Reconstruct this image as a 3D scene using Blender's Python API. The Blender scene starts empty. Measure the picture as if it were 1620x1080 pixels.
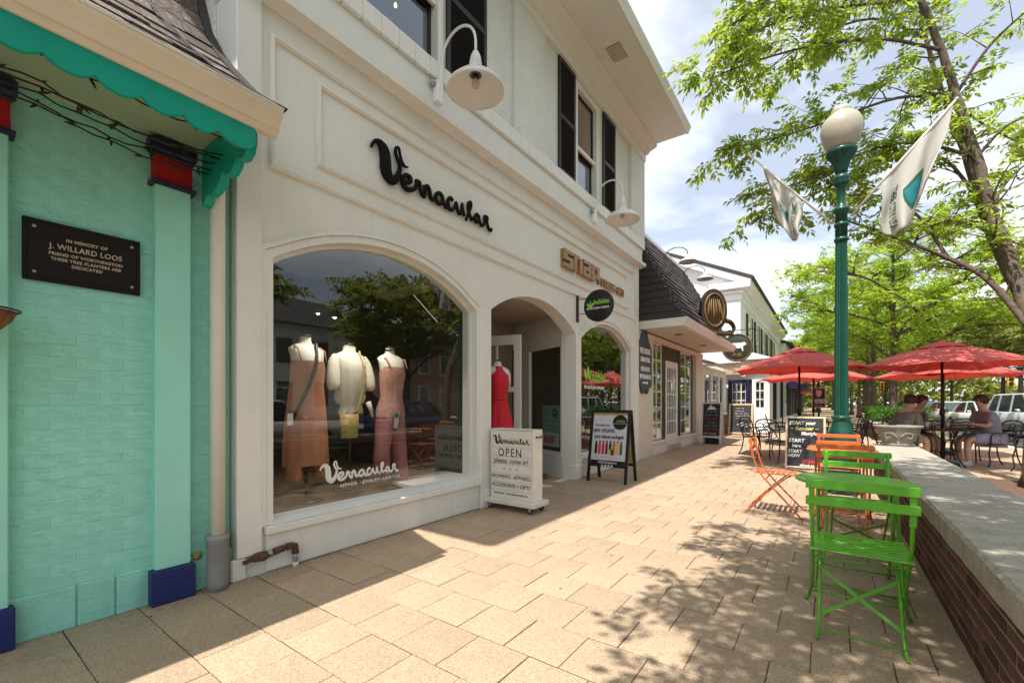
import bpy, bmesh, math, random
import numpy as np
from math import sin, cos, pi, radians, sqrt, atan2, tan
from mathutils import Matrix, Vector, Quaternion

random.seed(7)
scene = bpy.context.scene
COL = scene.collection

# ------------------------------------------------------------------ camera
CAM_H = 1.25
cam_data = bpy.data.cameras.new("Camera")
cam = bpy.data.objects.new("Camera", cam_data)
COL.objects.link(cam)
cam.location = (0, 0, CAM_H)
cam.rotation_euler = (radians(90), 0, radians(35.934))
cam_data.sensor_width = 36.0
cam_data.lens = 36.0 * 694.0 / 1620.0
cam_data.shift_y = 97.0 / 1620.0
cam_data.clip_start = 0.05
cam_data.clip_end = 2000
scene.camera = cam
scene.render.resolution_x = 1024
scene.render.resolution_y = 682

# ------------------------------------------------------------------ sky and sun
SUN_EL = radians(65.8)
SUN_STRENGTH = 5.0
world = bpy.data.worlds.new("World")
scene.world = world
world.use_nodes = True
wn = world.node_tree.nodes
wl = world.node_tree.links
wn.clear()
w_out = wn.new('ShaderNodeOutputWorld')
w_bg = wn.new('ShaderNodeBackground')
w_bg.inputs['Strength'].default_value = 0.125
w_sky = wn.new('ShaderNodeTexSky')
w_sky.sky_type = 'NISHITA'
w_sky.sun_disc = False
w_sky.sun_elevation = SUN_EL
w_sky.sun_rotation = radians(180)
w_sky.air_density = 1.0
w_sky.dust_density = 1.3
w_sky.ozone_density = 1.4
# broken white cloud over the whole dome (projected on a flat layer)
w_geo = wn.new('ShaderNodeTexCoord')
w_sep = wn.new('ShaderNodeSeparateXYZ')
wl.new(w_geo.outputs['Generated'], w_sep.inputs[0])
w_z = wn.new('ShaderNodeMath'); w_z.operation = 'MAXIMUM'; w_z.inputs[1].default_value = 0.0
wl.new(w_sep.outputs['Z'], w_z.inputs[0])
w_za = wn.new('ShaderNodeMath'); w_za.operation = 'ADD'; w_za.inputs[1].default_value = 0.22
wl.new(w_z.outputs[0], w_za.inputs[0])
w_dx = wn.new('ShaderNodeMath'); w_dx.operation = 'DIVIDE'
w_dy = wn.new('ShaderNodeMath'); w_dy.operation = 'DIVIDE'
wl.new(w_sep.outputs['X'], w_dx.inputs[0]); wl.new(w_za.outputs[0], w_dx.inputs[1])
wl.new(w_sep.outputs['Y'], w_dy.inputs[0]); wl.new(w_za.outputs[0], w_dy.inputs[1])
w_com = wn.new('ShaderNodeCombineXYZ')
wl.new(w_dx.outputs[0], w_com.inputs[0]); wl.new(w_dy.outputs[0], w_com.inputs[1])
w_noise = wn.new('ShaderNodeTexNoise')
w_noise.inputs['Scale'].default_value = 1.15
w_noise.inputs['Detail'].default_value = 7
w_noise.inputs['Roughness'].default_value = 0.56
w_noise.inputs['Distortion'].default_value = 0.25
w_map = wn.new('ShaderNodeMapping')
w_map.inputs['Location'].default_value = (0.55, 0.35, 0)
wl.new(w_com.outputs[0], w_map.inputs[0])
wl.new(w_map.outputs[0], w_noise.inputs['Vector'])
w_ramp = wn.new('ShaderNodeValToRGB')
w_ramp.color_ramp.elements[0].position = 0.44
w_ramp.color_ramp.elements[0].color = (0, 0, 0, 1)
w_ramp.color_ramp.elements[1].position = 0.62
w_ramp.color_ramp.elements[1].color = (1, 1, 1, 1)
wl.new(w_noise.outputs['Fac'], w_ramp.inputs['Fac'])
w_fac = wn.new('ShaderNodeMath'); w_fac.operation = 'MULTIPLY_ADD'
w_fac.inputs[1].default_value = 0.66; w_fac.inputs[2].default_value = 0.30
wl.new(w_ramp.outputs['Color'], w_fac.inputs[0])
w_mix = wn.new('ShaderNodeMix'); w_mix.data_type = 'RGBA'
wl.new(w_fac.outputs[0], w_mix.inputs['Factor'])
wl.new(w_sky.outputs['Color'], w_mix.inputs['A'])
w_mix.inputs['B'].default_value = (8.8, 8.95, 9.2, 1)
wl.new(w_mix.outputs['Result'], w_bg.inputs['Color'])
wl.new(w_bg.outputs[0], w_out.inputs['Surface'])

sun_data = bpy.data.lights.new("Sun", 'SUN')
sun_data.energy = SUN_STRENGTH
sun_data.angle = radians(0.53)
sun_data.color = (1.0, 0.955, 0.885)
sun = bpy.data.objects.new("Sun", sun_data)
COL.objects.link(sun)
sun.location = (0, -20, 40)
sun_dir = Vector((0.0, cos(SUN_EL), -sin(SUN_EL)))
sun.rotation_euler = sun_dir.to_track_quat('-Z', 'Y').to_euler()

scene.view_settings.view_transform = 'Standard'
scene.view_settings.look = 'None'
scene.view_settings.exposure = 0.54
scene.view_settings.gamma = 1.0
scene.view_settings.use_curve_mapping = False
scene.render.engine = 'CYCLES'
scene.cycles.max_bounces = 8
scene.cycles.transparent_max_bounces = 12
scene.cycles.caustics_reflective = False
scene.cycles.caustics_refractive = False

# ------------------------------------------------------------------ materials
MATS = {}
def mat(name, col, rough=0.6, var=0.12, scale=6.0, bump=0.0, bscale=40.0, metal=0.0, spec=0.4,
        rand=0.0, island=0.0, col2=None, stain=0.0, stain_col=(0.05, 0.045, 0.035), stain_scale=1.5, drip=0.0):
    m = bpy.data.materials.new(name); m.use_nodes = True
    nt = m.node_tree; n = nt.nodes; l = nt.links
    b = n['Principled BSDF']
    tc = n.new('ShaderNodeTexCoord')
    nz = n.new('ShaderNodeTexNoise'); nz.inputs['Scale'].default_value = scale
    nz.inputs['Detail'].default_value = 6; nz.inputs['Roughness'].default_value = 0.65
    l.new(tc.outputs['Object'], nz.inputs['Vector'])
    mx = n.new('ShaderNodeMix'); mx.data_type = 'RGBA'
    a = tuple(max(0, c * (1 - var)) for c in col); c2 = col2 or tuple(min(1, c * (1 + var)) for c in col)
    mx.inputs['A'].default_value = (*a, 1); mx.inputs['B'].default_value = (*c2, 1)
    mr = n.new('ShaderNodeMapRange'); mr.inputs['From Min'].default_value = 0.3; mr.inputs['From Max'].default_value = 0.7
    l.new(nz.outputs['Fac'], mr.inputs['Value']); l.new(mr.outputs[0], mx.inputs['Factor'])
    out = mx.outputs['Result']
    if stain > 0:
        ns = n.new('ShaderNodeTexNoise'); ns.inputs['Scale'].default_value = stain_scale
        ns.inputs['Detail'].default_value = 9; ns.inputs['Roughness'].default_value = 0.7
        l.new(tc.outputs['Object'], ns.inputs['Vector'])
        rs = n.new('ShaderNodeMapRange'); rs.inputs['From Min'].default_value = 0.55; rs.inputs['From Max'].default_value = 0.8
        rs.inputs['To Max'].default_value = stain
        l.new(ns.outputs['Fac'], rs.inputs['Value'])
        m2 = n.new('ShaderNodeMix'); m2.data_type = 'RGBA'
        l.new(rs.outputs[0], m2.inputs['Factor']); l.new(out, m2.inputs['A']); m2.inputs['B'].default_value = (*stain_col, 1)
        out = m2.outputs['Result']
    if rand > 0 or island > 0:
        src = None
        if rand > 0:
            oi = n.new('ShaderNodeObjectInfo'); src = oi.outputs['Random']; amt = rand
        if island > 0:
            ge = n.new('ShaderNodeNewGeometry')
            if src is not None:
                ad = n.new('ShaderNodeMath'); ad.operation = 'ADD'
                l.new(src, ad.inputs[0]); l.new(ge.outputs['Random Per Island'], ad.inputs[1])
                fr = n.new('ShaderNodeMath'); fr.operation = 'FRACT'; l.new(ad.outputs[0], fr.inputs[0]); src = fr.outputs[0]
            else:
                src = ge.outputs['Random Per Island']
            amt = max(rand, island)
        r2 = n.new('ShaderNodeMapRange'); r2.inputs['To Min'].default_value = 1 - amt; r2.inputs['To Max'].default_value = 1 + amt
        l.new(src, r2.inputs['Value'])
        hs = n.new('ShaderNodeHueSaturation'); l.new(out, hs.inputs['Color']); l.new(r2.outputs[0], hs.inputs['Value'])
        out = hs.outputs['Color']
    l.new(out, b.inputs['Base Color'])
    b.inputs['Roughness'].default_value = rough
    b.inputs['Metallic'].default_value = metal
    b.inputs['Specular IOR Level'].default_value = spec
    if bump > 0:
        nb = n.new('ShaderNodeTexNoise'); nb.inputs['Scale'].default_value = bscale
        nb.inputs['Detail'].default_value = 5; l.new(tc.outputs['Object'], nb.inputs['Vector'])
        bp = n.new('ShaderNodeBump'); bp.inputs['Strength'].default_value = bump; bp.inputs['Distance'].default_value = 0.01
        l.new(nb.outputs['Fac'], bp.inputs['Height']); l.new(bp.outputs[0], b.inputs['Normal'])
    if drip > 0:
        src = b.inputs['Base Color'].links[0].from_socket
        mp = n.new('ShaderNodeMapping'); mp.inputs['Scale'].default_value = (7, 7, 0.45); l.new(tc.outputs['Object'], mp.inputs[0])
        nd = n.new('ShaderNodeTexNoise'); nd.inputs['Scale'].default_value = 1.6; nd.inputs['Detail'].default_value = 8; nd.inputs['Roughness'].default_value = .7
        l.new(mp.outputs[0], nd.inputs['Vector'])
        rd = n.new('ShaderNodeMapRange'); rd.inputs['From Min'].default_value = .52; rd.inputs['From Max'].default_value = .78; rd.inputs['To Max'].default_value = drip
        l.new(nd.outputs['Fac'], rd.inputs['Value'])
        m3 = n.new('ShaderNodeMix'); m3.data_type = 'RGBA'; l.new(rd.outputs[0], m3.inputs['Factor']); l.new(src, m3.inputs['A'])
        m3.inputs['B'].default_value = (*tuple(c*.45 for c in col), 1); l.new(m3.outputs['Result'], b.inputs['Base Color'])
    MATS[name] = m
    return m

def painted_brick(name, col, axis='x', var=0.06, strength=0.5):
    """painted brickwork seen too far off to pick the bricks: courses as relief only"""
    m = mat(name, col, rough=0.55, var=var, scale=2.5, stain=0.12, stain_col=(0.25, 0.27, 0.2), stain_scale=2.2)
    nt = m.node_tree; n = nt.nodes; l = nt.links; b = n['Principled BSDF']
    tc = n.new('ShaderNodeTexCoord'); sp = n.new('ShaderNodeSeparateXYZ'); l.new(tc.outputs['Object'], sp.inputs[0])
    cb = n.new('ShaderNodeCombineXYZ')
    l.new(sp.outputs['Y' if axis == 'x' else 'X'], cb.inputs[0]); l.new(sp.outputs['Z'], cb.inputs[1])
    nz = n.new('ShaderNodeTexNoise'); nz.inputs['Scale'].default_value = 9; l.new(tc.outputs['Object'], nz.inputs['Vector'])
    ml = n.new('ShaderNodeVectorMath'); ml.operation = 'MULTIPLY_ADD'
    l.new(nz.outputs['Color'], ml.inputs[0]); ml.inputs[1].default_value = (0.012, 0.012, 0); l.new(cb.outputs[0], ml.inputs[2])
    bt = n.new('ShaderNodeTexBrick'); bt.inputs['Scale'].default_value = 1.0
    bt.inputs['Brick Width'].default_value = 0.203; bt.inputs['Row Height'].default_value = 0.0677
    bt.inputs['Mortar Size'].default_value = 0.006; bt.inputs['Mortar Smooth'].default_value = 0.6
    bt.inputs['Color1'].default_value = (1, 1, 1, 1); bt.inputs['Color2'].default_value = (0.8, 0.8, 0.8, 1); bt.inputs['Mortar'].default_value = (0, 0, 0, 1)
    l.new(ml.outputs[0], bt.inputs['Vector'])
    n2 = n.new('ShaderNodeTexNoise'); n2.inputs['Scale'].default_value = 35; n2.inputs['Detail'].default_value = 4
    l.new(tc.outputs['Object'], n2.inputs['Vector'])
    ad = n.new('ShaderNodeMath'); ad.operation = 'MULTIPLY_ADD'; ad.inputs[1].default_value = 0.7
    l.new(n2.outputs['Fac'], ad.inputs[0]); l.new(bt.outputs['Color'], ad.inputs[2])
    bp = n.new('ShaderNodeBump'); bp.inputs['Strength'].default_value = strength; bp.inputs['Distance'].default_value = 0.008
    l.new(ad.outputs[0], bp.inputs['Height']); l.new(bp.outputs[0], b.inputs['Normal'])
    return m

def glass(name, tint=(0.82, 0.86, 0.84), boost=1.7, base=0.05):
    m = bpy.data.materials.new(name); m.use_nodes = True
    n = m.node_tree.nodes; l = m.node_tree.links; n.clear()
    o = n.new('ShaderNodeOutputMaterial'); mx = n.new('ShaderNodeMixShader')
    t = n.new('ShaderNodeBsdfTransparent'); t.inputs[0].default_value = (*tint, 1)
    g = n.new('ShaderNodeBsdfGlossy'); g.inputs['Roughness'].default_value = 0.0; g.inputs[0].default_value = (0.95, 0.97, 0.96, 1)
    f = n.new('ShaderNodeFresnel'); gb = n.new('ShaderNodeNewGeometry'); mb_ = n.new('ShaderNodeMapRange')
    mb_.inputs['To Min'].default_value = 1.52; mb_.inputs['To Max'].default_value = 1/1.52   # same glass from both sides
    l.new(gb.outputs['Backfacing'], mb_.inputs['Value']); l.new(mb_.outputs[0], f.inputs['IOR'])
    ma = n.new('ShaderNodeMath'); ma.operation = 'MULTIPLY_ADD'; ma.inputs[1].default_value = boost; ma.inputs[2].default_value = base
    ma.use_clamp = True
    l.new(f.outputs[0], ma.inputs[0]); l.new(ma.outputs[0], mx.inputs[0]); l.new(t.outputs[0], mx.inputs[1]); l.new(g.outputs[0], mx.inputs[2])
    l.new(mx.outputs[0], o.inputs[0]); MATS[name] = m
    return m

def leafmat(name, col, tcol, var=0.35):
    m = bpy.data.materials.new(name); m.use_nodes = True
    n = m.node_tree.nodes; l = m.node_tree.links; n.clear()
    o = n.new('ShaderNodeOutputMaterial'); mx = n.new('ShaderNodeMixShader'); mx.inputs[0].default_value = 0.5
    d = n.new('ShaderNodeBsdfPrincipled'); d.inputs['Roughness'].default_value = 0.5; d.inputs['Specular IOR Level'].default_value = 0.35
    t = n.new('ShaderNodeBsdfTranslucent')
    ge = n.new('ShaderNodeNewGeometry')
    r = n.new('ShaderNodeMapRange'); r.inputs['To Min'].default_value = 1 - var; r.inputs['To Max'].default_value = 1 + var
    l.new(ge.outputs['Random Per Island'], r.inputs['Value'])
    rh = n.new('ShaderNodeMapRange'); rh.inputs['To Min'].default_value = 0.475; rh.inputs['To Max'].default_value = 0.52
    mu = n.new('ShaderNodeMath'); mu.operation = 'MULTIPLY'; mu.inputs[1].default_value = 7.3
    fr = n.new('ShaderNodeMath'); fr.operation = 'FRACT'
    l.new(ge.outputs['Random Per Island'], mu.inputs[0]); l.new(mu.outputs[0], fr.inputs[0]); l.new(fr.outputs[0], rh.inputs['Value'])
    for c, node in ((col, d.inputs['Base Color']), (tcol, t.inputs[0])):
        h = n.new('ShaderNodeHueSaturation'); h.inputs['Color'].default_value = (*c, 1)
        l.new(r.outputs[0], h.inputs['Value']); l.new(rh.outputs[0], h.inputs['Hue']); l.new(h.outputs[0], node)
    l.new(d.outputs[0], mx.inputs[1]); l.new(t.outputs[0], mx.inputs[2]); l.new(mx.outputs[0], o.inputs[0]); MATS[name] = m
    return m

def emit(name, col, s):
    m = bpy.data.materials.new(name); m.use_nodes = True
    b = m.node_tree.nodes['Principled BSDF']; b.inputs['Emission Color'].default_value = (*col, 1); b.inputs['Emission Strength'].default_value = s
    b.inputs['Base Color'].default_value = (*col, 1); MATS[name] = m
    return m

white_wall = mat('white_render', (0.755, 0.745, 0.69), rough=0.55, var=0.03, scale=2, bump=0.08, bscale=60, drip=0.16, stain=0.06, stain_col=(0.4, 0.38, 0.3), stain_scale=1.2)
white_trim = mat('white_trim', (0.765, 0.755, 0.705), rough=0.45, var=0.04, scale=4, bump=0.06, bscale=90, drip=0.2, stain=0.12, stain_col=(0.35, 0.33, 0.26), stain_scale=3)
white_brick = painted_brick('white_painted_brick', (0.72, 0.735, 0.67), strength=0.9)
cream_wall = mat('cream_render', (0.68, 0.615, 0.51), rough=0.6, var=0.04, scale=2, bump=0.1, bscale=50)
white_bright = mat('white_siding', (0.82, 0.82, 0.80), rough=0.55, var=0.03, scale=2)
teal_paint = mat('teal_paint', (0.295, 0.695, 0.60), rough=0.5, var=0.10, scale=3, bump=0.35, bscale=55, rand=0.02, drip=0.22, stain=0.12, stain_col=(0.06, 0.2, 0.16), stain_scale=6)
teal_board = mat('teal_board', (0.315, 0.71, 0.61), rough=0.5, var=0.05, scale=3, bump=0.1, bscale=30)
teal_trim = mat('teal_trim', (0.0, 0.33, 0.25), rough=0.5, var=0.08, scale=5, bump=0.1, bscale=80)
navy_paint = mat('navy_paint', (0.012, 0.024, 0.13), rough=0.45, var=0.15, scale=12, bump=0.15, bscale=60)
navy_dark = mat('navy_dark_paint', (0.012, 0.014, 0.055), rough=0.45, var=0.2, scale=12)
red_paint = mat('red_paint', (0.36, 0.008, 0.012), rough=0.5, var=0.08, scale=8)
soffit_paint = mat('soffit_paint', (0.36, 0.47, 0.33), rough=0.6, var=0.05)
gutter_paint = mat('gutter_paint', (0.70, 0.62, 0.50), rough=0.45, var=0.05, scale=3, stain=0.15, stain_col=(0.4, 0.3, 0.2), stain_scale=4)
shingle_grey = mat('weathered_shingle', (0.092, 0.070, 0.060), rough=0.9, var=0.5, scale=22, bump=0.9, bscale=50, rand=0.5, col2=(0.21, 0.172, 0.152))
shingle_dark = mat('dark_shingle', (0.062, 0.055, 0.052), rough=0.85, var=0.35, scale=25, bump=0.5, bscale=60, rand=0.35)
shutter_black = mat('shutter_paint', (0.022, 0.018, 0.019), rough=0.5, var=0.2)
black_paint = mat('black_paint', (0.014, 0.013, 0.014), rough=0.42, var=0.25, scale=10)
black_iron = mat('black_iron', (0.016, 0.015, 0.016), rough=0.4, var=0.2, spec=0.5)
sign_black = mat('sign_letter_black', (0.009, 0.008, 0.007), rough=0.8, var=0.2, spec=0.15)
bronze_letter = mat('bronze_letter', (0.34, 0.185, 0.07), rough=0.42, var=0.12, scale=6, spec=0.5)
bronze_side = mat('bronze_letter_side', (0.10, 0.055, 0.02), rough=0.45, var=0.12)
lamp_white = mat('lamp_enamel', (0.80, 0.79, 0.76), rough=0.3, var=0.02, spec=0.5)
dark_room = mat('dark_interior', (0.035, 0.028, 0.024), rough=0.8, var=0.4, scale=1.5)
dark_wood_floor = mat('display_floor', (0.13, 0.082, 0.05), rough=0.5, var=0.35, scale=5)
shop_glass = glass('shop_glass', tint=(0.88, 0.91, 0.89), boost=2.0, base=0.01)
dark_glass = glass('upper_glass', tint=(0.55, 0.6, 0.62), boost=2.2, base=0.10)
mann_white = mat('mannequin_cloth', (0.62, 0.58, 0.50), rough=0.7, var=0.04)
rust = mat('rusty_iron', (0.11, 0.055, 0.035), rough=0.8, var=0.5, scale=30, bump=0.5, bscale=90)
galv = mat('galvanised', (0.38, 0.38, 0.38), rough=0.45, var=0.15, scale=10, metal=0.4)
pvc_white = mat('white_pipe', (0.72, 0.70, 0.64), rough=0.4, var=0.05, stain=0.15, stain_col=(0.3, 0.25, 0.2), stain_scale=5)
cast_grey = mat('grey_cast_boot', (0.27, 0.27, 0.27), rough=0.55, var=0.12, scale=8, stain=0.4, stain_col=(0.2, 0.13, 0.09), stain_scale=5)
paver_mat = mat('exposed_aggregate', (0.405, 0.298, 0.203), rough=0.85, var=0.10, scale=2.2, rand=0.075, island=0.075, bump=0.35, bscale=170, stain=0.3, stain_col=(0.21, 0.145, 0.095), stain_scale=3.2)
def speckle(m, amount=0.3, scale=210):
    n = m.node_tree.nodes; l = m.node_tree.links; b = n['Principled BSDF']
    src = b.inputs['Base Color'].links[0].from_socket
    tc = n.new('ShaderNodeTexCoord'); v = n.new('ShaderNodeTexVoronoi'); v.inputs['Scale'].default_value = scale
    ge = n.new('ShaderNodeNewGeometry')
    l.new(ge.outputs['Position'], v.inputs['Vector'])
    sp = n.new('ShaderNodeSeparateColor'); l.new(v.outputs['Color'], sp.inputs[0])
    r = n.new('ShaderNodeMapRange'); r.inputs['To Min'].default_value = 1 - amount; r.inputs['To Max'].default_value = 1 + amount
    l.new(sp.outputs[0], r.inputs['Value'])
    h = n.new('ShaderNodeHueSaturation'); l.new(src, h.inputs['Color']); l.new(r.outputs[0], h.inputs['Value'])
    l.new(h.outputs[0], b.inputs['Base Color'])
speckle(paver_mat)
joint_mat = mat('joint_sand', (0.15, 0.095, 0.055), rough=0.95, var=0.4, scale=40)
brick_mat = mat('red_brick', (0.108, 0.044, 0.032), rough=0.85, var=0.4, scale=14, rand=0.5, island=0.5, bump=0.5, bscale=90, stain=0.35, stain_col=(0.05, 0.03, 0.03), stain_scale=5)
mortar_mat = mat('mortar', (0.28, 0.24, 0.205), rough=0.95, var=0.25, scale=30, bump=0.4, bscale=120)
cap_mat = mat('concrete_cap', (0.38, 0.345, 0.285), rough=0.9, var=0.22, scale=9, bump=0.6, bscale=120, stain=0.5, stain_col=(0.15, 0.13, 0.10), stain_scale=3)
speckle(cap_mat, 0.2, 170)
green_metal = mat('green_chair_paint', (0.105, 0.40, 0.014), rough=0.36, var=0.14, scale=9, spec=0.5, bump=.08, bscale=120, stain=.5, stain_col=(.16,.26,.08), stain_scale=34)
orange_metal = mat('orange_chair_paint', (0.62, 0.14, 0.028), rough=0.42, var=0.14, scale=9, spec=0.5, bump=.08, bscale=120, stain=.5, stain_col=(.38,.20,.12), stain_scale=34)
post_green = mat('lamp_post_green', (0.004, 0.064, 0.040), rough=0.35, var=0.25, scale=14, spec=0.5)
globe_mat = mat('lamp_globe', (0.45, 0.40, 0.32), rough=0.35, var=0.10, scale=5, stain=0.25, stain_col=(0.25, 0.19, 0.13), stain_scale=4)
flag_white = mat('flag_cloth', (0.70, 0.68, 0.63), rough=0.8, var=0.06, scale=5)
flag_teal = mat('flag_teal', (0.02, 0.22, 0.26), rough=0.8, var=0.2, scale=9)
flag_green = mat('flag_green', (0.02, 0.14, 0.07), rough=0.8, var=0.2, scale=9)
pole_white = mat('pole_white', (0.72, 0.68, 0.6), rough=0.4, var=0.05)
umbrella_red = mat('umbrella_canvas', (0.70, 0.165, 0.14), rough=0.85, var=0.08, scale=6, bump=0.1, bscale=200)
def add_translucent(m, col, f):
    n = m.node_tree.nodes; l = m.node_tree.links; o = n['Material Output']; b = n['Principled BSDF']
    t = n.new('ShaderNodeBsdfTranslucent'); t.inputs[0].default_value = (*col, 1); x = n.new('ShaderNodeMixShader'); x.inputs[0].default_value = f
    l.new(b.outputs[0], x.inputs[1]); l.new(t.outputs[0], x.inputs[2]); l.new(x.outputs[0], o.inputs['Surface'])
add_translucent(umbrella_red, (0.85, 0.18, 0.14), 0.40)
add_translucent(flag_white, (0.7, 0.68, 0.62), 0.35)
bark = mat('bark', (0.12, 0.088, 0.065), rough=0.95, var=0.4, scale=14, bump=0.9, bscale=26)
leaf_near = leafmat('ash_leaf', (0.12, 0.20, 0.026), (0.44, 0.57, 0.055))
leaf_locust = leafmat('locust_leaf', (0.17, 0.28, 0.025), (0.50, 0.66, 0.05))
leaf_far = leafmat('far_leaf', (0.17, 0.20, 0.04), (0.38, 0.42, 0.08))
leaf_hedge = leafmat('hedge_leaf', (0.06, 0.16, 0.02), (0.16, 0.33, 0.04))
asphalt = mat('asphalt', (0.055, 0.055, 0.057), rough=0.9, var=0.25, scale=12, bump=0.3, bscale=150)
mulch = mat('mulch', (0.13, 0.078, 0.05), rough=0.95, var=0.5, scale=30, bump=1.0, bscale=70)
concrete = mat('kerb_concrete', (0.42, 0.40, 0.36), rough=0.9, var=0.12, scale=10)
line_paint = mat('road_paint', (0.7, 0.7, 0.66), rough=0.7, var=0.1, scale=20)
grass_ground = mat('ground_earth', (0.12, 0.13, 0.06), rough=0.95, var=0.3, scale=0.6)
tan_stone = mat('tan_stone', (0.25, 0.225, 0.185), rough=0.9, var=0.3, scale=12, bump=0.5, bscale=40)
chalk_black = mat('chalkboard', (0.028, 0.03, 0.033), rough=0.6, var=0.35, scale=5)
chalk_white = mat('chalk_white', (0.80, 0.80, 0.76), rough=0.9, var=0.1, scale=40)
chalk_yellow = mat('chalk_yellow', (0.66, 0.62, 0.16), rough=0.9, var=0.1, scale=40)
chalk_red = mat('chalk_red', (0.62, 0.04, 0.05), rough=0.9, var=0.2, scale=40)
chalk_blue = mat('chalk_blue', (0.28, 0.45, 0.52), rough=0.9, var=0.2, scale=40)
pine_frame = mat('pine_frame', (0.62, 0.42, 0.24), rough=0.55, var=0.12, scale=12)
pine_pale = mat('pale_pine_frame', (0.68, 0.52, 0.38), rough=0.55, var=0.1, scale=12)
white_frame = mat('white_sign_frame', (0.66, 0.68, 0.66), rough=0.55, var=0.08, scale=10)
white_plank = mat('white_plank', (0.72, 0.69, 0.61), rough=0.6, var=0.06, scale=6, rand=0.04, stain=0.12, stain_col=(0.4, 0.33, 0.25), stain_scale=7)
plaque_bronze = mat('plaque_bronze', (0.012, 0.008, 0.0075), rough=0.5, var=0.3, scale=20, spec=0.25)
plaque_letter = mat('plaque_letter', (0.55, 0.47, 0.35), rough=0.45, var=0.15, scale=20)
poster_grey = mat('poster_paper', (0.60, 0.60, 0.66), rough=0.55, var=0.02)
vinyl_white = mat('vinyl_white', (0.72, 0.73, 0.68), rough=0.5, var=0.02)
lime_print = mat('lime_print', (0.30, 0.62, 0.07), rough=0.5, var=0.05)
green_print = mat('green_print', (0.03, 0.30, 0.10), rough=0.5, var=0.05)

def crackle(m):
    n = m.node_tree.nodes; l = m.node_tree.links; b = n['Principled BSDF']
    ge = n.new('ShaderNodeNewGeometry'); mp = n.new('ShaderNodeMapping'); mp.inputs['Scale'].default_value = (1, 5, 34)
    l.new(ge.outputs['Position'], mp.inputs[0])
    nz = n.new('ShaderNodeTexNoise'); nz.inputs['Scale'].default_value = 1.0; nz.inputs['Detail'].default_value = 5; nz.inputs['Distortion'].default_value = 0.8
    l.new(mp.outputs[0], nz.inputs['Vector'])
    ab = n.new('ShaderNodeMath'); ab.operation = 'SUBTRACT'; ab.inputs[1].default_value = 0.5; l.new(nz.outputs['Fac'], ab.inputs[0])
    a2 = n.new('ShaderNodeMath'); a2.operation = 'ABSOLUTE'; l.new(ab.outputs[0], a2.inputs[0])
    r = n.new('ShaderNodeMapRange'); r.inputs['From Max'].default_value = 0.03; l.new(a2.outputs[0], r.inputs['Value'])
    old = b.inputs['Normal'].links[0].from_node
    bp = n.new('ShaderNodeBump'); bp.inputs['Strength'].default_value = 0.45; bp.inputs['Distance'].default_value = 0.004
    l.new(r.outputs[0], bp.inputs['Height']); l.new(old.outputs[0], bp.inputs['Normal']); l.new(bp.outputs[0], b.inputs['Normal'])
crackle(teal_paint)
def crack_dirt(m):
    n = m.node_tree.nodes; l = m.node_tree.links; b = n['Principled BSDF']
    src = b.inputs['Base Color'].links[0].from_socket; ge = n.new('ShaderNodeNewGeometry')
    mp = n.new('ShaderNodeMapping'); mp.inputs['Scale'].default_value = (1, 3.2, 19); mp.inputs['Location'].default_value = (0, 3.3, 1.7); l.new(ge.outputs['Position'], mp.inputs[0])
    nz = n.new('ShaderNodeTexNoise'); nz.inputs['Scale'].default_value = 1.0; nz.inputs['Detail'].default_value = 6; nz.inputs['Distortion'].default_value = 1.2; l.new(mp.outputs[0], nz.inputs['Vector'])
    a = n.new('ShaderNodeMath'); a.operation = 'SUBTRACT'; a.inputs[1].default_value = .55; l.new(nz.outputs['Fac'], a.inputs[0])
    c = n.new('ShaderNodeMath'); c.operation = 'ABSOLUTE'; l.new(a.outputs[0], c.inputs[0])
    r = n.new('ShaderNodeMapRange'); r.inputs['From Max'].default_value = .007; r.inputs['To Min'].default_value = .42; r.inputs['To Max'].default_value = 0; l.new(c.outputs[0], r.inputs['Value'])
    x = n.new('ShaderNodeMix'); x.data_type = 'RGBA'; l.new(r.outputs[0], x.inputs['Factor']); l.new(src, x.inputs['A']); x.inputs['B'].default_value = (.07, .17, .14, 1)
    l.new(x.outputs['Result'], b.inputs['Base Color'])
crack_dirt(teal_paint)

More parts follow.
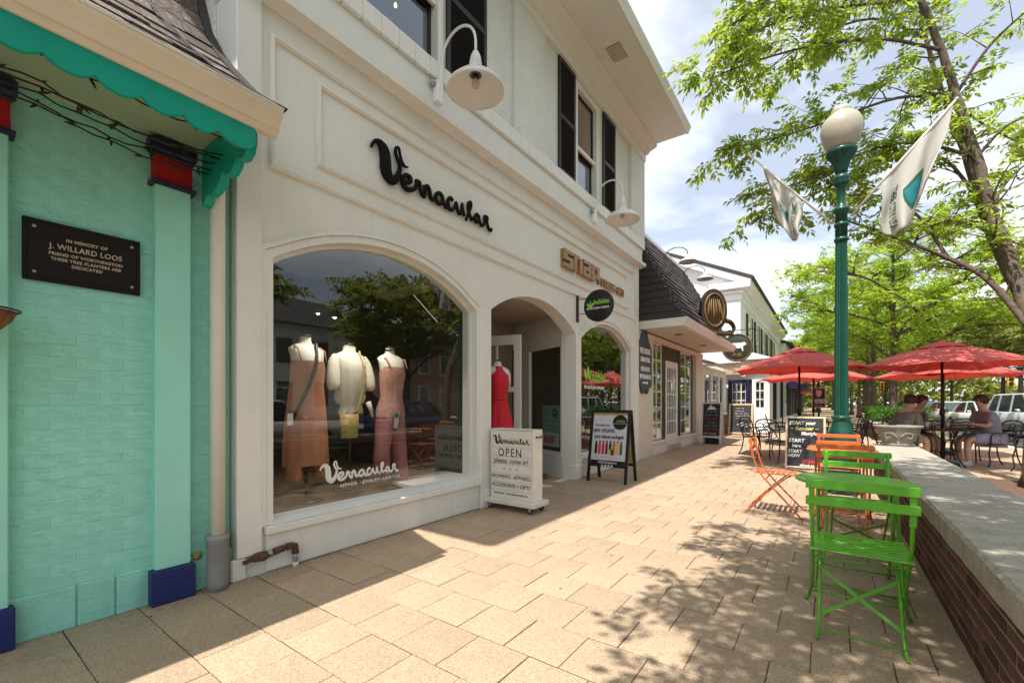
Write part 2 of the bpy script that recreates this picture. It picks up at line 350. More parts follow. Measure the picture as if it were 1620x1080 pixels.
# ------------------------------------------------------------------ mesh helpers
class MB:
    """collects vertices and faces for ONE mesh object"""
    def __init__(s): s.v = []; s.f = []; s.smooth = []
    def add(s, verts, faces, smooth=False):
        o = len(s.v); s.v += [tuple(p) for p in verts]
        for f in faces: s.f.append([i + o for i in f]); s.smooth.append(smooth)
        return s
    def box(s, x0, x1, y0, y1, z0, z1, c=0.0):
        if x1 < x0: x0, x1 = x1, x0
        if y1 < y0: y0, y1 = y1, y0
        if z1 < z0: z0, z1 = z1, z0
        c = min(c, (x1 - x0) * .45, (y1 - y0) * .45, (z1 - z0) * .45)
        if c <= 0:
            v = [(x0,y0,z0),(x1,y0,z0),(x1,y1,z0),(x0,y1,z0),(x0,y0,z1),(x1,y0,z1),(x1,y1,z1),(x0,y1,z1)]
            return s.add(v, [(0,3,2,1),(4,5,6,7),(0,1,5,4),(1,2,6,5),(2,3,7,6),(3,0,4,7)])
        v = []; f = []
        X = (x0, x1); Y = (y0, y1); Z = (z0, z1); sg = (1, -1)
        idx = {}
        for i in (0,1):
            for j in (0,1):
                for k in (0,1):
                    idx[i,j,k,0] = len(v); v.append((X[i], Y[j]+sg[j]*c, Z[k]+sg[k]*c))
                    idx[i,j,k,1] = len(v); v.append((X[i]+sg[i]*c, Y[j], Z[k]+sg[k]*c))
                    idx[i,j,k,2] = len(v); v.append((X[i]+sg[i]*c, Y[j]+sg[j]*c, Z[k]))
        for i in (0,1):
            q = [idx[i,0,0,0], idx[i,1,0,0], idx[i,1,1,0], idx[i,0,1,0]]; f.append(q if i else q[::-1])
            q = [idx[0,i,0,1], idx[1,i,0,1], idx[1,i,1,1], idx[0,i,1,1]]; f.append(q[::-1] if i else q)
            q = [idx[0,0,i,2], idx[1,0,i,2], idx[1,1,i,2], idx[0,1,i,2]]; f.append(q if i else q[::-1])
        for i in (0,1):
            for j in (0,1):
                q = [idx[i,j,0,0], idx[i,j,0,1], idx[i,j,1,1], idx[i,j,1,0]]; f.append(q if i == j else q[::-1])
                q = [idx[i,0,j,0], idx[i,0,j,2], idx[i,1,j,2], idx[i,1,j,0]]; f.append(q[::-1] if i == j else q)
                q = [idx[0,i,j,1], idx[0,i,j,2], idx[1,i,j,2], idx[1,i,j,1]]; f.append(q if i == j else q[::-1])
        for i in (0,1):
            for j in (0,1):
                for k in (0,1):
                    q = [idx[i,j,k,0], idx[i,j,k,1], idx[i,j,k,2]]
                    f.append(q if (i + j + k) % 2 == 1 else q[::-1])
        return s.add(v, f)
    def obox(s, c, ax, ay, az, hx, hy, hz):
        """oriented box: centre, three unit axes, half sizes"""
        c = Vector(c); ax = Vector(ax) * hx; ay = Vector(ay) * hy; az = Vector(az) * hz
        v = [c + ax*i + ay*j + az*k for k in (-1,1) for (i,j) in ((-1,-1),(1,-1),(1,1),(-1,1))]
        return s.add(v, [(0,3,2,1),(4,5,6,7),(0,1,5,4),(1,2,6,5),(2,3,7,6),(3,0,4,7)])
    def bar(s, a, b, w, t, up=(0,0,1)):
        """flat bar from a to b, width w across, thickness t"""
        a = Vector(a); b = Vector(b); d = (b - a); L = d.length; d.normalize()
        u = Vector(up); x = d.cross(u)
        if x.length < 1e-4: x = d.cross(Vector((1,0,0)))
        x.normalize(); y = x.cross(d)
        return s.obox((a + b) / 2, d, x, y, L/2, w/2, t/2)
    def tube(s, pts, r, n=8, flat=None, cap=True, closed=False):
        """round tube along pts; r number or list; flat=(axis, factor) squashes the section along axis"""
        P = [Vector(p) for p in pts]; N = len(P)
        R = [r] * N if not hasattr(r, '__len__') else r
        up = Vector((0.13, 0.21, 0.97)); rings = []
        prev = None
        for i in range(N):
            if closed: t = P[(i+1) % N] - P[i-1]
            else: t = P[min(i+1, N-1)] - P[max(i-1, 0)]
            if t.length < 1e-9: t = Vector((0,0,1))
            t.normalize()
            if prev is None:
                x = t.cross(up)
                if x.length < 0.05: x = t.cross(Vector((1,0,0)))
            else:
                x = prev - t * prev.dot(t)
                if x.length < 1e-4: x = t.cross(up)
            x.normalize(); y = t.cross(x); prev = x
            ring = []
            for k in range(n):
                a = 2*pi*k/n
                off = x*cos(a)*R[i] + y*sin(a)*R[i]
                if flat: 
                    A = Vector(flat[0]); off = off - A*off.dot(A)*(1-flat[1])
                ring.append(P[i] + off)
            rings.append(ring)
        v = [p for rg in rings for p in rg]; f = []
        M_ = N if closed else N - 1
        for i in range(M_):
            for k in range(n):
                f.append((i*n+k, i*n+(k+1)%n, ((i+1)%N)*n+(k+1)%n, ((i+1)%N)*n+k))
        if cap and not closed:
            f.append(tuple(range(n-1, -1, -1))); f.append(tuple((N-1)*n+k for k in range(n)))
        return s.add(v, f, True)
    def lathe(s, prof, c=(0,0,0), n=24, cap=True, axis=None, smooth=True, flute=None):
        """profile [(r,z)] turned about z through c; axis: optional 3x3 matrix"""
        v = []; f = []
        for (r, z) in prof:
            for k in range(n):
                a = 2*pi*k/n; rr = r
                if flute: rr = r * (1 - flute * (k % 2))
                p = Vector((rr*cos(a), rr*sin(a), z))
                if axis: p = axis @ p
                v.append(p + Vector(c))
        m = len(prof)
        for i in range(m-1):
            for k in range(n):
                f.append((i*n+k, i*n+(k+1)%n, (i+1)*n+(k+1)%n, (i+1)*n+k))
        if cap:
            f.append(tuple(range(n-1,-1,-1))); f.append(tuple((m-1)*n+k for k in range(n)))
        return s.add(v, f, smooth)
    def loft(s, rings, n=24, fold=0.0, nf=9, cap=True, ph=0.0):
        """elliptical rings (cx,cy,z,rx,ry[,fold])"""
        v = []; f = []
        for rg in rings:
            cx, cy, z, rx, ry = rg[:5]; fo = rg[5] if len(rg) > 5 else fold
            for k in range(n):
                a = 2*pi*k/n; q = 1 + fo*sin(nf*a + ph + z*2.3)
                v.append((cx + rx*q*cos(a), cy + ry*q*sin(a), z))
        m = len(rings)
        for i in range(m-1):
            for k in range(n): f.append((i*n+k, i*n+(k+1)%n, (i+1)*n+(k+1)%n, (i+1)*n+k))
        if cap:
            f.append(tuple(range(n-1,-1,-1))); f.append(tuple((m-1)*n+k for k in range(n)))
        return s.add(v, f, True)
    def prism(s, poly, frame, d0, d1):
        """polygon [(u,v)] in frame (origin,U,V,N), extruded from d0 to d1 along N"""
        o, U, V, N = [Vector(q) for q in frame]
        n = len(poly)
        a = [o + U*p[0] + V*p[1] + N*d0 for p in poly]; b = [o + U*p[0] + V*p[1] + N*d1 for p in poly]
        f = [tuple(range(n))[::-1], tuple(range(n, 2*n))] + [(i, (i+1)%n, n+(i+1)%n, n+i) for i in range(n)]
        return s.add(a + b, f)
    def sweep(s, prof, y0, y1, cap=True):
        """profile [(x,z)] swept along y"""
        n = len(prof); v = [(p[0], y0, p[1]) for p in prof] + [(p[0], y1, p[1]) for p in prof]
        f = [(i, (i+1) % n, n+(i+1) % n, n+i) for i in range(n)]
        if cap: f += [tuple(range(n))[::-1], tuple(range(n, 2*n))]
        return s.add(v, f)
    def mesh(s, name):
        me = bpy.data.meshes.new(name); me.from_pydata(s.v, [], s.f)
        me.polygons.foreach_set('use_smooth', s.smooth); me.update()
        bm = bmesh.new(); bm.from_mesh(me); bmesh.ops.recalc_face_normals(bm, faces=bm.faces); bm.to_mesh(me); bm.free()
        return me

def tag(o, label=None, cat=None, group=None, kind=None):
    if label: o['label'] = label
    if cat: o['category'] = cat
    if group: o['group'] = group
    if kind: o['kind'] = kind
    return o

def put(name, me, m=None, parent=None, loc=None, rot=None, world=True):
    o = bpy.data.objects.new(name, me); COL.objects.link(o)
    if m is not None and len(me.materials) == 0: me.materials.append(m)
    if parent is not None:
        o.parent = parent
        if world: o.matrix_parent_inverse = ROOTINV.get(parent.name, Matrix())
    if loc is not None: o.location = loc
    if rot is not None: o.rotation_euler = rot
    return o
ROOTINV = {}
def obj(name, mb, m, parent=None, world=True, **k):
    me = mb.mesh(name) if isinstance(mb, MB) else mb
    o = put(name, me, m, parent, world=world)
    if parent is not None and parent.name in ROOTINV and world: ROOTINV[o.name] = Matrix()
    if k: tag(o, **k)
    return o
def thing(name, label, cat, loc=(0,0,0), rotz=0.0, group=None):
    o = bpy.data.objects.new(name, None); COL.objects.link(o)
    o.empty_display_size = 0.2; o.location = loc; o.rotation_euler = (0, 0, rotz)
    tag(o, label, cat, group)
    ROOTINV[o.name] = (Matrix.Translation(loc) @ Matrix.Rotation(rotz, 4, 'Z')).inverted()
    return o
def copy_tree(o, loc, rotz, label=None, group=None, parent=None, scale=None):
    c = o.copy(); COL.objects.link(c)
    if parent is None:
        c.location = loc; c.rotation_euler = (0, 0, rotz)
        if scale: c.scale = (scale,)*3
        if label: c['label'] = label
        if group: c['group'] = group
    else: c.parent = parent
    for ch in list(CHILDREN(o)): copy_tree(ch, None, None, parent=c)
    return c
def CHILDREN(o): return [x for x in bpy.data.objects if x.parent == o]

def struct(name, mb, m): return obj(name, mb, m, kind='structure')

FX = ((0,1,0),(0,0,1),(1,0,0))     # sign facing +x : U=+y V=+z N=+x
FY = ((1,0,0),(0,0,1),(0,-1,0))    # sign facing -y
def frame(o, F): return (o,) + F
def text(name, body, size, frm, m, parent=None, extrude=0.002, align='CENTER', sx=1.0, shear=0.0, bold=0.0, space=1.0):
    cu = bpy.data.curves.new(name, 'FONT'); cu.body = body; cu.size = size; cu.extrude = extrude
    cu.align_x = align; cu.align_y = 'CENTER'; cu.shear = shear; cu.offset = bold; cu.space_character = space
    cu.resolution_u = 3
    t = bpy.data.objects.new(name + '_tmp', cu)
    me = bpy.data.meshes.new_from_object(t)
    bpy.data.objects.remove(t); bpy.data.curves.remove(cu)
    o, U, V, N = [Vector(q) for q in frm]
    for v in me.vertices:
        c = v.co; v.co = o + U*(c.x*sx) + V*c.y + N*(c.z + extrude)
    me.name = name
    return obj(name, me, m, parent)

def catmull(P, k=4):
    out = []
    n = len(P)
    for i in range(n-1):
        p0 = P[max(i-1,0)]; p1 = P[i]; p2 = P[i+1]; p3 = P[min(i+2,n-1)]
        for j in range(k):
            t = j/k
            out.append(tuple(0.5*((2*b) + (-a+c)*t + (2*a-5*b+4*c-d)*t*t + (-a+3*b-3*c+d)*t**3) for a,b,c,d in zip(p0,p1,p2,p3)))
    out.append(tuple(P[-1]))
    return out

SCRIPT = [
[(0.0054,0.0722,0.0068),(0.0123,0.0911,0.0086),(0.0287,0.1139,0.0104),(0.0523,0.1201,0.0167),(0.0764,0.1057,0.0245),(0.09,0.0799,0.0287),(0.0949,0.0378,0.0306),(0.0969,-0.0017,0.0307),(0.1108,-0.0323,0.0281),(0.1358,-0.0484,0.023),(0.1613,-0.0276,0.021),(0.1795,0.0006,0.0164),(0.1899,0.0342,0.0127),(0.1899,0.0633,0.0118),(0.1769,0.0825,0.0108),(0.1639,0.1056,0.0102),(0.1613,0.1313,0.0098),(0.1717,0.1485,0.0084),(0.1847,0.1463,0.0085),(0.1899,0.1258,0.008),(0.1978,0.1002,0.008),(0.2084,0.0798,0.009),(0.2244,0.0679,0.0086),(0.2488,0.073,0.0039)],
[(0.2217,-0.0217,0.0096),(0.246,-0.0139,0.0117),(0.2652,0.0067,0.0137),(0.257,0.0246,0.0137),(0.2298,0.0217,0.0125),(0.211,-0.0029,0.0124),(0.211,-0.0323,0.0134),(0.2352,-0.0501,0.0145),(0.2707,-0.0433,0.0138),(0.3015,-0.0195,0.012),(0.3117,0.0127,0.01),(0.3072,0.0217,0.011),(0.3329,0.0235,0.0112),(0.3358,-0.0038,0.0112),(0.3503,-0.0332,0.0123),(0.3679,-0.0449,0.0114),(0.3755,-0.0145,0.0104),(0.362,0.0199,0.0093)],
[(0.3708,0.0013,0.0093),(0.3916,0.0251,0.0136),(0.4097,0.0032,0.0137),(0.4188,-0.0292,0.0127),(0.4359,-0.0385,0.0118),(0.4557,-0.0174,0.0097)],
[(0.441,-0.034,0.0082),(0.4567,-0.0204,0.0119),(0.4753,-0.0405,0.0129),(0.4995,-0.0374,0.0121),(0.5169,-0.0095,0.0113),(0.5131,0.0126,0.0122),(0.4914,0.0229,0.0121),(0.4662,0.0055,0.0129),(0.4567,-0.0204,0.0119)],
[(0.5158,0.0097,0.0113),(0.5279,-0.0211,0.0114),(0.5461,-0.0459,0.0105),(0.5646,-0.0314,0.0096)],
[(0.6057,0.0177,0.0118),(0.5884,0.0313,0.0117),(0.5657,0.0088,0.0116),(0.5686,-0.0299,0.0125),(0.5942,-0.0427,0.0117),(0.6231,-0.0143,0.0109),(0.6377,0.0235,0.009),(0.6495,-0.021,0.011),(0.6704,-0.0402,0.0111),(0.6872,-0.0117,0.0102),(0.6915,0.0351,0.0092),(0.7006,-0.0153,0.0113),(0.7141,-0.0416,0.0103)],
[(0.7283,-0.0597,0.0083),(0.7501,-0.0146,0.0094),(0.7786,0.046,0.0101),(0.7735,0.0729,0.0106),(0.7545,0.0583,0.0105),(0.7513,0.0194,0.0105),(0.769,-0.0165,0.0106),(0.783,-0.0404,0.0096),(0.8042,-0.0171,0.0097)],
[(0.8042,-0.0171,0.0097),(0.8172,-0.0148,0.0108),(0.8303,-0.0382,0.012),(0.8534,-0.0219,0.011),(0.8567,0.0073,0.011),(0.8336,0.0153,0.0109),(0.8172,-0.0126,0.0108)],
[(0.8567,0.0052,0.011),(0.8701,-0.0293,0.0111),(0.8904,-0.0422,0.0112),(0.9177,-0.0179,0.0102),(0.9177,0.0282,0.0102),(0.9489,0.0323,0.0103),(0.9454,-0.0043,0.0103),(0.9595,-0.0351,0.0115),(0.9843,-0.045,0.0128),(0.995,-0.0304,0.0105)],
]
def script_word(name, frm, width, m, parent, thick, fat=1.0, tall=1.0):
    """the shop name in brush script; frm origin at the left end of the baseline"""
    o, U, V, N = [Vector(q) for q in frm]
    mb = MB()
    for st in SCRIPT:
        P = catmull(st, 4)
        pts = [o + U*(p[0]*width) + V*(p[1]*width*tall) + N*thick for p in P]
        rad = [max(p[2], 0.003)*width*fat for p in P]
        # flat-fronted stroke: squashed tube
        avg = sum(rad)/len(rad)
        mb.tube(pts, rad, n=10, flat=(N, min(1.0, thick/avg)))
    return obj(name, mb, m, parent)

def scrawl(frm, width, height, m, parent, seed, fat=.10, thick=.0012):
    """a line of handwriting too small to read in the photograph: pen strokes only"""
    o, U, V, N = [Vector(q) for q in frm]; rng = random.Random(seed); mb = MB(); x = -width/2
    while x < width/2 - height*.3:
        n = rng.randint(5, 12); pts = []
        for k in range(n):
            if x > width/2: break
            up = rng.uniform(.5, 1.0) if k % 2 else rng.uniform(0, .22)
            pts.append(o + U*x + V*(height*(up-.5)) + N*thick); x += height*rng.uniform(.22, .40)
        if len(pts) > 2: mb.tube(pts, height*fat, 5, flat=(N, min(1.0, thick/(height*fat))))
        x += height*rng.uniform(.4, .7)
    return obj('handwriting', mb, m, parent, kind='stuff')

PIX = {  # block capitals and figures on a 3x5 grid
 's':['111','100','111','001','111'],'n':['110','101','101','101','101'],'a':['111','001','111','101','111'],'p':['111','101','101','111','100'],
 'F':['111','100','110','100','100'],'I':['010','010','010','010','010'],'T':['111','010','010','010','010'],'N':['101','111','111','111','101'],
 'E':['111','100','110','100','111'],'S':['111','100','111','001','111'],'2':['111','001','111','100','111'],'4':['101','101','111','001','001'],'7':['111','001','001','001','001'],'-':['000','000','111','000','000']}
def block_letters(mb, word, frm, w, h, gap, d, slant=0.0):
    o, U, V, N = [Vector(q) for q in frm]; x = 0
    for ch in word:
        g = PIX[ch]; cw = w/3; chh = h/5
        for r in range(5):
            c = 0
            while c < 3:
                if g[r][c] == '1':
                    c1 = c
                    while c1 < 3 and g[r][c1] == '1': c1 += 1
                    z0 = h - (r+1)*chh; z1 = h - r*chh
                    dd = d - 0.0015*((r + c) % 2)
                    e = .05*chh; f = .06*cw
                    poly = [(x+c*cw-f, z0-e-.0004*r), (x+c1*cw+f, z0-e-.0004*r), (x+c1*cw+f, z1+e+.0003*r), (x+c*cw-f, z1+e+.0003*r)]
                    mb.prism(poly, (o, U, V, N), 0.0, dd - 0.0007*r)
                    c = c1
                else: c += 1
        x += w + gap
    return x

# ------------------------------------------------------------------ trees
def leaf_mesh(name, pos, dirs, nor, length, width):
    """rhombic folded leaves as one mesh (numpy arrays)"""
    N = len(pos)
    side = np.cross(dirs, nor); side /= (np.linalg.norm(side, axis=1, keepdims=True) + 1e-9)
    L = length[:, None]; W = width[:, None]
    v = np.empty((N, 4, 3), np.float32)
    v[:, 0] = pos
    v[:, 1] = pos + dirs*L*0.45 + side*W*0.5 + nor*W*0.12
    v[:, 2] = pos + dirs*L - nor*L*0.12
    v[:, 3] = pos + dirs*L*0.45 - side*W*0.5 + nor*W*0.12
    me = bpy.data.meshes.new(name)
    me.vertices.add(N*4); me.vertices.foreach_set('co', v.reshape(-1))
    me.loops.add(N*6); me.polygons.add(N*2)
    base = (np.arange(N)*4)[:, None]
    tri = (base + np.array([[0,1,2,0,2,3]])).reshape(-1).astype(np.int32)
    me.loops.foreach_set('vertex_index', tri)
    me.polygons.foreach_set('loop_start', (np.arange(N*2)*3).astype(np.int32))
    me.update(calc_edges=True); me.validate()
    return me

def smooth_path(P, k=4):
    return [Vector(p) for p in catmull([tuple(p) for p in P], k)]

def grow_tree(name, label, limbs, radii, seed, leafm, twigs_per_m=3.0, twig_len=(0.7, 1.3), leaf_l=0.11, leaf_w=0.045,
              leaflets=7, sprays=5, group=None, dens=None, droop=0.25, spread=1.0, start=0.3, category='tree', bark_m=None, nside=8):
    """limbs: list of polylines, the first is the trunk; radii: (r0,r1) for each"""
    rng = random.Random(seed); nr = np.random.RandomState(seed)
    base = limbs[0][0]
    root = thing(name, label, category, (base[0], base[1], 0.0), 0, group)
    tm = MB(); LP = []; LD = []
    for li, (P, rr) in enumerate(zip(limbs, radii)):
        S = smooth_path(P, 4); n = len(S)
        S = [p + Vector((rng.uniform(-1,1), rng.uniform(-1,1), rng.uniform(-.5,.5)))*0.25*rr[1] for p in S]
        R = [rr[0] + (rr[1]-rr[0])*(i/(n-1))**0.8 for i in range(n)]
        if li == 0: R[0] *= 1.45; R[1] *= 1.15
        tm.tube(S, R, n=nside + (4 if li == 0 else 0))
        # twigs
        L = sum((S[i+1]-S[i]).length for i in range(n-1))
        nt = max(2, int(L*twigs_per_m*(dens[li] if dens else 1.0)))
        for q in range(nt):
            t = start*(1 if li == 0 else .35) + (1 - start*(1 if li == 0 else .35))*(q + rng.random())/nt
            if li == 0 and t < 0.45: continue
            f = min(t*(n-1), n-1.001); i = int(f); p = S[i].lerp(S[i+1], f-i); tang = (S[i+1]-S[i]).normalized()
            a = rng.uniform(0, 2*pi)
            d = Vector((cos(a), sin(a), rng.uniform(-.25, .75)))*spread + tang*0.8
            d.normalize(); tl = rng.uniform(*twig_len)*(1.15 - .45*t)
            Q = [p]; dd = d.copy()
            for k in range(4):
                dd = (dd + Vector((rng.uniform(-.35,.35), rng.uniform(-.35,.35), rng.uniform(-.25,.25) - droop*.3*k/3))).normalized()
                Q.append(Q[-1] + dd*tl/4)
            r0 = min(R[i]*.5, 0.02); tm.tube(Q, [r0, r0*.8, r0*.6, r0*.45, r0*.3], n=4)
            # sprays of leaflets along the twig
            for s_ in range(sprays):
                ft = 0.25 + 0.75*(s_ + rng.random())/sprays; g = min(ft*4, 3.999); j = int(g)
                sp = Q[j].lerp(Q[j+1], g-j); a2 = rng.uniform(0, 2*pi)
                sd = (Vector((cos(a2), sin(a2), rng.uniform(-.4, .35))) + (Q[j+1]-Q[j]).normalized()*.7).normalized()
                LP.append(sp); LD.append(sd)
    trunk = obj('trunk', tm, bark_m or bark, root)
    # compound leaves, vectorised
    P0 = np.array([tuple(p) for p in LP]); D0 = np.array([tuple(p) for p in LD]); M = len(P0)
    up = np.tile(np.array([[0, 0, 1.0]]), (M, 1)) + nr.normal(0, .35, (M, 3))
    sd = np.cross(D0, up); sd /= np.linalg.norm(sd, axis=1, keepdims=True) + 1e-9
    nm = np.cross(sd, D0)
    pos = []; dr = []; no = []; ln = []; wd = []
    for k in range(leaflets):
        side = 0 if k == leaflets-1 else (1 if k % 2 else -1)
        along = (k//2 + 0.6) / (leaflets/2) * leaf_l * 1.9
        pp = P0 + D0*along + np.array([[0, 0, -1.0]])*(along**2)*droop*1.2
        d = D0*(0.55 if side else 1.0) + sd*side*0.85 + np.array([[0, 0, -1.0]])*droop + nr.normal(0, .16, (M, 3))
        d /= np.linalg.norm(d, axis=1, keepdims=True)
        nn = nm + nr.normal(0, .3, (M, 3)); nn -= d*np.sum(nn*d, axis=1, keepdims=True); nn /= np.linalg.norm(nn, axis=1, keepdims=True) + 1e-9
        s = nr.uniform(.55, 1.3, M)
        pos.append(pp); dr.append(d); no.append(nn); ln.append(leaf_l*s); wd.append(leaf_w*s)
    me = leaf_mesh('crown', np.concatenate(pos), np.concatenate(dr), np.concatenate(no), np.concatenate(ln), np.concatenate(wd))
    crown = put('crown', me, leafm, root)
    return root

def auto_limbs(base, height, spread, trunk_r, seed, nl=9, fork=0.3, lean=(0,0), flat=1.0):
    """trunk with rising, forking limbs for the trees further off"""
    rng = random.Random(seed); b = Vector(base)
    T = [b, b + Vector((lean[0]*.2, lean[1]*.2, height*.25)), b + Vector((lean[0]*.5, lean[1]*.5, height*.5)), b + Vector((lean[0]*.8, lean[1]*.8, height*.75)), b + Vector((lean[0], lean[1], height*.93))]
    limbs = [T]; rad = [(trunk_r, trunk_r*.2)]
    for i in range(nl):
        t = fork + (0.95-fork)*(i + .5*rng.random())/nl; p = T[0].lerp(T[4], t); a = i*2.399 + rng.uniform(-.4, .4)
        R = spread*(0.55 + 0.45*sin(pi*min(1, (1.12-t))))*rng.uniform(.8, 1.08); h = height*(0.06 + .2*(1-t))*flat
        d = Vector((cos(a), sin(a), 0))
        L = [p, p + d*R*.35 + Vector((0,0,h*.7)), p + d*R*.7 + Vector((rng.uniform(-.3,.3), rng.uniform(-.3,.3), h*1.1)), p + d*R + Vector((rng.uniform(-.4,.4), rng.uniform(-.4,.4), h*1.05))]
        limbs.append(L); rad.append((trunk_r*.45*(1-.5*t), trunk_r*.08))
        for s in (-1, 1):
            e = Vector((cos(a + s*.75), sin(a + s*.75), 0)); q = L[1].lerp(L[2], .3 + .3*rng.random())
            limbs.append([q, q + e*R*.25 + Vector((0,0,h*.4)), q + e*R*.5 + Vector((0,0,h*.55))]); rad.append((trunk_r*.22, trunk_r*.06))
    return limbs, rad

# ------------------------------------------------------------------ ground, road, pavement
struct('ground', MB().box(-300, 300, -120, 500, -0.6, -0.16), grass_ground)
struct('road', MB().box(4.25, 13.6, -60, 300, -0.3, -0.125), asphalt)
struct('far_pavement', MB().box(13.8, 22, -60, 300, -0.3, 0.0), concrete)
for k, (xa, xb) in enumerate(((4.07, 4.25), (13.6, 13.8))):
    struct('kerb' if k == 0 else 'far_kerb', MB().box(xa, xb, -60, 300, -0.3, 0.012, 0.02), concrete)
mb = MB()
for i in range(14): mb.box(6.55, 8.6, -6 + i*5.6, -5.9 + i*5.6, -0.125, -0.1205)
struct('parking_bay_lines', mb, line_paint)
mb = MB()
for i in range(20): mb.box(9.3, 9.42, -20 + i*7.0, -17 + i*7.0, -0.125, -0.1205)
struct('road_centre_line', mb, line_paint)

PX, PY = 0.3225, 0.3265
paving = struct('pavement', MB().box(-9, 4.07, -25, 130, -0.3, -0.007), joint_mat)
# far stretch of the pavement: too far away to pick the pavers apart
m = mat('far_paving', (0.40, 0.298, 0.203), rough=0.85, var=0.08, scale=2)
n = m.node_tree.nodes; l = m.node_tree.links
bt = n.new('ShaderNodeTexBrick'); tcx = n.new('ShaderNodeTexCoord'); l.new(tcx.outputs['Object'], bt.inputs['Vector'])
bt.inputs['Scale'].default_value = 1; bt.inputs['Brick Width'].default_value = PX; bt.inputs['Row Height'].default_value = PY; bt.inputs['Mortar Size'].default_value = 0.004
bt.inputs['Color1'].default_value = (0.42, 0.31, 0.212, 1); bt.inputs['Color2'].default_value = (0.385, 0.285, 0.193, 1); bt.inputs['Mortar'].default_value = (0.12, 0.08, 0.05, 1)
l.new(bt.outputs['Color'], n['Principled BSDF'].inputs['Base Color'])
obj('far_paving', MB().box(-3.6, 4.06, 16.9, 130, -0.006, -0.001), m, paving)
cells = []
fwv = Vector((-0.58684, 0.80971)); rtv = Vector((0.80971, 0.58684))
j = 0
y = 1.155 - 12*PY
while y < 16.9:
    off = 0.0 if j % 2 == 0 else PX/2
    x = -1.043 + off - 9*PX
    while x < 4.06:
        xc = x + PX/2; yc = y + PY/2
        inside_wall = (0.60 < xc < 0.99 and yc < 8.9) or (xc > 1.05 and yc < 10.4)
        if xc > -5.0 and not inside_wall and not (xc < -3.62 and not (4.2 < yc < 7.0)):
            d = fwv.x*xc + fwv.y*yc; r = rtv.x*xc + rtv.y*yc
            vis = d > 0.3 and abs(r/d) < 1.32 and 694*CAM_H/d < 560
            cells.append((0 if vis else 1, d if vis else 99 + xc*xc + yc*yc, xc, yc))
        x += PX
    y += PY; j += 1
cells.sort()
pm = MB().box(-PX/2+.0023, PX/2-.0023, -PY/2+.0023, PY/2-.0023, -0.0065, 0.0, 0.0035).mesh('paver'); pm.materials.append(paver_mat)
rg = random.Random(3)
for k, (a, b, xc, yc) in enumerate(cells[:300]):
    o = put('paver', pm, None, paving, (xc + rg.uniform(-.0012, .0012), yc + rg.uniform(-.0012, .0012), rg.uniform(-.0014, .0006)))
    o.rotation_euler = (rg.uniform(-.004, .004), rg.uniform(-.004, .004), rg.uniform(-.004, .004))
mb = MB()
for (a, b, xc, yc) in cells[300:]:
    dz = rg.uniform(-.0012, .0005); q = .0023
    mb.box(xc-PX/2+q, xc+PX/2-q, yc-PY/2+q, yc+PY/2-q, -0.0065, dz, 0.003)
obj('pavers', mb, paver_mat, paving, kind='stuff')

# planting bed behind the low wall
mb = MB(); nx, ny = 36, 90
V = []; F = []
rr = random.Random(5)
for jx in range(nx+1):
    for jy in range(ny+1):
        V.append((1.02 + 3.0*jx/nx, -6 + 16.3*jy/ny, 0.02 + rr.uniform(0, .025)))
for jx in range(nx):
    for jy in range(ny):
        a = jx*(ny+1)+jy; F.append((a, a+ny+1, a+ny+2, a+1))
mb.add(V, F, True)
obj('planting_bed', mb, mulch, kind='structure')
# fallen leaves and litter on the paving
mb = MB()
for k in range(90):
    if k < 30: x, y = rr.uniform(-3.36, -3.2), rr.uniform(-0.2, 9)
    elif k < 60: x, y = rr.uniform(0.36, 0.55), rr.uniform(1.5, 8.5)
    else: x, y = rr.uniform(-3, 0.5), rr.uniform(0.5, 9)
    a = rr.uniform(0, 6.28); s = rr.uniform(.006, .016); h = rr.uniform(.003, .012)
    mb.add([(x - s*cos(a), y - s*sin(a), .002), (x + s*.5*sin(a), y - s*.5*cos(a), h), (x + s*cos(a), y + s*sin(a), .003), (x - s*.5*sin(a), y + s*.5*cos(a), h*.6)], [(0,1,2,3)])
obj('leaf_litter', mb, mat('dry_leaf', (0.13, 0.085, 0.04), rough=.9, var=.5, island=.6), kind='stuff', label='scattered dry leaf bits on the paving', cat='litter')

# ------------------------------------------------------------------ low brick wall with concrete cap
lw = thing('low_brick_wall', 'low red brick wall with thick concrete cap beside the green bistro set', 'wall', (0.8, 5.0, 0))
obj('mortar_core', MB().box(0.5605, 1.02, -4.0, 8.95, -0.005, 0.463), mortar_mat, lw)
bl, bh, bj = 0.194, 0.0565, 0.0105
bmesh_brick = MB().box(-0.04, 0.04, -bl/2, bl/2, -bh/2, bh/2, 0.004).mesh('brick'); bmesh_brick.materials.append(brick_mat)
rg = random.Random(9); rest = MB()
for c in range(7):
    z = bj/2 + bh/2 + c*(bh + bj) - 0.002
    yy = 8.95 - bl/2 - (0.1 if c % 2 else 0.0)
    while yy > -3.9:
        dx = rg.uniform(-.002, .002)
        if yy > 1.75:
            o = put('brick', bmesh_brick, None, lw, (0.597 + dx, yy, z)); o.rotation_euler = (rg.uniform(-.008, .008), 0, rg.uniform(-.008, .008))
        else: rest.box(0.557 + dx, 0.63, yy - bl/2, yy + bl/2, z - bh/2, z + bh/2, 0.004)
        yy -= bl + bj
    for q in range(2):
        o = put('brick', bmesh_brick, None, lw, (0.70 + 0.205*q + (0.05 if c % 2 else 0), 8.945, z)); o.rotation_euler = (0, 0, pi/2)
obj('far_bricks', rest, brick_mat, lw, kind='stuff')
mb = MB(); ys = [-4.0 + 0.145*i for i in range(91)]; rg = random.Random(4)
V = []; F = []
prof = [(0.548, .4655), (0.522, .48), (0.52, .585), (0.535, .603), (0.78, .607), (1.055, .603), (1.07, .588), (1.07, .4655)]
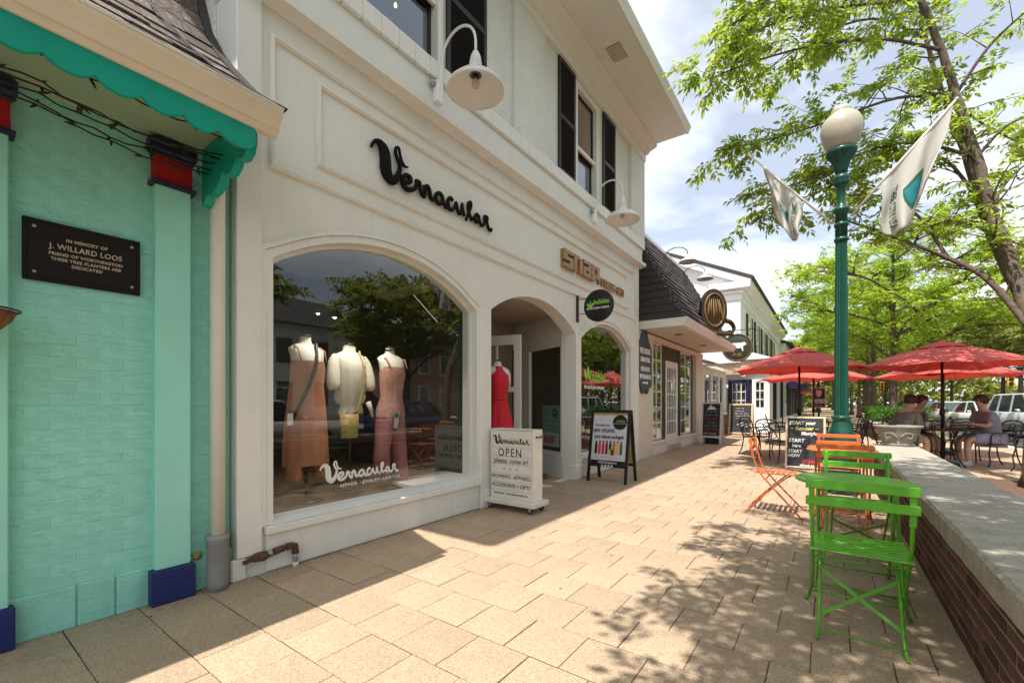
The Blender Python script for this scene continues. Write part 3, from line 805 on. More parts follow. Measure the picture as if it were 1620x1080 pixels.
for yv in ys:
    yv = min(yv, 9.03)
    for (px, pz) in prof: V.append((px + rg.uniform(-.003, .003), yv, pz + rg.uniform(-.002, .002)))
np_ = len(prof)
for i in range(len(ys)-1):
    for k in range(np_): F.append((i*np_+k, i*np_+(k+1) % np_, (i+1)*np_+(k+1) % np_, (i+1)*np_+k))
F.append(tuple(range(np_))); F.append(tuple((len(ys)-1)*np_+k for k in range(np_)))
mb.add(V, F, False)
obj('concrete_cap', mb, cap_mat, lw)

# ------------------------------------------------------------------ white shop building
WX = -3.37
wb = thing('white_shop_building', 'white two storey brick shop building with arched shop windows and black shutters', 'building', (-3.4, 5.5, 0))
def arch(ya, yb, zs, rise):
    w = (yb - ya)/2; R = (w*w + rise*rise)/(2*rise); yc = (ya + yb)/2; zc = zs + rise - R
    return lambda y: zc + sqrt(max(R*R - (y-yc)**2, 0.0))
A1 = (1.60, 3.93, 0.345, 2.33, 0.37); A2 = (4.185, 6.39, 0.0, 2.385, 0.345); A3 = (6.60, 8.86, 0.345, 2.33, 0.37)
ARCH = [(a, arch(a[0], a[1], a[3], a[4])) for a in (A1, A2, A3)]
def arched_wall(x, y0, y1, z0, z1, depth):
    ysm = {y0, y1}
    for a, f in ARCH:
        for k in range(29): ysm.add(a[0] + (a[1]-a[0])*k/28)
    ysm = sorted(ysm); mb = MB()
    for p, q in zip(ysm[:-1], ysm[1:]):
        mid = (p+q)/2; hit = None
        for a, f in ARCH:
            if a[0] < mid < a[1]: hit = (a, f)
        if hit is None: mb.add([(x,p,z0),(x,q,z0),(x,q,z1),(x,p,z1)], [(0,1,2,3)])
        else:
            a, f = hit
            mb.add([(x,p,f(p)),(x,q,f(q)),(x,q,z1),(x,p,z1)], [(0,1,2,3)])
            mb.add([(x,p,f(p)),(x,q,f(q)),(x-depth,q,f(q)),(x-depth,p,f(p))], [(0,1,2,3)], True)
            if a[2] > z0:
                mb.add([(x,p,z0),(x,q,z0),(x,q,a[2]),(x,p,a[2])], [(0,1,2,3)])
    for a, f in ARCH:
        for e in (a[0], a[1]): mb.add([(x,e,a[2]),(x-depth,e,a[2]),(x-depth,e,a[3]),(x,e,a[3])], [(0,1,2,3)])
        mb.add([(x,a[0],a[2]),(x,a[1],a[2]),(x-depth,a[1],a[2]),(x-depth,a[0],a[2])], [(0,1,2,3)])
    mb.add([(x,y1,z0),(x-.3,y1,z0),(x-.3,y1,z1),(x,y1,z1)], [(0,1,2,3)])
    mb.add([(x,y0,z0),(x-.3,y0,z0),(x-.3,y0,z1),(x,y0,z1)], [(0,1,2,3)])
    return mb
def raw(name, mb, m, parent):
    me = bpy.data.meshes.new(name); me.from_pydata(mb.v, [], mb.f); me.polygons.foreach_set('use_smooth', mb.smooth); me.update()
    return obj(name, me, m, parent)
raw('storefront_wall', arched_wall(WX, 1.345, 9.30, 0.0, 4.185, 0.21), white_wall, wb)
# arch casings: stepped moulding round each opening
def casing(a, f, x0, x1, w0, w1, zbase):
    mb = MB(); prof = []
    P = [(a[0]-w0, zbase), (a[0]-w0, a[3])]; Q = [(a[0]-w1, zbase), (a[0]-w1, a[3]+.02)]
    yc = (a[0]+a[1])/2; w = (a[1]-a[0])/2; R = (w*w + a[4]**2)/(2*a[4]); zc = a[3]+a[4]-R
    th = math.asin(w/R)
    inner = [(a[0]-w0, zbase)]; outer = [(a[0]-w1, zbase)]
    for k in range(29):
        t = -th + 2*th*k/28
        inner.append((yc + (R+w0)*sin(t) , zc + (R+w0)*cos(t)))
        outer.append((yc + (R+w1)*sin(t*(1 + .0)), zc + (R+w1)*cos(t)))
    inner.append((a[1]+w0, zbase)); outer.append((a[1]+w1, zbase))
    inner[1] = (a[0]-w0, inner[1][1]); inner[-2] = (a[1]+w0, inner[-2][1])
    outer[1] = (a[0]-w1, outer[1][1]); outer[-2] = (a[1]+w1, outer[-2][1])
    n = len(inner); V = []
    for (i, o) in zip(inner, outer):
        V += [(x0, *i), (x1, *i), (x1, *o), (x0, *o)]
    F = []
    for k in range(n-1):
        for e in range(4): F.append((k*4+e, k*4+(e+1)%4, (k+1)*4+(e+1)%4, (k+1)*4+e))
    F += [(0,1,2,3), tuple((n-1)*4+e for e in range(4))]
    return mb.add(V, F)
for (a, f) in (ARCH[0], ARCH[2]):
    zb = 0.345
    obj('window_casing', casing(a, f, WX-.09, WX+.012, -.002, .055, zb), white_trim, wb)
    obj('window_casing', casing(a, f, WX-.001, WX+.026, .058, .088, zb), white_trim, wb)
    # timber frame that holds the pane
    obj('window_frame', casing(a, f, WX-.13, WX-.07, -.035, -.004, zb+.02), white_trim, wb)
obj('arch_moulding', casing(*ARCH[1], WX-.001, WX+.010, -.001, .030, 2.385), white_trim, wb)
# arched panes
def arched_pane(a, f, x, inset=.01):
    yc = (a[0]+a[1])/2; poly = [(a[0]+inset, a[2]+inset), (a[1]-inset, a[2]+inset)]
    for k in range(25):
        yv = a[1]-inset - (a[1]-a[0]-2*inset)*k/24; poly.append((yv, f(yv)-inset*.6))
    return MB().add([(x, p[0], p[1]) for p in poly], [tuple(range(len(poly)))])
for (a, f) in (ARCH[0], ARCH[2]):
    raw('pane', arched_pane(a, f, WX-.10), shop_glass, wb)
# sill and stallboard below the windows
for a in (A1, A3):
    obj('sill', MB().box(WX-.10, WX+.055, a[0]-.065, a[1]+.04, .285, .343, .006), white_trim, wb)
    obj('sill_nosing', MB().sweep([(WX+.02, .344), (WX-.088, .344), (WX-.088, .40), (WX-.03, .375)], a[0]+.005, a[1]-.005), white_trim, wb)
    obj('stallboard', MB().box(WX, WX+.020, a[0]-.05, a[1]+.02, .012, .285, .004), white_trim, wb)
# piers with capital line and plinth
obj('pier', MB().box(WX, WX+.030, 3.985, 4.182, .0, 2.39, .006), white_trim, wb)
obj('pier_plinth', MB().box(WX, WX+.044, 3.978, 4.184, 0.0, .21, .006), white_trim, wb)
obj('pier', MB().box(WX, WX+.030, 6.394, 6.545, .0, 2.39, .006), white_trim, wb)
obj('pier_plinth', MB().box(WX-.2, WX+.05, 6.375, 6.56, 0.0, .24, .006), white_trim, wb)
obj('corner_board', MB().box(WX, WX+.034, 1.345, 1.515, 0.16, 4.18, .005), white_trim, wb)
obj('corner_board', MB().box(WX, WX+.022, 9.075, 9.30, 0.0, 4.18, .005), white_trim, wb)
# sign panels: two nested mouldings
def molding(y0, y1, z0, z1, w, t, name='panel_moulding'):
    prof = [(0, 0), (0, w), (t*.45, w), (t, w*.6), (t*.8, w*.2), (t*.3, 0)]
    for (kind, p) in (('h', z0), ('h', z1), ('v', y0), ('v', y1)):
        mb = MB(); V = []
        inv = -1 if p in (z1, y1) else 1
        for (tx, wy) in prof:
            if kind == 'h': V.append(((WX+.0005+tx, y0 + (wy if inv > 0 else wy), p + inv*wy), (WX+.0005+tx, y1 - wy, p + inv*wy)))
            else: V.append(((WX+.0005+tx, p + inv*wy, z0 + wy), (WX+.0005+tx, p + inv*wy, z1 - wy)))
        n_ = len(V); vv = [v[0] for v in V] + [v[1] for v in V]
        ff = [(i, (i+1) % n_, n_+(i+1) % n_, n_+i) for i in range(n_)] + [tuple(range(n_)), tuple(range(n_, 2*n_))]
        mb.add(vv, ff); obj(name, mb, white_trim, wb)
molding(1.575, 9.01, 2.995, 3.995, .045, .034)
molding(1.945, 8.67, 3.165, 3.845, .042, .034)
# cornice, flashing band, sill course
CO = [(WX-.05, 4.185), (WX+.02, 4.17), (WX+.055, 4.185), (WX+.13, 4.20), (WX+.135, 4.262), (WX+.12, 4.268), (WX-.05, 4.305)]
obj('cornice', MB().sweep(CO, 1.33, 9.43), white_trim, wb)
obj('cornice_frieze', MB().box(WX-.3, WX+.004, 1.345, 9.55, 4.30, 4.63), white_wall, wb)
scs = MB().box(WX-.05, WX+.048, -.198/2, .198/2, 0, .185, .006).mesh('sill_stone'); scs.materials.append(white_trim)
for k in range(41):
    put('sill_stone', scs, None, wb, (0, 1.45 + k*.2015, 4.632 + rg.uniform(-.002, .002)))
# upper wall with window openings
UX = -3.425
W1 = (2.28, 3.42); W2 = (6.50, 7.38); UW = (4.83, 6.60)
def upper_wall():
    mb = MB(); y0, y1, z0, z1 = 1.31, 9.735, 4.62, 7.0
    edges = [y0, W1[0], W1[1], W2[0], W2[1], y1]
    for i, (p, q) in enumerate(zip(edges[:-1], edges[1:])):
        if i in (1, 3):
            mb.box(UX-.25, UX, p, q, z0, UW[0]); mb.box(UX-.25, UX, p, q, UW[1], z1)
        else: mb.box(UX-.25, UX, p, q, z0, z1)
    return mb
raw('upper_wall', upper_wall(), white_brick, wb)
obj('far_end_wall', MB().box(-9.5, UX-.25, 9.45, 9.73, 0, 7.0), white_brick, wb)
obj('near_end_wall', MB().box(-9.5, UX-.25, 1.33, 1.5, 0, 7.0), white_brick, wb)
obj('back_wall', MB().box(-9.5, -9.2, 1.5, 9.45, 0, 7.0), white_brick, wb)
for (p, q) in ((1.31, 1.62), (4.72, 5.50), (8.93, 9.74)):
    obj('brick_pilaster', MB().box(UX, UX+.05, p, q, 4.815, 6.66), white_brick, wb)
# frieze beam, crown and soffit, fascia gutter, roof
obj('frieze', MB().sweep([(UX-.1, 6.655), (UX+.07, 6.655), (UX+.075, 6.80), (UX+.13, 6.81), (UX+.17, 6.86), (UX+.28, 6.90), (UX+.33, 6.93), (UX+.33, 6.949), (UX-.1, 6.949)], 1.3, 9.76), white_trim, wb)
obj('soffit', MB().box(-9.6, -2.46, -0.15, 9.70, 6.95, 6.99), white_trim, wb)
obj('eaves_gutter', MB().sweep([(-2.46, 6.94), (-2.43, 6.935), (-2.40, 7.0), (-2.375, 7.05), (-2.37, 7.075), (-2.46, 7.075)], -0.15, 9.715), white_trim, wb)
rf = MB().add([(-2.42,-.15,7.06),(-2.42,9.71,7.06),(-9.7,9.71,7.06),(-9.7,-.15,7.06),(-6,3.2,9.2),(-6,6.5,9.2)], [(0,1,5,4),(1,2,5),(2,3,4,5),(3,0,4),(3,2,1,0)])
obj('roof', rf, shingle_dark, wb)
obj('soffit_vent', MB().box(-2.93, -2.69, 6.60, 6.97, 6.942, 6.9495), mat('vent_tan', (.36, .30, .24), rough=.7), wb)
for k in range(7): obj('vent_slat', MB().box(-2.92, -2.70, 6.625 + k*.05, 6.645 + k*.05, 6.936, 6.9415), cream_wall, wb)
# upper windows with sashes and louvred shutters
def shutter(y0, y1, z0, z1, x):
    t = .032; s = .055; zm = z0 + (z1-z0)*.5
    sh = obj('shutter', MB().box(x, x+t, y0, y0+s, z0, z1, .003).box(x, x+t, y1-s, y1, z0, z1, .003)
        .box(x+.001, x+t-.001, y0+s, y1-s, z0, z0+.08).box(x+.001, x+t-.001, y0+s, y1-s, z1-.07, z1).box(x+.001, x+t-.001, y0+s, y1-s, zm-.035, zm+.035)
        .box(x, x+.004, y0+s, y1-s, z0+.08, z1-.07), shutter_black, wb)
    lv = MB()
    for (a, b) in ((z0+.085, zm-.04), (zm+.04, z1-.075)):
        k = a
        while k < b - .02:
            lv.add([(x+.008, y0+s, k+.024), (x+.008, y1-s, k+.024), (x+t-.004, y1-s, k), (x+t-.004, y0+s, k), (x+.012, y0+s, k+.028), (x+.012, y1-s, k+.028), (x+t, y1-s, k+.006), (x+t, y0+s, k+.006)],
                   [(0,1,2,3),(4,5,6,7),(3,2,6,7),(0,4,7,3),(1,2,6,5)])
            k += .034
    obj('louvres', lv, shutter_black, sh, kind='stuff')
for (p, q) in (W1, W2):
    wd = obj('window', MB().box(UX-.10, UX+.02, p, p+.075, UW[0], UW[1], .004).box(UX-.10, UX+.02, q-.075, q, UW[0], UW[1], .004)
        .box(UX-.10, UX+.018, p+.075, q-.075, UW[1]-.08, UW[1], .004).box(UX-.10, UX+.05, p-.01, q+.01, UW[0]-.012, UW[0]+.035, .004), white_trim, wb)
    zm = 5.56
    fr = MB()
    for (x, za, zb) in ((UX-.055, zm, UW[1]-.08), (UX-.085, UW[0]+.035, zm)):
        fr.box(x-.025, x, p+.076, p+.116, za, zb).box(x-.025, x, q-.116, q-.076, za, zb).box(x-.024, x+.001, p+.116, q-.116, zb-.04, zb).box(x-.024, x+.001, p+.116, q-.116, za, za+.04)
    obj('sash', fr, black_paint, wd)
    obj('meeting_rail', MB().box(UX-.05, UX-.01, p+.076, q-.076, zm-.035, zm+.03, .004), white_trim, wd)
    for (x, za, zb) in ((UX-.068, zm+.03, UW[1]-.1), (UX-.098, UW[0]+.05, zm-.02)):
        raw('pane', MB().add([(x,p+.1,za),(x,q-.1,za),(x,q-.1,zb),(x,p+.1,zb)], [(0,1,2,3)]), dark_glass, wd)
    obj('unlit_room_sheet', MB().box(UX-.7, UX-.68, p-.2, q+.2, 4.7, 6.8), dark_room, wd)  # near-black sheet whose colour stands in for the shade of the room behind
shutter(3.475, 4.16, 4.835, 6.64, UX+.004); shutter(1.66, 2.25, 4.835, 6.64, UX+.004)
shutter(5.93, 6.47, 4.835, 6.64, UX+.004); shutter(7.57, 8.13, 4.835, 6.64, UX+.004)
# a warm bulb in the first floor room
bm_ = MB().lathe([(0.001,-.022),(.014,-.016),(.019,0),(.012,.02),(.007,.035)], (UX-.45, 3.16, 5.62), 12)
tag(obj('ceiling_bulb', bm_, emit('bulb_warm', (1, .66, .28), 3)), 'small lit bulb behind the upstairs window by the goose neck lamp', 'lamp')
# interiors -------------------------------------------------------------
obj('display_floor', MB().box(-6.2, WX-.12, 1.42, 4.10, .20, .34), dark_wood_floor, wb)
room = MB()
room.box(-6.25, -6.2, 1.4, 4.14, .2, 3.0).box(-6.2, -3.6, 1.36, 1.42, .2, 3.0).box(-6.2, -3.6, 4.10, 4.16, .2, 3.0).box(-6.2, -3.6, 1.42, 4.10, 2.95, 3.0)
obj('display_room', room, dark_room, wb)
obj('window_return', MB().box(-3.60, WX-.14, 3.945, 4.0, .345, 2.95), white_trim, wb)
obj('window_return', MB().box(-3.60, WX-.14, 1.52, 1.585, .345, 2.95), white_trim, wb)
obj('display_ledge', MB().box(-3.95, -3.50, 3.1, 3.94, .345, .40, .01), white_trim, wb)
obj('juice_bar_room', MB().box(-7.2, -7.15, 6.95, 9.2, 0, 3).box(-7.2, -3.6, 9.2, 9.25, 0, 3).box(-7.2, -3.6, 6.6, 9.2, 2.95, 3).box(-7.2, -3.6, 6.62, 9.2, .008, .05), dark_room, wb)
# entrance lobby
lobby_tan = mat('lobby_tan', (.40, .33, .26), rough=.7, var=.05)
obj('lobby_ceiling', MB().box(-5.2, WX-.21, 3.9, 7.25, 2.735, 2.80), lobby_tan, wb)
obj('lobby_wall', MB().box(-5.2, -5.1, 4.16, 7.05, 0.0, 2.735).box(-5.2, WX-.20, 4.165, 4.18, 0, 2.735), lobby_tan, wb)
ax = Vector((-1.12, .52, 0)).normalized(); az = Vector((0,0,1)); an = az.cross(ax)
P0 = Vector((-3.585, 6.405, 0))
def side(mb, u0, u1, z0, z1, d=.03, o=0.0): return mb.obox(P0 + ax*((u0+u1)/2) + an*o + Vector((0,0,(z0+z1)/2)), ax, an, az, (u1-u0)/2, d, (z1-z0)/2)
lob = MB(); side(lob, 0, .05, .0, 2.30); side(lob, .05, 1.6, 2.20, 2.30); side(lob, 1.05, 1.6, .4, 2.2); side(lob, .05, 1.05, .0, .36, .035); side(lob, 0.0, 1.3, .36, .42, .05); side(lob, 0, 1.7, 2.3, 2.75)
obj('lobby_side_window', lob, white_trim, wb)
mb = MB(); c0 = P0 + ax*.05; c1 = P0 + ax*1.05
mb.add([c0 + az*.42, c1 + az*.42, c1 + az*2.2, c0 + az*2.2], [(0,1,2,3)]); raw('pane', mb, shop_glass, wb)
d0 = Vector((-3.85, 5.55, 0)); d1 = Vector((-4.62, 5.34, 0)); dx = (d1-d0).normalized(); dn = az.cross(dx)
def leafbox(mb, u0, u1, z0, z1, d=.022): return mb.obox(d0 + dx*((u0+u1)/2) + Vector((0,0,(z0+z1)/2)), dx, dn, az, (u1-u0)/2, d, (z1-z0)/2)
dm = MB(); leafbox(dm, 0, .11, .03, 2.3); leafbox(dm, .69, .80, .03, 2.3); leafbox(dm, .11, .69, 2.15, 2.3); leafbox(dm, .11, .69, .03, .85); leafbox(dm, .11, .69, 1.42, 1.50, .018); leafbox(dm, .385, .415, .85, 2.15, .016)
dr = obj('door', dm, white_trim, wb)
dh = MB(); dh.obox(d0 + dx*.055 + Vector((0,0,1.14)) - dn*.028, dx, dn, az, .022, .006, .07); dh.obox(d0 + dx*.055 + Vector((0,0,.98)) - dn*.03, dx, dn, az, .02, .008, .05)
dh.tube([d0 + dx*.05 + Vector((0,0,1.14)) - dn*.03, d0 + dx*.05 + Vector((0,0,1.14)) - dn*.075, d0 + dx*.13 + Vector((0,0,1.14)) - dn*.08], .009, 8)
obj('door_handle', dh, mat('old_brass', (.14, .09, .03), rough=.4, metal=.7), dr)
mb = MB(); mb.add([d0 + dx*.11 + az*.85, d0 + dx*.69 + az*.85, d0 + dx*.69 + az*2.15, d0 + dx*.11 + az*2.15], [(0,1,2,3)]); raw('pane', mb, shop_glass, dr)
# window decals
script_word('shop_name_decal', frame((WX-.095, 2.03, 0.62), FX), 0.83, vinyl_white, wb, .002, 1.1)
text('decal_text', 'APPAREL • JEWELRY • LIFESTYLE', .042, frame((WX-.097, 2.55, .525), FX), vinyl_white, wb, .001, sx=1.12, bold=.0006)
text('decal_text', 'bubbles', .27, frame((WX-.097, 7.50, 1.72), FX), lime_print, wb, .001, sx=.8, bold=.004)
text('decal_text', 'the tea & juice company', .105, frame((WX-.097, 7.34, 1.535), FX), vinyl_white, wb, .001, sx=.82, bold=.003)
lf = MB()
for (cy, cz, tl) in ((6.98, 1.75, .55), (7.08, 1.80, 0), (7.17, 1.75, -.55)):
    poly = []
    for k in range(14):
        a = 2*pi*k/14; u = .045*sin(a)*(1 - .35*cos(a)); v = .105*cos(a)
        poly.append((cy + u*cos(tl) - v*sin(tl), cz + u*sin(tl) + v*cos(tl)))
    lf.prism(poly, frame((WX-.097, 0, 0), FX), .0, .002)
obj('leaf_emblem', lf, lime_print, wb)
oprint = mat('orange_print', (.55, .13, .03))
scrawl(frame((WX-.097, 8.28, 1.70), FX), .52, .13, oprint, wb, 1, .14)
scrawl(frame((WX-.097, 7.3, 1.36), FX), .36, .055, vinyl_white, wb, 2)
scrawl(frame((WX-.097, 8.25, 1.36), FX), .36, .055, vinyl_white, wb, 3)

tl = thing('track_light', 'black track light with two small lit bulbs inside the script shop window', 'lamp', (-4.3, 2.6, 2.3))
obj('track', MB().obox((-4.35, 2.45, 2.30), Vector((-.25,.97,0)).normalized(), Vector((.97,.25,0)).normalized(), (0,0,1), .75, .02, .02), black_paint, tl)
for q, (x, y) in enumerate(((-4.38, 2.55), (-4.44, 2.78))):
    obj('spot_head', MB().lathe([(.02, .09), (.035, .06), (.035, .0)], (x, y, 2.19), 14, cap=False), black_paint, tl)
    obj('bulb', MB().lathe([(.002, -.018), (.016, -.008), (.018, .006), (.010, .02)], (x, y, 2.20), 10), emit('track_bulb_%d' % q, (1, .80, .50), 25), tl)
    ld = bpy.data.lights.new('track_spot', 'SPOT'); ld.energy = 42; ld.color = (1, .91, .80); ld.spot_size = radians(105); ld.spot_blend = .7; ld.shadow_soft_size = .05
    lo = bpy.data.objects.new('track_spot', ld); COL.objects.link(lo); lo.parent = tl; lo.matrix_parent_inverse = ROOTINV[tl.name]
    lo.location = (x + .75, y - .1, 2.55); lo.rotation_euler = (Vector((-3.95, 2.2 + .65*q, 1.0)) - Vector(lo.location)).to_track_quat('-Z', 'Y').to_euler()
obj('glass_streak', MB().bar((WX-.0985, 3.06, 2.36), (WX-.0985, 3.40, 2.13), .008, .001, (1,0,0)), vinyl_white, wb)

# ------------------------------------------------------------------ teal neighbour
tb = thing('teal_shop_building', 'teal painted brick building with scalloped eaves and weathered shingle mansard roof', 'building', (-3.4, 0.2, 0))
TX = -3.425
obj('wall_backing', MB().box(-3.75, TX-.0015, -6.0, 1.335, 0.0, 2.92), teal_paint, tb)
obj('near_wall_face', MB().box(TX-.008, TX+.001, -6.0, -0.62, 0.235, 2.92), teal_paint, tb)
br = MB().box(-.012, .012, -.1006, .1006, -.0333, .0333, .0016).mesh('brick'); br.materials.append(teal_paint)
hb = MB().box(-.012, .012, -.049, .049, -.0333, .0333, .0016).mesh('brick'); hb.materials.append(teal_paint)
rg = random.Random(21)
for c in range(40):
    z = .235 + .0335 + c*.0668
    y = -0.55 + (.1 if c % 2 else 0)
    while y < 1.32:
        if y > 1.24:
            put('brick', hb, None, tb, (TX-.0103 + rg.uniform(-.0014, .0014), y - .05, z)); break
        # courses that the left part of the wall hides from view stay plain
        if y > 0.1: 
            o = put('brick', br, None, tb, (TX-.0113 + rg.uniform(-.0009, .0009), y, z + rg.uniform(-.0005, .0005))); o.rotation_euler = (rg.uniform(-.008, .008), 0, rg.uniform(-.004, .004))
        y += .2015
obj('base_wall_face', MB().box(TX-.008, TX+.0005, -.62, .0, .235, 2.92), teal_paint, tb)
# rendered plinth blocks with cracks between them
yy = -6.0
for w in (3.2, 2.1, .72, .54, .165, .5, .18):
    obj('plinth_block', MB().box(TX-.012, TX+.012, yy+.004, yy+w-.004, -.002, .232, .006), teal_paint, tb); yy += w
def pilaster(y0, y1):
    p = obj('pilaster', MB().box(TX-.01, TX+.065, y0, y1, .215, 2.605, .005), teal_board, tb)
    obj('pilaster_base', MB().box(TX-.01, TX+.083, y0-.022, y1+.022, -.002, .214, .006), navy_paint, p)
    obj('pilaster_band', MB().box(TX-.01, TX+.075, y0-.006, y1+.006, 2.622, 2.775, .003), red_paint, p)
    obj('band_moulding', MB().sweep([(TX-.01, 2.598), (TX+.07, 2.598), (TX+.095, 2.612), (TX+.095, 2.6215), (TX-.01, 2.6215)], y0-.022, y1+.022), navy_dark, p)
    obj('pilaster_capital', MB().box(TX-.01, TX+.10, y0-.03, y1+.03, 2.800, 2.885, .012).box(TX-.01, TX+.085, y0-.012, y1+.012, 2.7755, 2.7995, .004), navy_dark, p)
pilaster(.897, 1.083); pilaster(.125, .302)
obj('eaves_soffit', MB().box(TX, -2.66, -6.0, 1.20, 2.905, 2.925), soffit_paint, tb)
# scalloped eaves board: edge built lobe by lobe
poly = [(-6.0, 2.90), (1.165, 2.90), (1.165, 2.715)]
y = 1.143
cusp = 0.98
lobes = []
while cusp > -6: lobes.append(cusp); cusp -= .1625
start = 1.165
poly += [(1.15, 2.690), (1.11, 2.672), (1.06, 2.668), (1.02, 2.678)]
for c in lobes:
    poly.append((c, 2.704))
    for k in range(1, 6):
        t = k/6; poly.append((c - .1625*t, 2.704 - .036*sin(pi*t)**.8))
poly = [p for p in poly if p[0] >= -6.0] + [(-6.0, 2.70)]
obj('scalloped_eaves_board', MB().prism(poly, frame((-2.665, 0, 0), FX), 0, .022), teal_trim, tb)
# scalloped bracket closing the end of the eaves
bp = [(-3.33, 2.90), (-2.668, 2.90), (-2.668, 2.735), (-2.69, 2.685), (-2.74, 2.66), (-2.80, 2.668), (-2.825, 2.70), (-2.85, 2.655), (-2.91, 2.625), (-2.985, 2.632), (-3.02, 2.668), (-3.05, 2.625), (-3.12, 2.585), (-3.20, 2.575), (-3.26, 2.59), (-3.30, 2.545), (-3.33, 2.535)]
obj('scalloped_bracket', MB().prism([(p[0], p[1]) for p in bp], ((0, 1.185, 0), (1,0,0), (0,0,1), (0,-1,0)), 0, .05), teal_trim, tb)
# moulded gutter
gp = [(-2.668, 2.80), (-2.63, 2.805), (-2.615, 2.83), (-2.60, 2.835), (-2.585, 2.87), (-2.565, 2.90), (-2.55, 2.915), (-2.55, 2.935), (-2.668, 2.935)]
obj('eaves_gutter', MB().sweep(gp, -6.0, 1.275), gutter_paint, tb)
obj('gutter_lip', MB().box(-2.557, -2.545, -6.0, 1.278, 2.936, 2.944), pvc_white, tb)
# bell-cast mansard
mp = [(-2.60, 2.94), (-2.80, 3.07), (-3.0, 3.215), (-3.25, 3.44), (-3.50, 3.68), (-3.70, 3.94), (-3.85, 4.28), (-3.95, 4.80)]
mn = MB(); mn.sweep(mp + [(-6, 4.8), (-6, 2.94)], -6.0, 1.24)
obj('mansard', mn, shingle_dark, tb)
obj('sun_strip_cover', MB().sweep([(p[0], p[1] + .05) for p in mp] + [(-4.2, 4.7), (-4.2, 3.9), (-3.9, 3.7), (-3.3, 3.1), (-2.9, 2.96)], 1.266, 1.329), shingle_dark, tb)  # filler added to cover a strip of white end wall that caught the sun
ev = catmull([(p[0], p[1]) for p in mp], 12)
# walk up the profile and lay courses
dist = [0.0]
for a, b in zip(ev[:-1], ev[1:]): dist.append(dist[-1] + math.hypot(b[0]-a[0], b[1]-a[1]))
def at_s(s):
    for i in range(len(ev)-1):
        if dist[i+1] >= s:
            t = (s - dist[i])/(dist[i+1]-dist[i]+1e-9); return (ev[i][0] + (ev[i+1][0]-ev[i][0])*t, ev[i][1] + (ev[i+1][1]-ev[i][1])*t)
    return ev[-1]
rg = random.Random(31); ex = .21; row = 0; s = -.01
while s + ex*1.5 < dist[-1]:
    a = at_s(max(s, 0)); b = at_s(s + ex*1.45); d = Vector((b[0]-a[0], 0, b[1]-a[1])); L = d.length; d.normalize(); nrm = Vector((d.z, 0, -d.x)); nrm = nrm if nrm.x > 0 else -nrm
    y = 1.262; 
    while y > -0.5:
        w = rg.choice((.13, .16, .19, .23)); th = rg.uniform(.016, .028)
        c = Vector((a[0], y - w/2, a[1]))
        mb = MB()
        lo = rg.uniform(-.012, .010)
        v0 = c + d*lo; v1 = c + d*L
        h = (w-.005)/2; Yv = Vector((0, 1, 0))
        pts = [v0 - Yv*h + nrm*.012, v0 + Yv*h + nrm*.012, v1 + Yv*h + nrm*.004, v1 - Yv*h + nrm*.004]
        top = [p + nrm*th for p in pts[:2]] + [p + nrm*th*.35 for p in pts[2:]]
        mb.add(pts + top, [(0,1,2,3),(4,5,6,7),(0,1,5,4),(1,2,6,5),(2,3,7,6),(3,0,4,7)])
        obj('shingle', mb, shingle_grey, tb); y -= w
    s += ex; row += 1
# rainwater pipe
dp = obj('downpipe', MB().tube([(TX+.09, 1.228, .36), (TX+.09, 1.228, 2.72), (TX+.10, 1.228, 2.80)], .044, 16), pvc_white, tb)
obj('downpipe_boot', MB().lathe([(.062, -.002), (.064, .05), (.064, .33), (.069, .335), (.069, .365), (.05, .372)], (TX+.09, 1.228, 0), 20), cast_grey, dp)
obj('pipe_outlet', MB().tube([(TX-.01, 1.135, .23), (TX+.02, 1.135, .23)], .026, 12).box(TX, TX+.012, 1.105, 1.165, .205, .255, .004), mat('brass_outlet', (.35, .33, .12), rough=.6, var=.3, scale=40), dp)
# bare wires lying down the mansard slope
mb = MB()
for q in range(2):
    pts = [Vector((at_s(s)[0] + .045, .80 + q*.02 + .28*(1 - s/dist[-1]) + .01*sin(s*14), at_s(s)[1] + .035)) for s in [i*dist[-1]*.9/14 + .25 for i in range(13)]]
    mb.tube(pts, .005, 5)
tag(obj('roof_cable', mb, black_paint), 'thin black cable running down the weathered shingle roof', 'cable')

# bronze memorial plaque
pq = thing('memorial_plaque', 'dark bronze memorial plaque with raised lettering on the teal wall', 'plaque', (TX, .6, 1.9))
obj('plate', MB().box(TX+.004, TX+.022, .352, .836, 1.90, 2.228, .004), plaque_bronze, pq)
for (y0, y1, z0, z1) in ((.356, .368, 1.904, 2.224), (.820, .832, 1.904, 2.224)): obj('rim', MB().box(TX+.0215, TX+.030, y0, y1, z0, z1, .003), plaque_bronze, pq)
for (y0, y1, z0, z1) in ((.368, .820, 1.904, 1.916), (.368, .820, 2.212, 2.224)): obj('rim', MB().box(TX+.0215, TX+.0295, y0, y1, z0, z1, .003), plaque_bronze, pq)
for (y, z) in ((.395, 2.185), (.795, 2.185), (.395, 1.945), (.795, 1.945)):
    obj('screw', MB().lathe([(.009, 0), (.008, .004), (.003, .006)], (TX+.022, y, z), 10, axis=Matrix(((0,0,1),(1,0,0),(0,1,0)))), galv, pq)
for (t, z, s, sx) in (('IN MEMORY OF', 2.140, .024, .98), ('J. WILLARD LOOS', 2.098, .040, .90), ('FRIEND OF WORTHINGTON', 2.058, .0225, 1.0), ('THESE TREE PLANTERS ARE', 2.030, .0225, 1.0), ('DEDICATED', 2.002, .0225, 1.0)):
    text('lettering', t, s, frame((TX+.022, .60, z), FX), plaque_letter, pq, .0015, sx=sx, bold=.0004, space=1.06)

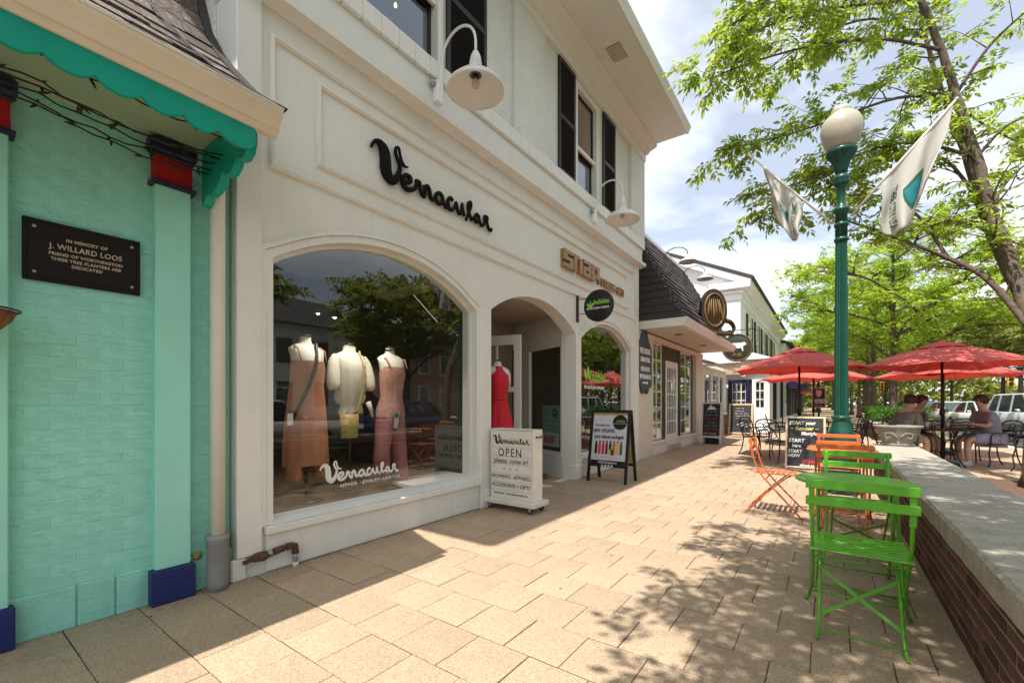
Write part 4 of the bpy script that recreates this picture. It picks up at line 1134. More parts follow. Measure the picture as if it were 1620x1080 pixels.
# strings of fairy lights under the eaves
rg = random.Random(11)
for k, (za, zb, xa, xb, sag) in enumerate(((2.86, 2.80, -2.82, -2.85, .03), (2.83, 2.74, -3.0, -3.03, .05), (2.80, 2.74, -3.1, -3.12, .04), (2.74, 2.72, -3.22, -3.16, .03), (2.81, 2.70, -3.05, -3.2, .06), (2.77, 2.76, -3.16, -3.0, .05))):
    mb = MB(); P = []
    N = 34
    for i in range(N+1):
        t = i/N; y = -1.2 + 2.33*t
        P.append(Vector((xa + (xb-xa)*t + rg.uniform(-.012, .012), y, za + (zb-za)*t - sag*sin(pi*((t*3) % 1)) + rg.uniform(-.008, .008))))
    st = obj('fairy_lights', mb.tube(P, .0048, 5), black_paint)
    tag(st, ['black fairy light string nearest the teal scalloped eaves board', 'black fairy light string sagging most under the teal eaves', 'black fairy light string just above the navy pilaster capital', 'black fairy light string closest to the teal brick wall', 'black fairy light string slanting towards the teal wall as it nears the bracket', 'black fairy light string slanting away from the teal wall as it nears the bracket'][k], 'fairy lights', 'fairy light strings under the eaves')
    for i in range(1, N, 2):
        a = rg.uniform(0, 6.28); d = Vector((cos(a)*.6, sin(a)*.6, rg.uniform(-1, .4))).normalized()
        obj('bulb', MB().tube([P[i], P[i] + d*.02, P[i] + d*.042], [.0062, .0065, .0032], 5), black_paint, st)
# hanging basket at the edge of the view
hbk = thing('hanging_basket', 'wire hanging basket lined with brown coir on the teal pilaster', 'basket', (-3.15, .12, 1.60))
obj('coir_liner', MB().lathe([(.02, -.12), (.09, -.10), (.14, -.04), (.155, .0), (.145, .0), (.12, -.05)], (-3.14, .155, 1.675), 20, cap=False), mat('coir', (.20, .085, .03), rough=.95, var=.5, scale=40, bump=1, bscale=80), hbk)
w_ = MB().tube([(-3.14 + .165*cos(2*pi*k/24), .155 + .165*sin(2*pi*k/24), 1.68) for k in range(24)], .005, 6, closed=True)
obj('wire_rim', w_, black_iron, hbk)
for q in range(3):
    a = 2*pi*q/3 + .5
    obj('hanger_wire', MB().tube([(-3.14 + .165*cos(a), .155 + .165*sin(a), 1.68), (-3.14 + .13*cos(a), .155 + .13*sin(a), 1.78), (-3.14, .155, 1.90)], .003, 5), black_iron, hbk)
obj('bracket', MB().tube([(TX+.06, .155, 1.86), (-3.28, .155, 1.95), (-3.14, .155, 1.91)], .006, 6), black_iron, hbk)

# rusty gas pipe below the shop window
gp_ = thing('rusty_pipe', 'rusty iron pipe with elbow under the big shop window sill', 'pipe', (WX+.06, 1.7, 0))
X0 = WX + .05
obj('valve', MB().lathe([(.018,-.07),(.03,-.045),(.036,-.01),(.034,.02),(.022,.05),(.018,.08)], (X0, 1.50, .145), 12, axis=Matrix(((1,0,0),(0,0,1),(0,-1,0)))), rust, gp_)
obj('pipe_run', MB().tube([(X0, 1.38, .13), (X0, 1.45, .142), (X0, 1.56, .150), (X0, 1.66, .163), (X0, 1.73, .168)], [.015,.016,.018,.016,.017], 12), rust, gp_)
obj('coupling', MB().tube([(X0, 1.585, .154), (X0, 1.66, .163)], .025, 12), rust, gp_)
obj('coupling', MB().tube([(X0, 1.545, .149), (X0, 1.575, .152)], .022, 12), galv, gp_)
obj('elbow', MB().tube([(X0, 1.68, .166), (X0, 1.72, .168), (X0, 1.745, .158), (X0, 1.75, .13), (X0, 1.75, .10)], [.026,.024,.025,.024,.026], 12), rust, gp_)
obj('riser', MB().tube([(X0, 1.75, .12), (X0, 1.75, .03)], .0185, 12), galv, gp_)
obj('collar', MB().tube([(X0, 1.75, .036), (X0, 1.75, -.002)], .023, 12), pvc_white, gp_)
obj('footing', MB().box(WX-.02, WX+.03, 1.31, 1.415, .0, .155, .012), white_trim, gp_)

# ------------------------------------------------------------------ goose-neck lamps
def gooseneck(y, label, X=WX, zb=4.49, reach=.56, R=.285, name='gooseneck_lamp', m=lamp_white, xs=0.0, group=None):
    g = thing(name, label, 'wall lamp', (X, y, zb), 0, group)
    x0 = X + xs
    obj('wall_box', MB().box(x0+.005, x0+.075, y-.05, y+.05, zb-.11, zb+.12, .008), m, g)
    obj('photocell', MB().lathe([(.028, 0), (.028, .04), (.018, .06)], (x0+.045, y-.05, zb+.07), 10, axis=Matrix(((1,0,0),(0,0,-1),(0,1,0)))), galv, g)
    pts = [(x0+.06, y, zb-.02), (x0+.075, y, zb+.12), (x0+.10, y, zb+.28)]
    r = (reach-.10)/2
    for k in range(9):
        a = pi - pi*k/8; pts.append((x0+.10+r + r*cos(a), y, zb+.30 + r*1.05*sin(a)))
    pts.append((x0+reach, y, zb+.17))
    obj('arm', MB().tube(catmull(pts, 2), .0135, 10), m, g)
    ax_ = (x0+reach, y, 0)
    zr = zb - .19
    sh = obj('shade', MB().lathe([(.045, zr+.345), (.05, zr+.33), (.062, zr+.27), (.058, zr+.265), (.075, zr+.205), (.071, zr+.20), (.085, zr+.165), (.12, zr+.145), (R*.72, zr+.105), (R*.92, zr+.05), (R, zr), (R-.008, zr-.004), (R*.9, zr+.042), (R*.70, zr+.095), (.115, zr+.135), (.06, zr+.15)], ax_, 40, cap=False), m, g)
    obj('cap', MB().lathe([(.012, zr+.39), (.03, zr+.38), (.044, zr+.345), (.04, zr+.34)], ax_, 20), m, sh)
    obj('socket', MB().lathe([(.03, zr+.12), (.03, zr+.155)], ax_, 14), black_paint, g)
    obj('bulb', MB().lathe([(.004, zr+.03), (.03, zr+.04), (.04, zr+.065), (.032, zr+.095), (.018, zr+.12)], ax_, 16), mat('dull_bulb_%s' % name, (.55, .5, .45), rough=.15) if 'dull_bulb_'+name not in MATS else MATS['dull_bulb_'+name], g)
    return g
gooseneck(3.27, 'white goose neck lamp above the black script shop name')
gooseneck(7.03, 'white goose neck lamp above the bronze gym letters')

# ------------------------------------------------------------------ fascia signs
vs = thing('script_sign', 'black brush script shop name in raised letters on the white fascia', 'sign', (WX, 3.3, 3.2))
script_word('letters', frame((WX+.002, 2.44, 3.42), FX), 1.75, sign_black, vs, .03)
sn = thing('gym_sign', 'bronze block letter gym sign on the white fascia', 'sign', (WX, 7.1, 3.3))
for k, ch in enumerate('snap'):
    mb = MB(); block_letters(mb, ch, frame((WX+.003, 5.93 + k*.325, 3.365), FX), .285, .262, 0, .07)
    obj('letter', mb, bronze_letter, sn)
x = 7.23
for ch in 'FITNESS-247':
    mb = MB(); block_letters(mb, ch, frame((WX+.003, x, 3.360), FX), .092, .135, 0, .045)
    obj('letter', mb, bronze_letter, sn); x += .107
# hanging round sign
bs = thing('round_hanging_sign', 'round black hanging sign with lime lettering and leaf emblem on the white pier', 'sign', (WX, 6.464, 2.5))
obj('wall_plate', MB().box(WX+.001, WX+.03, 6.435, 6.49, 2.57, 3.01, .004), black_paint, bs)
for z in (2.70, 2.94): obj('bracket_rod', MB().tube([(WX+.02, 6.464, z), (WX+.19, 6.464, z)], .006, 8), black_paint, bs)
C0 = Vector((-2.98, 6.464, 2.797))
obj('disc', MB().lathe([(.245, -.022), (.253, -.018), (.253, .018), (.245, .022)], C0, 48, axis=Matrix(((1,0,0),(0,0,1),(0,-1,0)))), black_paint, bs)
fy = frame((C0.x+.055, C0.y-.0225, C0.z+.055), FY)
text('lettering', 'bubbles', .105, fy, lime_print, bs, .0015, sx=.82, bold=.002)
text('lettering', 'the tea & juice company', .048, frame((C0.x-.005, C0.y-.0225, C0.z-.035), FY), vinyl_white, bs, .0015, sx=.82, bold=.0014)
for k, (cx, cz, tl, mm) in enumerate(((-.165, .015, .75, lime_print), (-.135, .05, 0, green_print), (-.105, .015, -.75, lime_print))):
    poly = []
    for q in range(14):
        a = 2*pi*q/14; u = .02*sin(a)*(1-.3*cos(a)); v = .045*cos(a); poly.append((cx + u*cos(tl) - v*sin(tl), cz + u*sin(tl) + v*cos(tl)))
    obj('leaf_emblem', MB().prism(poly, frame((C0.x, C0.y-.0225, C0.z), FY), 0, .0025 + .0006*k), mm, bs)

# ------------------------------------------------------------------ mannequins in the display
def mannequin(x, y, label, z0=.345, rot=0.0, neck=1.80, kind=0):
    g = thing('mannequin', label, 'mannequin', (x, y, z0), rot)
    h = neck - z0
    n = neck
    # torso form: local coordinates, facing +x
    T = [(0,0,n-.86,.085,.13), (0,0,n-.78,.10,.15), (.01,0,n-.68,.095,.14), (.015,0,n-.52,.075,.108), (.02,0,n-.40,.09,.12), (.03,0,n-.28,.105,.138), (.02,0,n-.17,.09,.155), (.0,0,n-.115,.068,.165), (-.01,0,n-.085,.055,.115), (-.012,0,n-.06,.045,.058), (-.01,0,n-.02,.042,.047), (-.008,0,n,.042,.046)]
    T = [(a,b,c-z0,d,e) for (a,b,c,d,e) in T]
    obj('torso', MB().loft(T, 24), mann_white, g, world=False)
    obj('neck_cap', MB().lathe([(.048, n-z0), (.048, n-z0+.012), (.01, n-z0+.02)], (-.008,0,0), 18), black_paint, g, world=False)
    obj('stand', MB().tube([(0,0,0.02), (0,0,n-z0-.8)], .014, 10).lathe([(.15,0),(.15,.012),(.03,.022)], (0,0,0), 24), black_paint, g, world=False)
    return g, n - z0
rust_cloth = mat('rust_slip_dress', (.42, .165, .09), rough=.6, var=.08, scale=4, bump=.1, bscale=200)
linen = mat('linen_shirt', (.55, .51, .42), rough=.85, var=.08, scale=14, bump=.2, bscale=150)
print_top = mat('print_cami', (.42, .21, .16), rough=.8, var=.6, scale=70)
mauve = mat('mauve_trousers', (.30, .12, .12), rough=.8, var=.08)
red_cloth = mat('red_dress', (.52, .006, .02), rough=.6, var=.06, scale=5)
tan_leather = mat('tan_leather', (.36, .24, .07), rough=.5, var=.1)
def dshift(R, n): return [(a, b, n + c, d, e, *(f)) for (a, b, c, d, e, *f) in R]
# 1 rust slip dress with a cross-body strap
g, n = mannequin(-3.92, 2.165, 'mannequin in a rust slip dress with black cross body strap', neck=1.86)
obj('slip_dress', MB().loft(dshift([(0,0,-1.18,.135,.205,.07), (0,0,-1.0,.13,.20,.055), (0,0,-.80,.125,.19,.04), (.01,0,-.62,.115,.172,.022), (.015,0,-.45,.105,.155,.006), (.03,0,-.30,.118,.155), (.03,0,-.23,.114,.150)], n), 40, nf=11, cap=False), rust_cloth, g, world=False)
for s_ in (-1, 1): obj('hem_panel', MB().loft(dshift([(.03, s_*.13, -1.30, .085, .06, .03), (.03, s_*.13, -1.12, .085, .062, .03)], n), 16, nf=3, cap=False), rust_cloth, g, world=False)
for s in (-1, 1): obj('dress_strap', MB().tube([(.14, s*.12, n-.235), (.10, s*.125, n-.13), (.02, s*.12, n-.09), (-.07, s*.11, n-.14)], .006, 6), rust_cloth, g, world=False)
obj('bag_strap', MB().tube(catmull([(.04, .075, n-.055), (.14, .02, n-.25), (.165, -.06, n-.45), (.15, -.15, n-.65), (.12, -.21, n-.80)], 4), .016, 8), black_paint, g, world=False)
obj('price_tag', MB().box(.19, .192, -.27, -.22, n-.80, n-.70), vinyl_white, g, world=False)
# 2 linen shirt and bucket bag
g, n = mannequin(-3.98, 2.66, 'mannequin in an open cream linen shirt with a small bucket bag', neck=1.84)
obj('shirt', MB().loft(dshift([(.01,0,-.60,.10,.13,.06), (.01,0,-.545,.12,.158,.06), (.02,0,-.40,.112,.152,.045), (.03,0,-.28,.115,.152,.03), (.02,0,-.17,.10,.16,.02), (0,0,-.10,.075,.145), (-.01,0,-.065,.055,.068), (-.005,0,-.015,.058,.063)], n), 44, nf=13, cap=False), linen, g, world=False)
for s_ in (-1, 1): obj('sleeve', MB().tube(catmull([(.0, s_*.14, n-.13), (.01, s_*.182, n-.20), (.03, s_*.20, n-.32), (.04, s_*.205, n-.42), (.045, s_*.202, n-.46)], 3), [.05, .052, .055, .058, .06, .062, .064, .066, .066, .064, .06, .052, .044], 18), linen, g, world=False)
for k in range(5): obj('button', MB().lathe([(.008,0),(.008,.004)], (.165 - .01*abs(k-2), .07, n-.14-.09*k), 8, axis=Matrix(((0,0,1),(0,1,0),(-1,0,0)))), black_paint, g, world=False)
obj('tie_knot', MB().tube([(.15, .11, n-.58), (.17, .13, n-.66), (.16, .16, n-.74)], [.03, .02, .008], 8), linen, g, world=False)
obj('skirt', MB().loft(dshift([(0,0,-.92,.11,.145,.02), (0,0,-.75,.112,.15,.02), (.0,0,-.58,.092,.125)], n), 28), black_paint, g, world=False)
obj('bag', MB().loft([(.19,-.13,n-.93,.06,.085), (.19,-.13,n-.85,.065,.09), (.19,-.13,n-.84,.066,.091), (.19,-.13,n-.70,.07,.095)], 20), tan_leather, g, world=False)
obj('bag_strap', MB().tube(catmull([(.06, .07, n-.06), (.16, .06, n-.28), (.18, .02, n-.5), (.20, -.06, n-.70)], 4), .009, 6), tan_leather, g, world=False)
# 3 print cami with mauve trousers
g, n = mannequin(-3.86, 3.08, 'mannequin in a print camisole and mauve wide trousers', neck=1.84)
obj('camisole', MB().loft(dshift([(0,0,-.74,.125,.168,.04), (0,0,-.64,.118,.158,.03), (.015,0,-.52,.09,.125,.012), (.02,0,-.40,.105,.14), (.035,0,-.28,.118,.148), (.03,0,-.21,.11,.14)], n), 28, nf=7, cap=False), print_top, g, world=False)
for s in (-1, 1): obj('strap', MB().tube([(.14, s*.11, n-.22), (.09, s*.12, n-.12), (-.05, s*.11, n-.12)], .007, 6), print_top, g, world=False)
for s in (-1, 1): obj('trouser_leg', MB().loft([(.0, s*.125, .06, .095, .085, .04), (0, s*.115, .40, .088, .082, .03), (0, s*.092, n-.95, .10, .085, .015), (0, s*.075, n-.80, .112, .09, .01), (0, s*.05, n-.66, .10, .10)], 26, nf=7), mauve, g, world=False)
obj('choker', MB().tube([(-.008+.05*cos(2*pi*k/16), .054*sin(2*pi*k/16), n-.02) for k in range(16)], .007, 6, closed=True), black_paint, g, world=False)
obj('sunglasses', MB().lathe([(.001,0),(.026,.003),(.026,.007)], (.15, -.05, n-.72), 14, axis=Matrix(((0,0,1),(0,1,0),(-1,0,0)))), mat('mirror_teal', (.02,.25,.28), rough=.1, metal=.8), g, world=False)
# red dress at the door
g, n = mannequin(-3.66, 4.72, 'mannequin in a sleeveless red dress inside the shop doorway', z0=0.0, rot=-.55, neck=1.815)
obj('red_dress', MB().loft(dshift([(0,0,-1.12,.24,.255,.11), (0,0,-.95,.20,.215,.09), (0,0,-.78,.165,.18,.06), (.01,0,-.62,.125,.145,.03), (.015,0,-.52,.092,.118,.01), (.02,0,-.44,.10,.125), (.035,0,-.30,.122,.148), (.03,0,-.19,.112,.14), (.0,0,-.12,.08,.10), (-.01,0,-.07,.055,.07)], n), 48, nf=10, cap=False), red_cloth, g, world=False)
obj('waist_tie', MB().tube([(.015 + .096*cos(2*pi*k/20), .122*sin(2*pi*k/20), n-.52) for k in range(20)], .012, 6, closed=True), red_cloth, g, world=False)
for s in (-1, 1): obj('arm_cap', MB().loft([(0.01, s*.135, n-.38, .012, .012), (.015, s*.142, n-.33, .05, .024), (.012, s*.148, n-.25, .062, .028), (.006, s*.150, n-.17, .05, .026), (0, s*.145, n-.115, .014, .014)], 18), mann_white, g, world=False)

# ------------------------------------------------------------------ rolling plank sign
ps = thing('rolling_plank_sign', 'white plank sign on castors with black hand lettering by the shop door', 'sign', (-3.0, 4.2, 0))
for k in range(8):
    z0 = .128 + k*.1005; o = put('plank', MB().box(-3.305, -2.705, 4.122, 4.140, z0, z0+.098, .0025).mesh('plank'), white_plank, ps)
obj('box_back', MB().box(-3.303, -2.707, 4.1405, 4.305, .13, .930), white_plank, ps)
obj('side_board', MB().box(-2.7065, -2.690, 4.118, 4.310, .128, .934, .002), white_plank, ps)
obj('top_board', MB().box(-3.309, -2.690, 4.118, 4.310, .9345, .945, .003), white_plank, ps)
obj('platform', MB().box(-3.345, -2.645, 4.055, 4.385, .073, .127, .005), white_plank, ps)
for (x, y) in ((-3.29, 4.10), (-2.72, 4.10), (-3.29, 4.34), (-2.72, 4.34)):
    c = obj('castor', MB().lathe([(.030,-.011),(.033,-.006),(.033,.006),(.030,.011)], (x, y, .031), 16, axis=Matrix(((1,0,0),(0,0,1),(0,-1,0)))), mat('castor_rubber', (.06,.06,.06), rough=.6) if 'castor_rubber' not in MATS else MATS['castor_rubber'], ps)
    obj('fork', MB().box(x-.014, x+.014, y-.017, y-.0125, .03, .073).box(x-.014, x+.014, y+.0125, y+.017, .03, .073), galv, c)
fp = 4.1215
script_word('lettering', frame((-3.27, fp, .80), FY), .53, sign_black, ps, .002, .9)
text('lettering', 'OPEN', .135, frame((-3.02, fp, .665), FY), sign_black, ps, .001, sx=.85, space=1.25)
text('lettering', 'please, come in!', .088, frame((-3.01, fp, .57), FY), sign_black, ps, .001, sx=.85, shear=.2)
text('lettering', '•   •   •', .06, frame((-3.01, fp, .475), FY), sign_black, ps, .001, sx=1.3)
text('lettering', "WOMEN'S  APPAREL", .066, frame((-3.01, fp, .385), FY), sign_black, ps, .001, sx=.95, shear=.12)
text('lettering', 'ACCESSORIES + GIFTS', .062, frame((-3.01, fp, .285), FY), sign_black, ps, .001, sx=.92, shear=.12)
text('lettering', 'thevernacular  |  www.shopvernacular.com', .034, frame((-3.01, fp, .19), FY), sign_black, ps, .001, sx=.82, shear=.15)
bowm = MB().tube([(-2.6895, 4.17, .86), (-2.683, 4.20, .855), (-2.683, 4.225, .853)], [.014, .006, .004], 6).tube([(-2.6895, 4.28, .86), (-2.683, 4.25, .855), (-2.683, 4.225, .853)], [.014, .006, .004], 6)
obj('bow_handle', bowm, black_iron, ps)

# ------------------------------------------------------------------ A-frame boards
def aframe(name, label, x0, x1, yf, yb, H, mfr, mboard, leg=.10, w=.045, t=.03, panel_m=None):
    g = thing(name, label, 'A-frame sign', ((x0+x1)/2, (yf+yb)/2, 0))
    ym = (yf+yb)/2
    for (ye, s, nm) in ((yf, -1, 'front_panel'), (yb, 1, 'back_panel')):
        top = Vector((0, ym + s*.018, H)); bot = Vector((0, ye, 0)); d = (top-bot); L = d.length; d.normalize(); nn = Vector((1,0,0)).cross(d)
        def pb(mb, xa, xb, u0, u1, off=0.0, th=t/2): return mb.obox(Vector(((xa+xb)/2, 0, 0)) + bot + d*((u0+u1)/2) + nn*off, (1,0,0), d, nn, (xb-xa)/2, (u1-u0)/2, th)
        for xa in (x0, x1-w): obj('leg', pb(MB(), xa, xa+w, 0, L), mfr, g)
        obj('rail', pb(MB(), x0+w, x1-w, L-w, L-.001, 0, t/2-.001), mfr, g)
        obj('rail', pb(MB(), x0+w, x1-w, L*leg, L*leg+w, 0, t/2-.001), mfr, g)
        obj(nm, pb(MB(), x0+w, x1-w, L*leg+w, L-w, 0, .006), panel_m if (panel_m and s < 0) else mboard, g)
    top = Vector((0, ym-.018, H)); bot = Vector((0, yf, 0)); d = (top-bot); L = d.length; d.normalize()
    nrm = Vector((1,0,0)).cross(d)
    nrm = nrm if nrm.y < 0 else -nrm
    return g, bot, d, nrm, L
def on(g, bot, d, nrm, x, u, off): return ((x, bot.y + d.y*u + nrm.y*off, d.z*u + nrm.z*off), (1,0,0), d, nrm)
g, b, d, nr_, L = aframe('juice_board', 'black A-frame board with a juice poster outside the arched window', -3.175, -2.505, 6.43, 6.87, 1.135, black_paint, mat('board_back_tan', (.38,.26,.12), rough=.7, var=.1), leg=.21)
def PR(poly, x, u, off): return on(g, b, d, nr_, x, u, off)
obj('poster', MB().prism([(-.285, 0), (.285, 0), (.285, .72), (-.285, .72)], on(g, b, d, nr_, -2.84, L*.21+.105, .0065), 0, .003), poster_grey, g)
obj('black_strip', MB().prism([(-.285, 0), (.285, 0), (.285, .055), (-.285, .055)], on(g, b, d, nr_, -2.84, L*.21+.047, .0065), 0, .004), black_paint, g)
cir = [(.118*cos(2*pi*k/32), .118*sin(2*pi*k/32)) for k in range(32)]
obj('logo_disc', MB().prism(cir, on(g, b, d, nr_, -2.675, .955, .0098), 0, .003), black_paint, g)
text('lettering', 'bubbles', .055, on(g, b, d, nr_, -2.66, .975, .0135), lime_print, g, .0006, sx=.9)
text('lettering', 'the tea & juice company', .022, on(g, b, d, nr_, -2.675, .935, .0135), vinyl_white, g, .0006)
text('lettering', 'Ask about our', .058, on(g, b, d, nr_, -2.96, .905, .0098), sign_black, g, .0008, sx=.72, bold=.0012)
text('lettering', 'NEW ORGANIC', .085, on(g, b, d, nr_, -2.93, .815, .0098), sign_black, g, .0008, sx=.62, bold=.002)
text('lettering', 'juice cleanse packages!', .082, on(g, b, d, nr_, -2.84, .72, .0098), sign_black, g, .0008, sx=.66, bold=.002)
bc = [(.02,.02,.05),(.55,.10,.03),(.62,.03,.08),(.25,.03,.03),(.06,.05,.02),(.60,.13,.02),(.58,.52,.10),(.10,.11,.06)]
for k in range(8):
    x = -3.05 + k*.06; mm = mat('juice_%d' % k, bc[k], rough=.4, var=.15, scale=20)
    obj('printed_bottle', MB().prism([(-.022, 0), (.022, 0), (.022, .15), (.013, .185), (-.013, .185), (-.022, .15)], on(g, b, d, nr_, x, .445, .0098), 0, .0012 + .0001*k), mm, g)
    obj('printed_cap', MB().prism([(-.014, 0), (.014, 0), (.014, .022), (-.014, .022)], on(g, b, d, nr_, x, .632, .0098), 0, .0012), black_paint, g)
for (x, k) in ((-2.815, 6), (-2.77, 4)):
    obj('printed_bottle', MB().prism([(-.018, 0), (.018, 0), (.018, .07), (.010, .09), (-.010, .09), (-.018, .07)], on(g, b, d, nr_, x, .43, .0112), 0, .0014), MATS['juice_%d' % k], g)
scrawl(on(g, b, d, nr_, -2.84, .395, .0098), .46, .024, mat('tan_print', (.5,.28,.13)), g, 9)
text('lettering', 'BubblesTeaCompany.com', .048, on(g, b, d, nr_, -2.84, .315, .0108), vinyl_white, g, .0006, sx=.62, bold=.0008)
for k in range(4): obj('icon_dot', MB().prism([(.017*cos(2*pi*q/14), .017*sin(2*pi*q/14)) for q in range(14)], on(g, b, d, nr_, -2.92 + k*.053, .262, .0155), 0, .001), vinyl_white, g)
obj('carry_handle', MB().tube(catmull([(-3.12, 6.65, 1.12), (-3.09, 6.65, 1.17), (-2.98, 6.65, 1.185), (-2.90, 6.65, 1.15)], 4), .012, 8), black_paint, g)
# teal poster on the easel inside the lobby window
lp = thing('lobby_poster', 'teal juice poster in the dark lobby window behind the plank sign', 'poster', (-4.05, 6.75, .5))
obj('sheet', MB().obox(P0 + ax*.52 + an*-.10 + az*.80, ax, an, az, .26, .006, .40), mat('teal_poster', (.12,.36,.29), rough=.6, var=.1), lp)
obj('lower_strip', MB().obox(P0 + ax*.52 + an*-.092 + az*.60, ax, an, az, .255, .004, .12), poster_grey, lp)

LU, LN = -ax, an
def lfr(u, z, off): return (P0 + ax*u + an*(-.10 + off) + az*z, LU, az, LN)
obj('black_base', MB().obox(P0 + ax*.52 + an*-.096 + az*.445, ax, an, az, .26, .008, .05), black_paint, lp)
obj('logo_disc', MB().prism([(.085*cos(2*pi*k/28), .085*sin(2*pi*k/28)) for k in range(28)], lfr(.39, 1.07, .0065), 0, .003), black_paint, lp)
text('lettering', 'bubbles', .04, lfr(.39, 1.075, .0105), lime_print, lp, .0005)
for q, z_ in enumerate((1.12, 1.03, .93, .85)): scrawl(lfr(.66 if z_ > 1 else .53, z_, .0065), .18 if z_ > 1 else .42, .05, sign_black, lp, 20+q)
for k in range(7): obj('printed_bottle', MB().prism([(-.02, 0), (.02, 0), (.02, .12), (.01, .15), (-.01, .15), (-.02, .12)], lfr(.70 - .06*k, .53, .0135), 0, .0015), MATS['juice_%d' % k], lp)

# START chalkboard
g, b, d, nr_, L = aframe('start_chalkboard', 'pine framed chalkboard with chalk lettering between orange chair and lamp post', -.70, -.065, 9.9, 10.35, .985, pine_pale, chalk_black, leg=.02, w=.032, t=.022)
cxs = -.40
for (t, dx, u, s, m_, sh) in (('START your', -.03, .88, .092, chalk_white, .1), ('~ Summer ~', .0, .775, .095, chalk_yellow, .25), ('lifestyle', .08, .68, .092, chalk_white, .15), ('START', -.12, .54, .095, chalk_white, .1), ('here', -.12, .44, .085, chalk_white, .1), ('START', -.14, .335, .085, chalk_white, .1), ('NOW', -.16, .25, .08, chalk_white, .1), ('SNAP', .08, .145, .10, chalk_red, .3), ('FITNESS 24-7', .06, .07, .05, chalk_white, .3)):
    text('lettering', t, s, on(g, b, d, nr_, cxs + dx, u, .0065), m_, g, .001, sx=.9, shear=sh, bold=.003)
obj('drawn_arrow', MB().prism([(0,0),(.10,.05),(.09,.02),(.22,.045),(.22,-.02),(.09,-.015),(.11,-.05)], on(g, b, d, nr_, -.36, .44, .0065), 0, .001), mat('chalk_orange', (.75,.25,.12), rough=.9), g)
# white framed menu board
g, b, d, nr_, L = aframe('menu_chalkboard', 'white framed chalkboard with mountain drawing by the french door shop', -3.20, -2.62, 14.2, 14.65, 1.27, white_frame, chalk_black, leg=.16, w=.05, t=.03)
obj('mountain_logo', MB().prism([(-.14,0),(.14,0),(.05,.10),(.02,.085),(-.02,.15)], on(g, b, d, nr_, -2.91, 1.06, .0065), 0, .001), chalk_white, g)
for q, (u, hh, w_, m_) in enumerate(((1.0, .05, .32, chalk_blue), (.90, .06, .36, chalk_blue), (.79, .06, .34, chalk_red), (.66, .045, .2, chalk_yellow), (.57, .055, .38, chalk_blue), (.46, .065, .36, chalk_red), (.33, .075, .42, chalk_white))): scrawl(on(g, b, d, nr_, -2.91, u, .0065), w_, hh, m_, g, 40+q)
obj('weight', MB().box(-3.1, -2.72, 14.34, 14.5, 0, .17, .02), black_paint, g)
# pine framed board by the planter
g, b, d, nr_, L = aframe('pine_chalkboard', 'golden pine framed chalkboard with slanted chalk lines by the dark door', -3.25, -2.40, 19.0, 19.5, 1.22, pine_frame, chalk_black, leg=.03, w=.065, t=.03)
for k, u in enumerate((1.06, .95, .85, .75, .65)): scrawl(on(g, b, d, nr_, -2.86 + .03*k, u, .0065), .30 + .07*k, .055, chalk_blue if k == 4 else chalk_white, g, 60+k)
for k in range(3): obj('chalk_stroke', MB().bar(Vector((-2.95 + k*.1, 0, 0)) + b + d*(.40 - .06*k) + nr_*.007, Vector((-2.68 + k*.1, 0, 0)) + b + d*(.52 - .06*k) + nr_*.007, .016, .002, nr_), chalk_white, g)

# ------------------------------------------------------------------ bistro sets
def bistro_chair(m, label, loc, rotz, group):
    """folding slatted chair; local +y is the way the sitter faces"""
    g = thing('bistro_chair', label, 'chair', loc, rotz, group)
    hw, hb = .205, .172
    for s in (-1, 1):
        x = s*hw
        # long member: back top down to the front foot
        P = catmull([(x, -.235, .835), (x, -.222, .70), (x, -.175, .52), (x, -.10, .40), (x*1.02, .06, .215), (x*1.12, .20, .06), (x*1.2, .245, .012), (x*1.22, .275, .010)], 4)
        obj('back_leg_bar', MB().tube(P, .0090, 8), m, g, world=False)
        obj('back_upright_face', MB().bar((x, -.247, .84), (x, -.222, .64), .026, .006, (0,1,0)), m, g, world=False)
        # short member: rear foot up to the seat front
        x2 = s*hb
        P = catmull([(x2*1.05, -.30, .010), (x2*1.05, -.272, .012), (x2, -.24, .06), (x2, -.06, .255), (x2, .10, .41), (x2, .165, .452)], 4)
        obj('front_leg_bar', MB().tube(P, .0080, 8), m, g, world=False)
        obj('seat_rail', MB().bar((x2*.82, -.20, .446), (x2*.82, .19, .446), .03, .006), m, g, world=False)
    for (z, y) in ((.815, -.250), (.725, -.243)):
        obj('back_slat', MB().box(-.232, .232, y-.004, y+.004, z-.024, z+.024, .003), m, g, world=False)
    for k in range(8):
        y = -.19 + k*.053
        obj('seat_slat', MB().box(-.215, .215, y-.0165, y+.0165, .4515, .4565, .0015), m, g, world=False)
    obj('cross_bar', MB().tube([(-hb*1.03, -.262, .045), (hb*1.03, -.262, .045)], .0045, 6), m, g, world=False)
    obj('cross_bar', MB().tube([(-hw*1.1, .17, .095), (hw*1.1, .17, .095)], .0055, 6), m, g, world=False)
    obj('cross_bar', MB().tube([(-hw, -.09, .385), (hw, -.09, .385)], .006, 6), m, g, world=False)
    for s in (-1, 1):
        obj('brace', MB().bar((-s*hb, -.19 - .002*s, .10), (s*hb, -.02 - .002*s, .30), .018, .003, (0,-1,.25)), m, g, world=False)
    return g
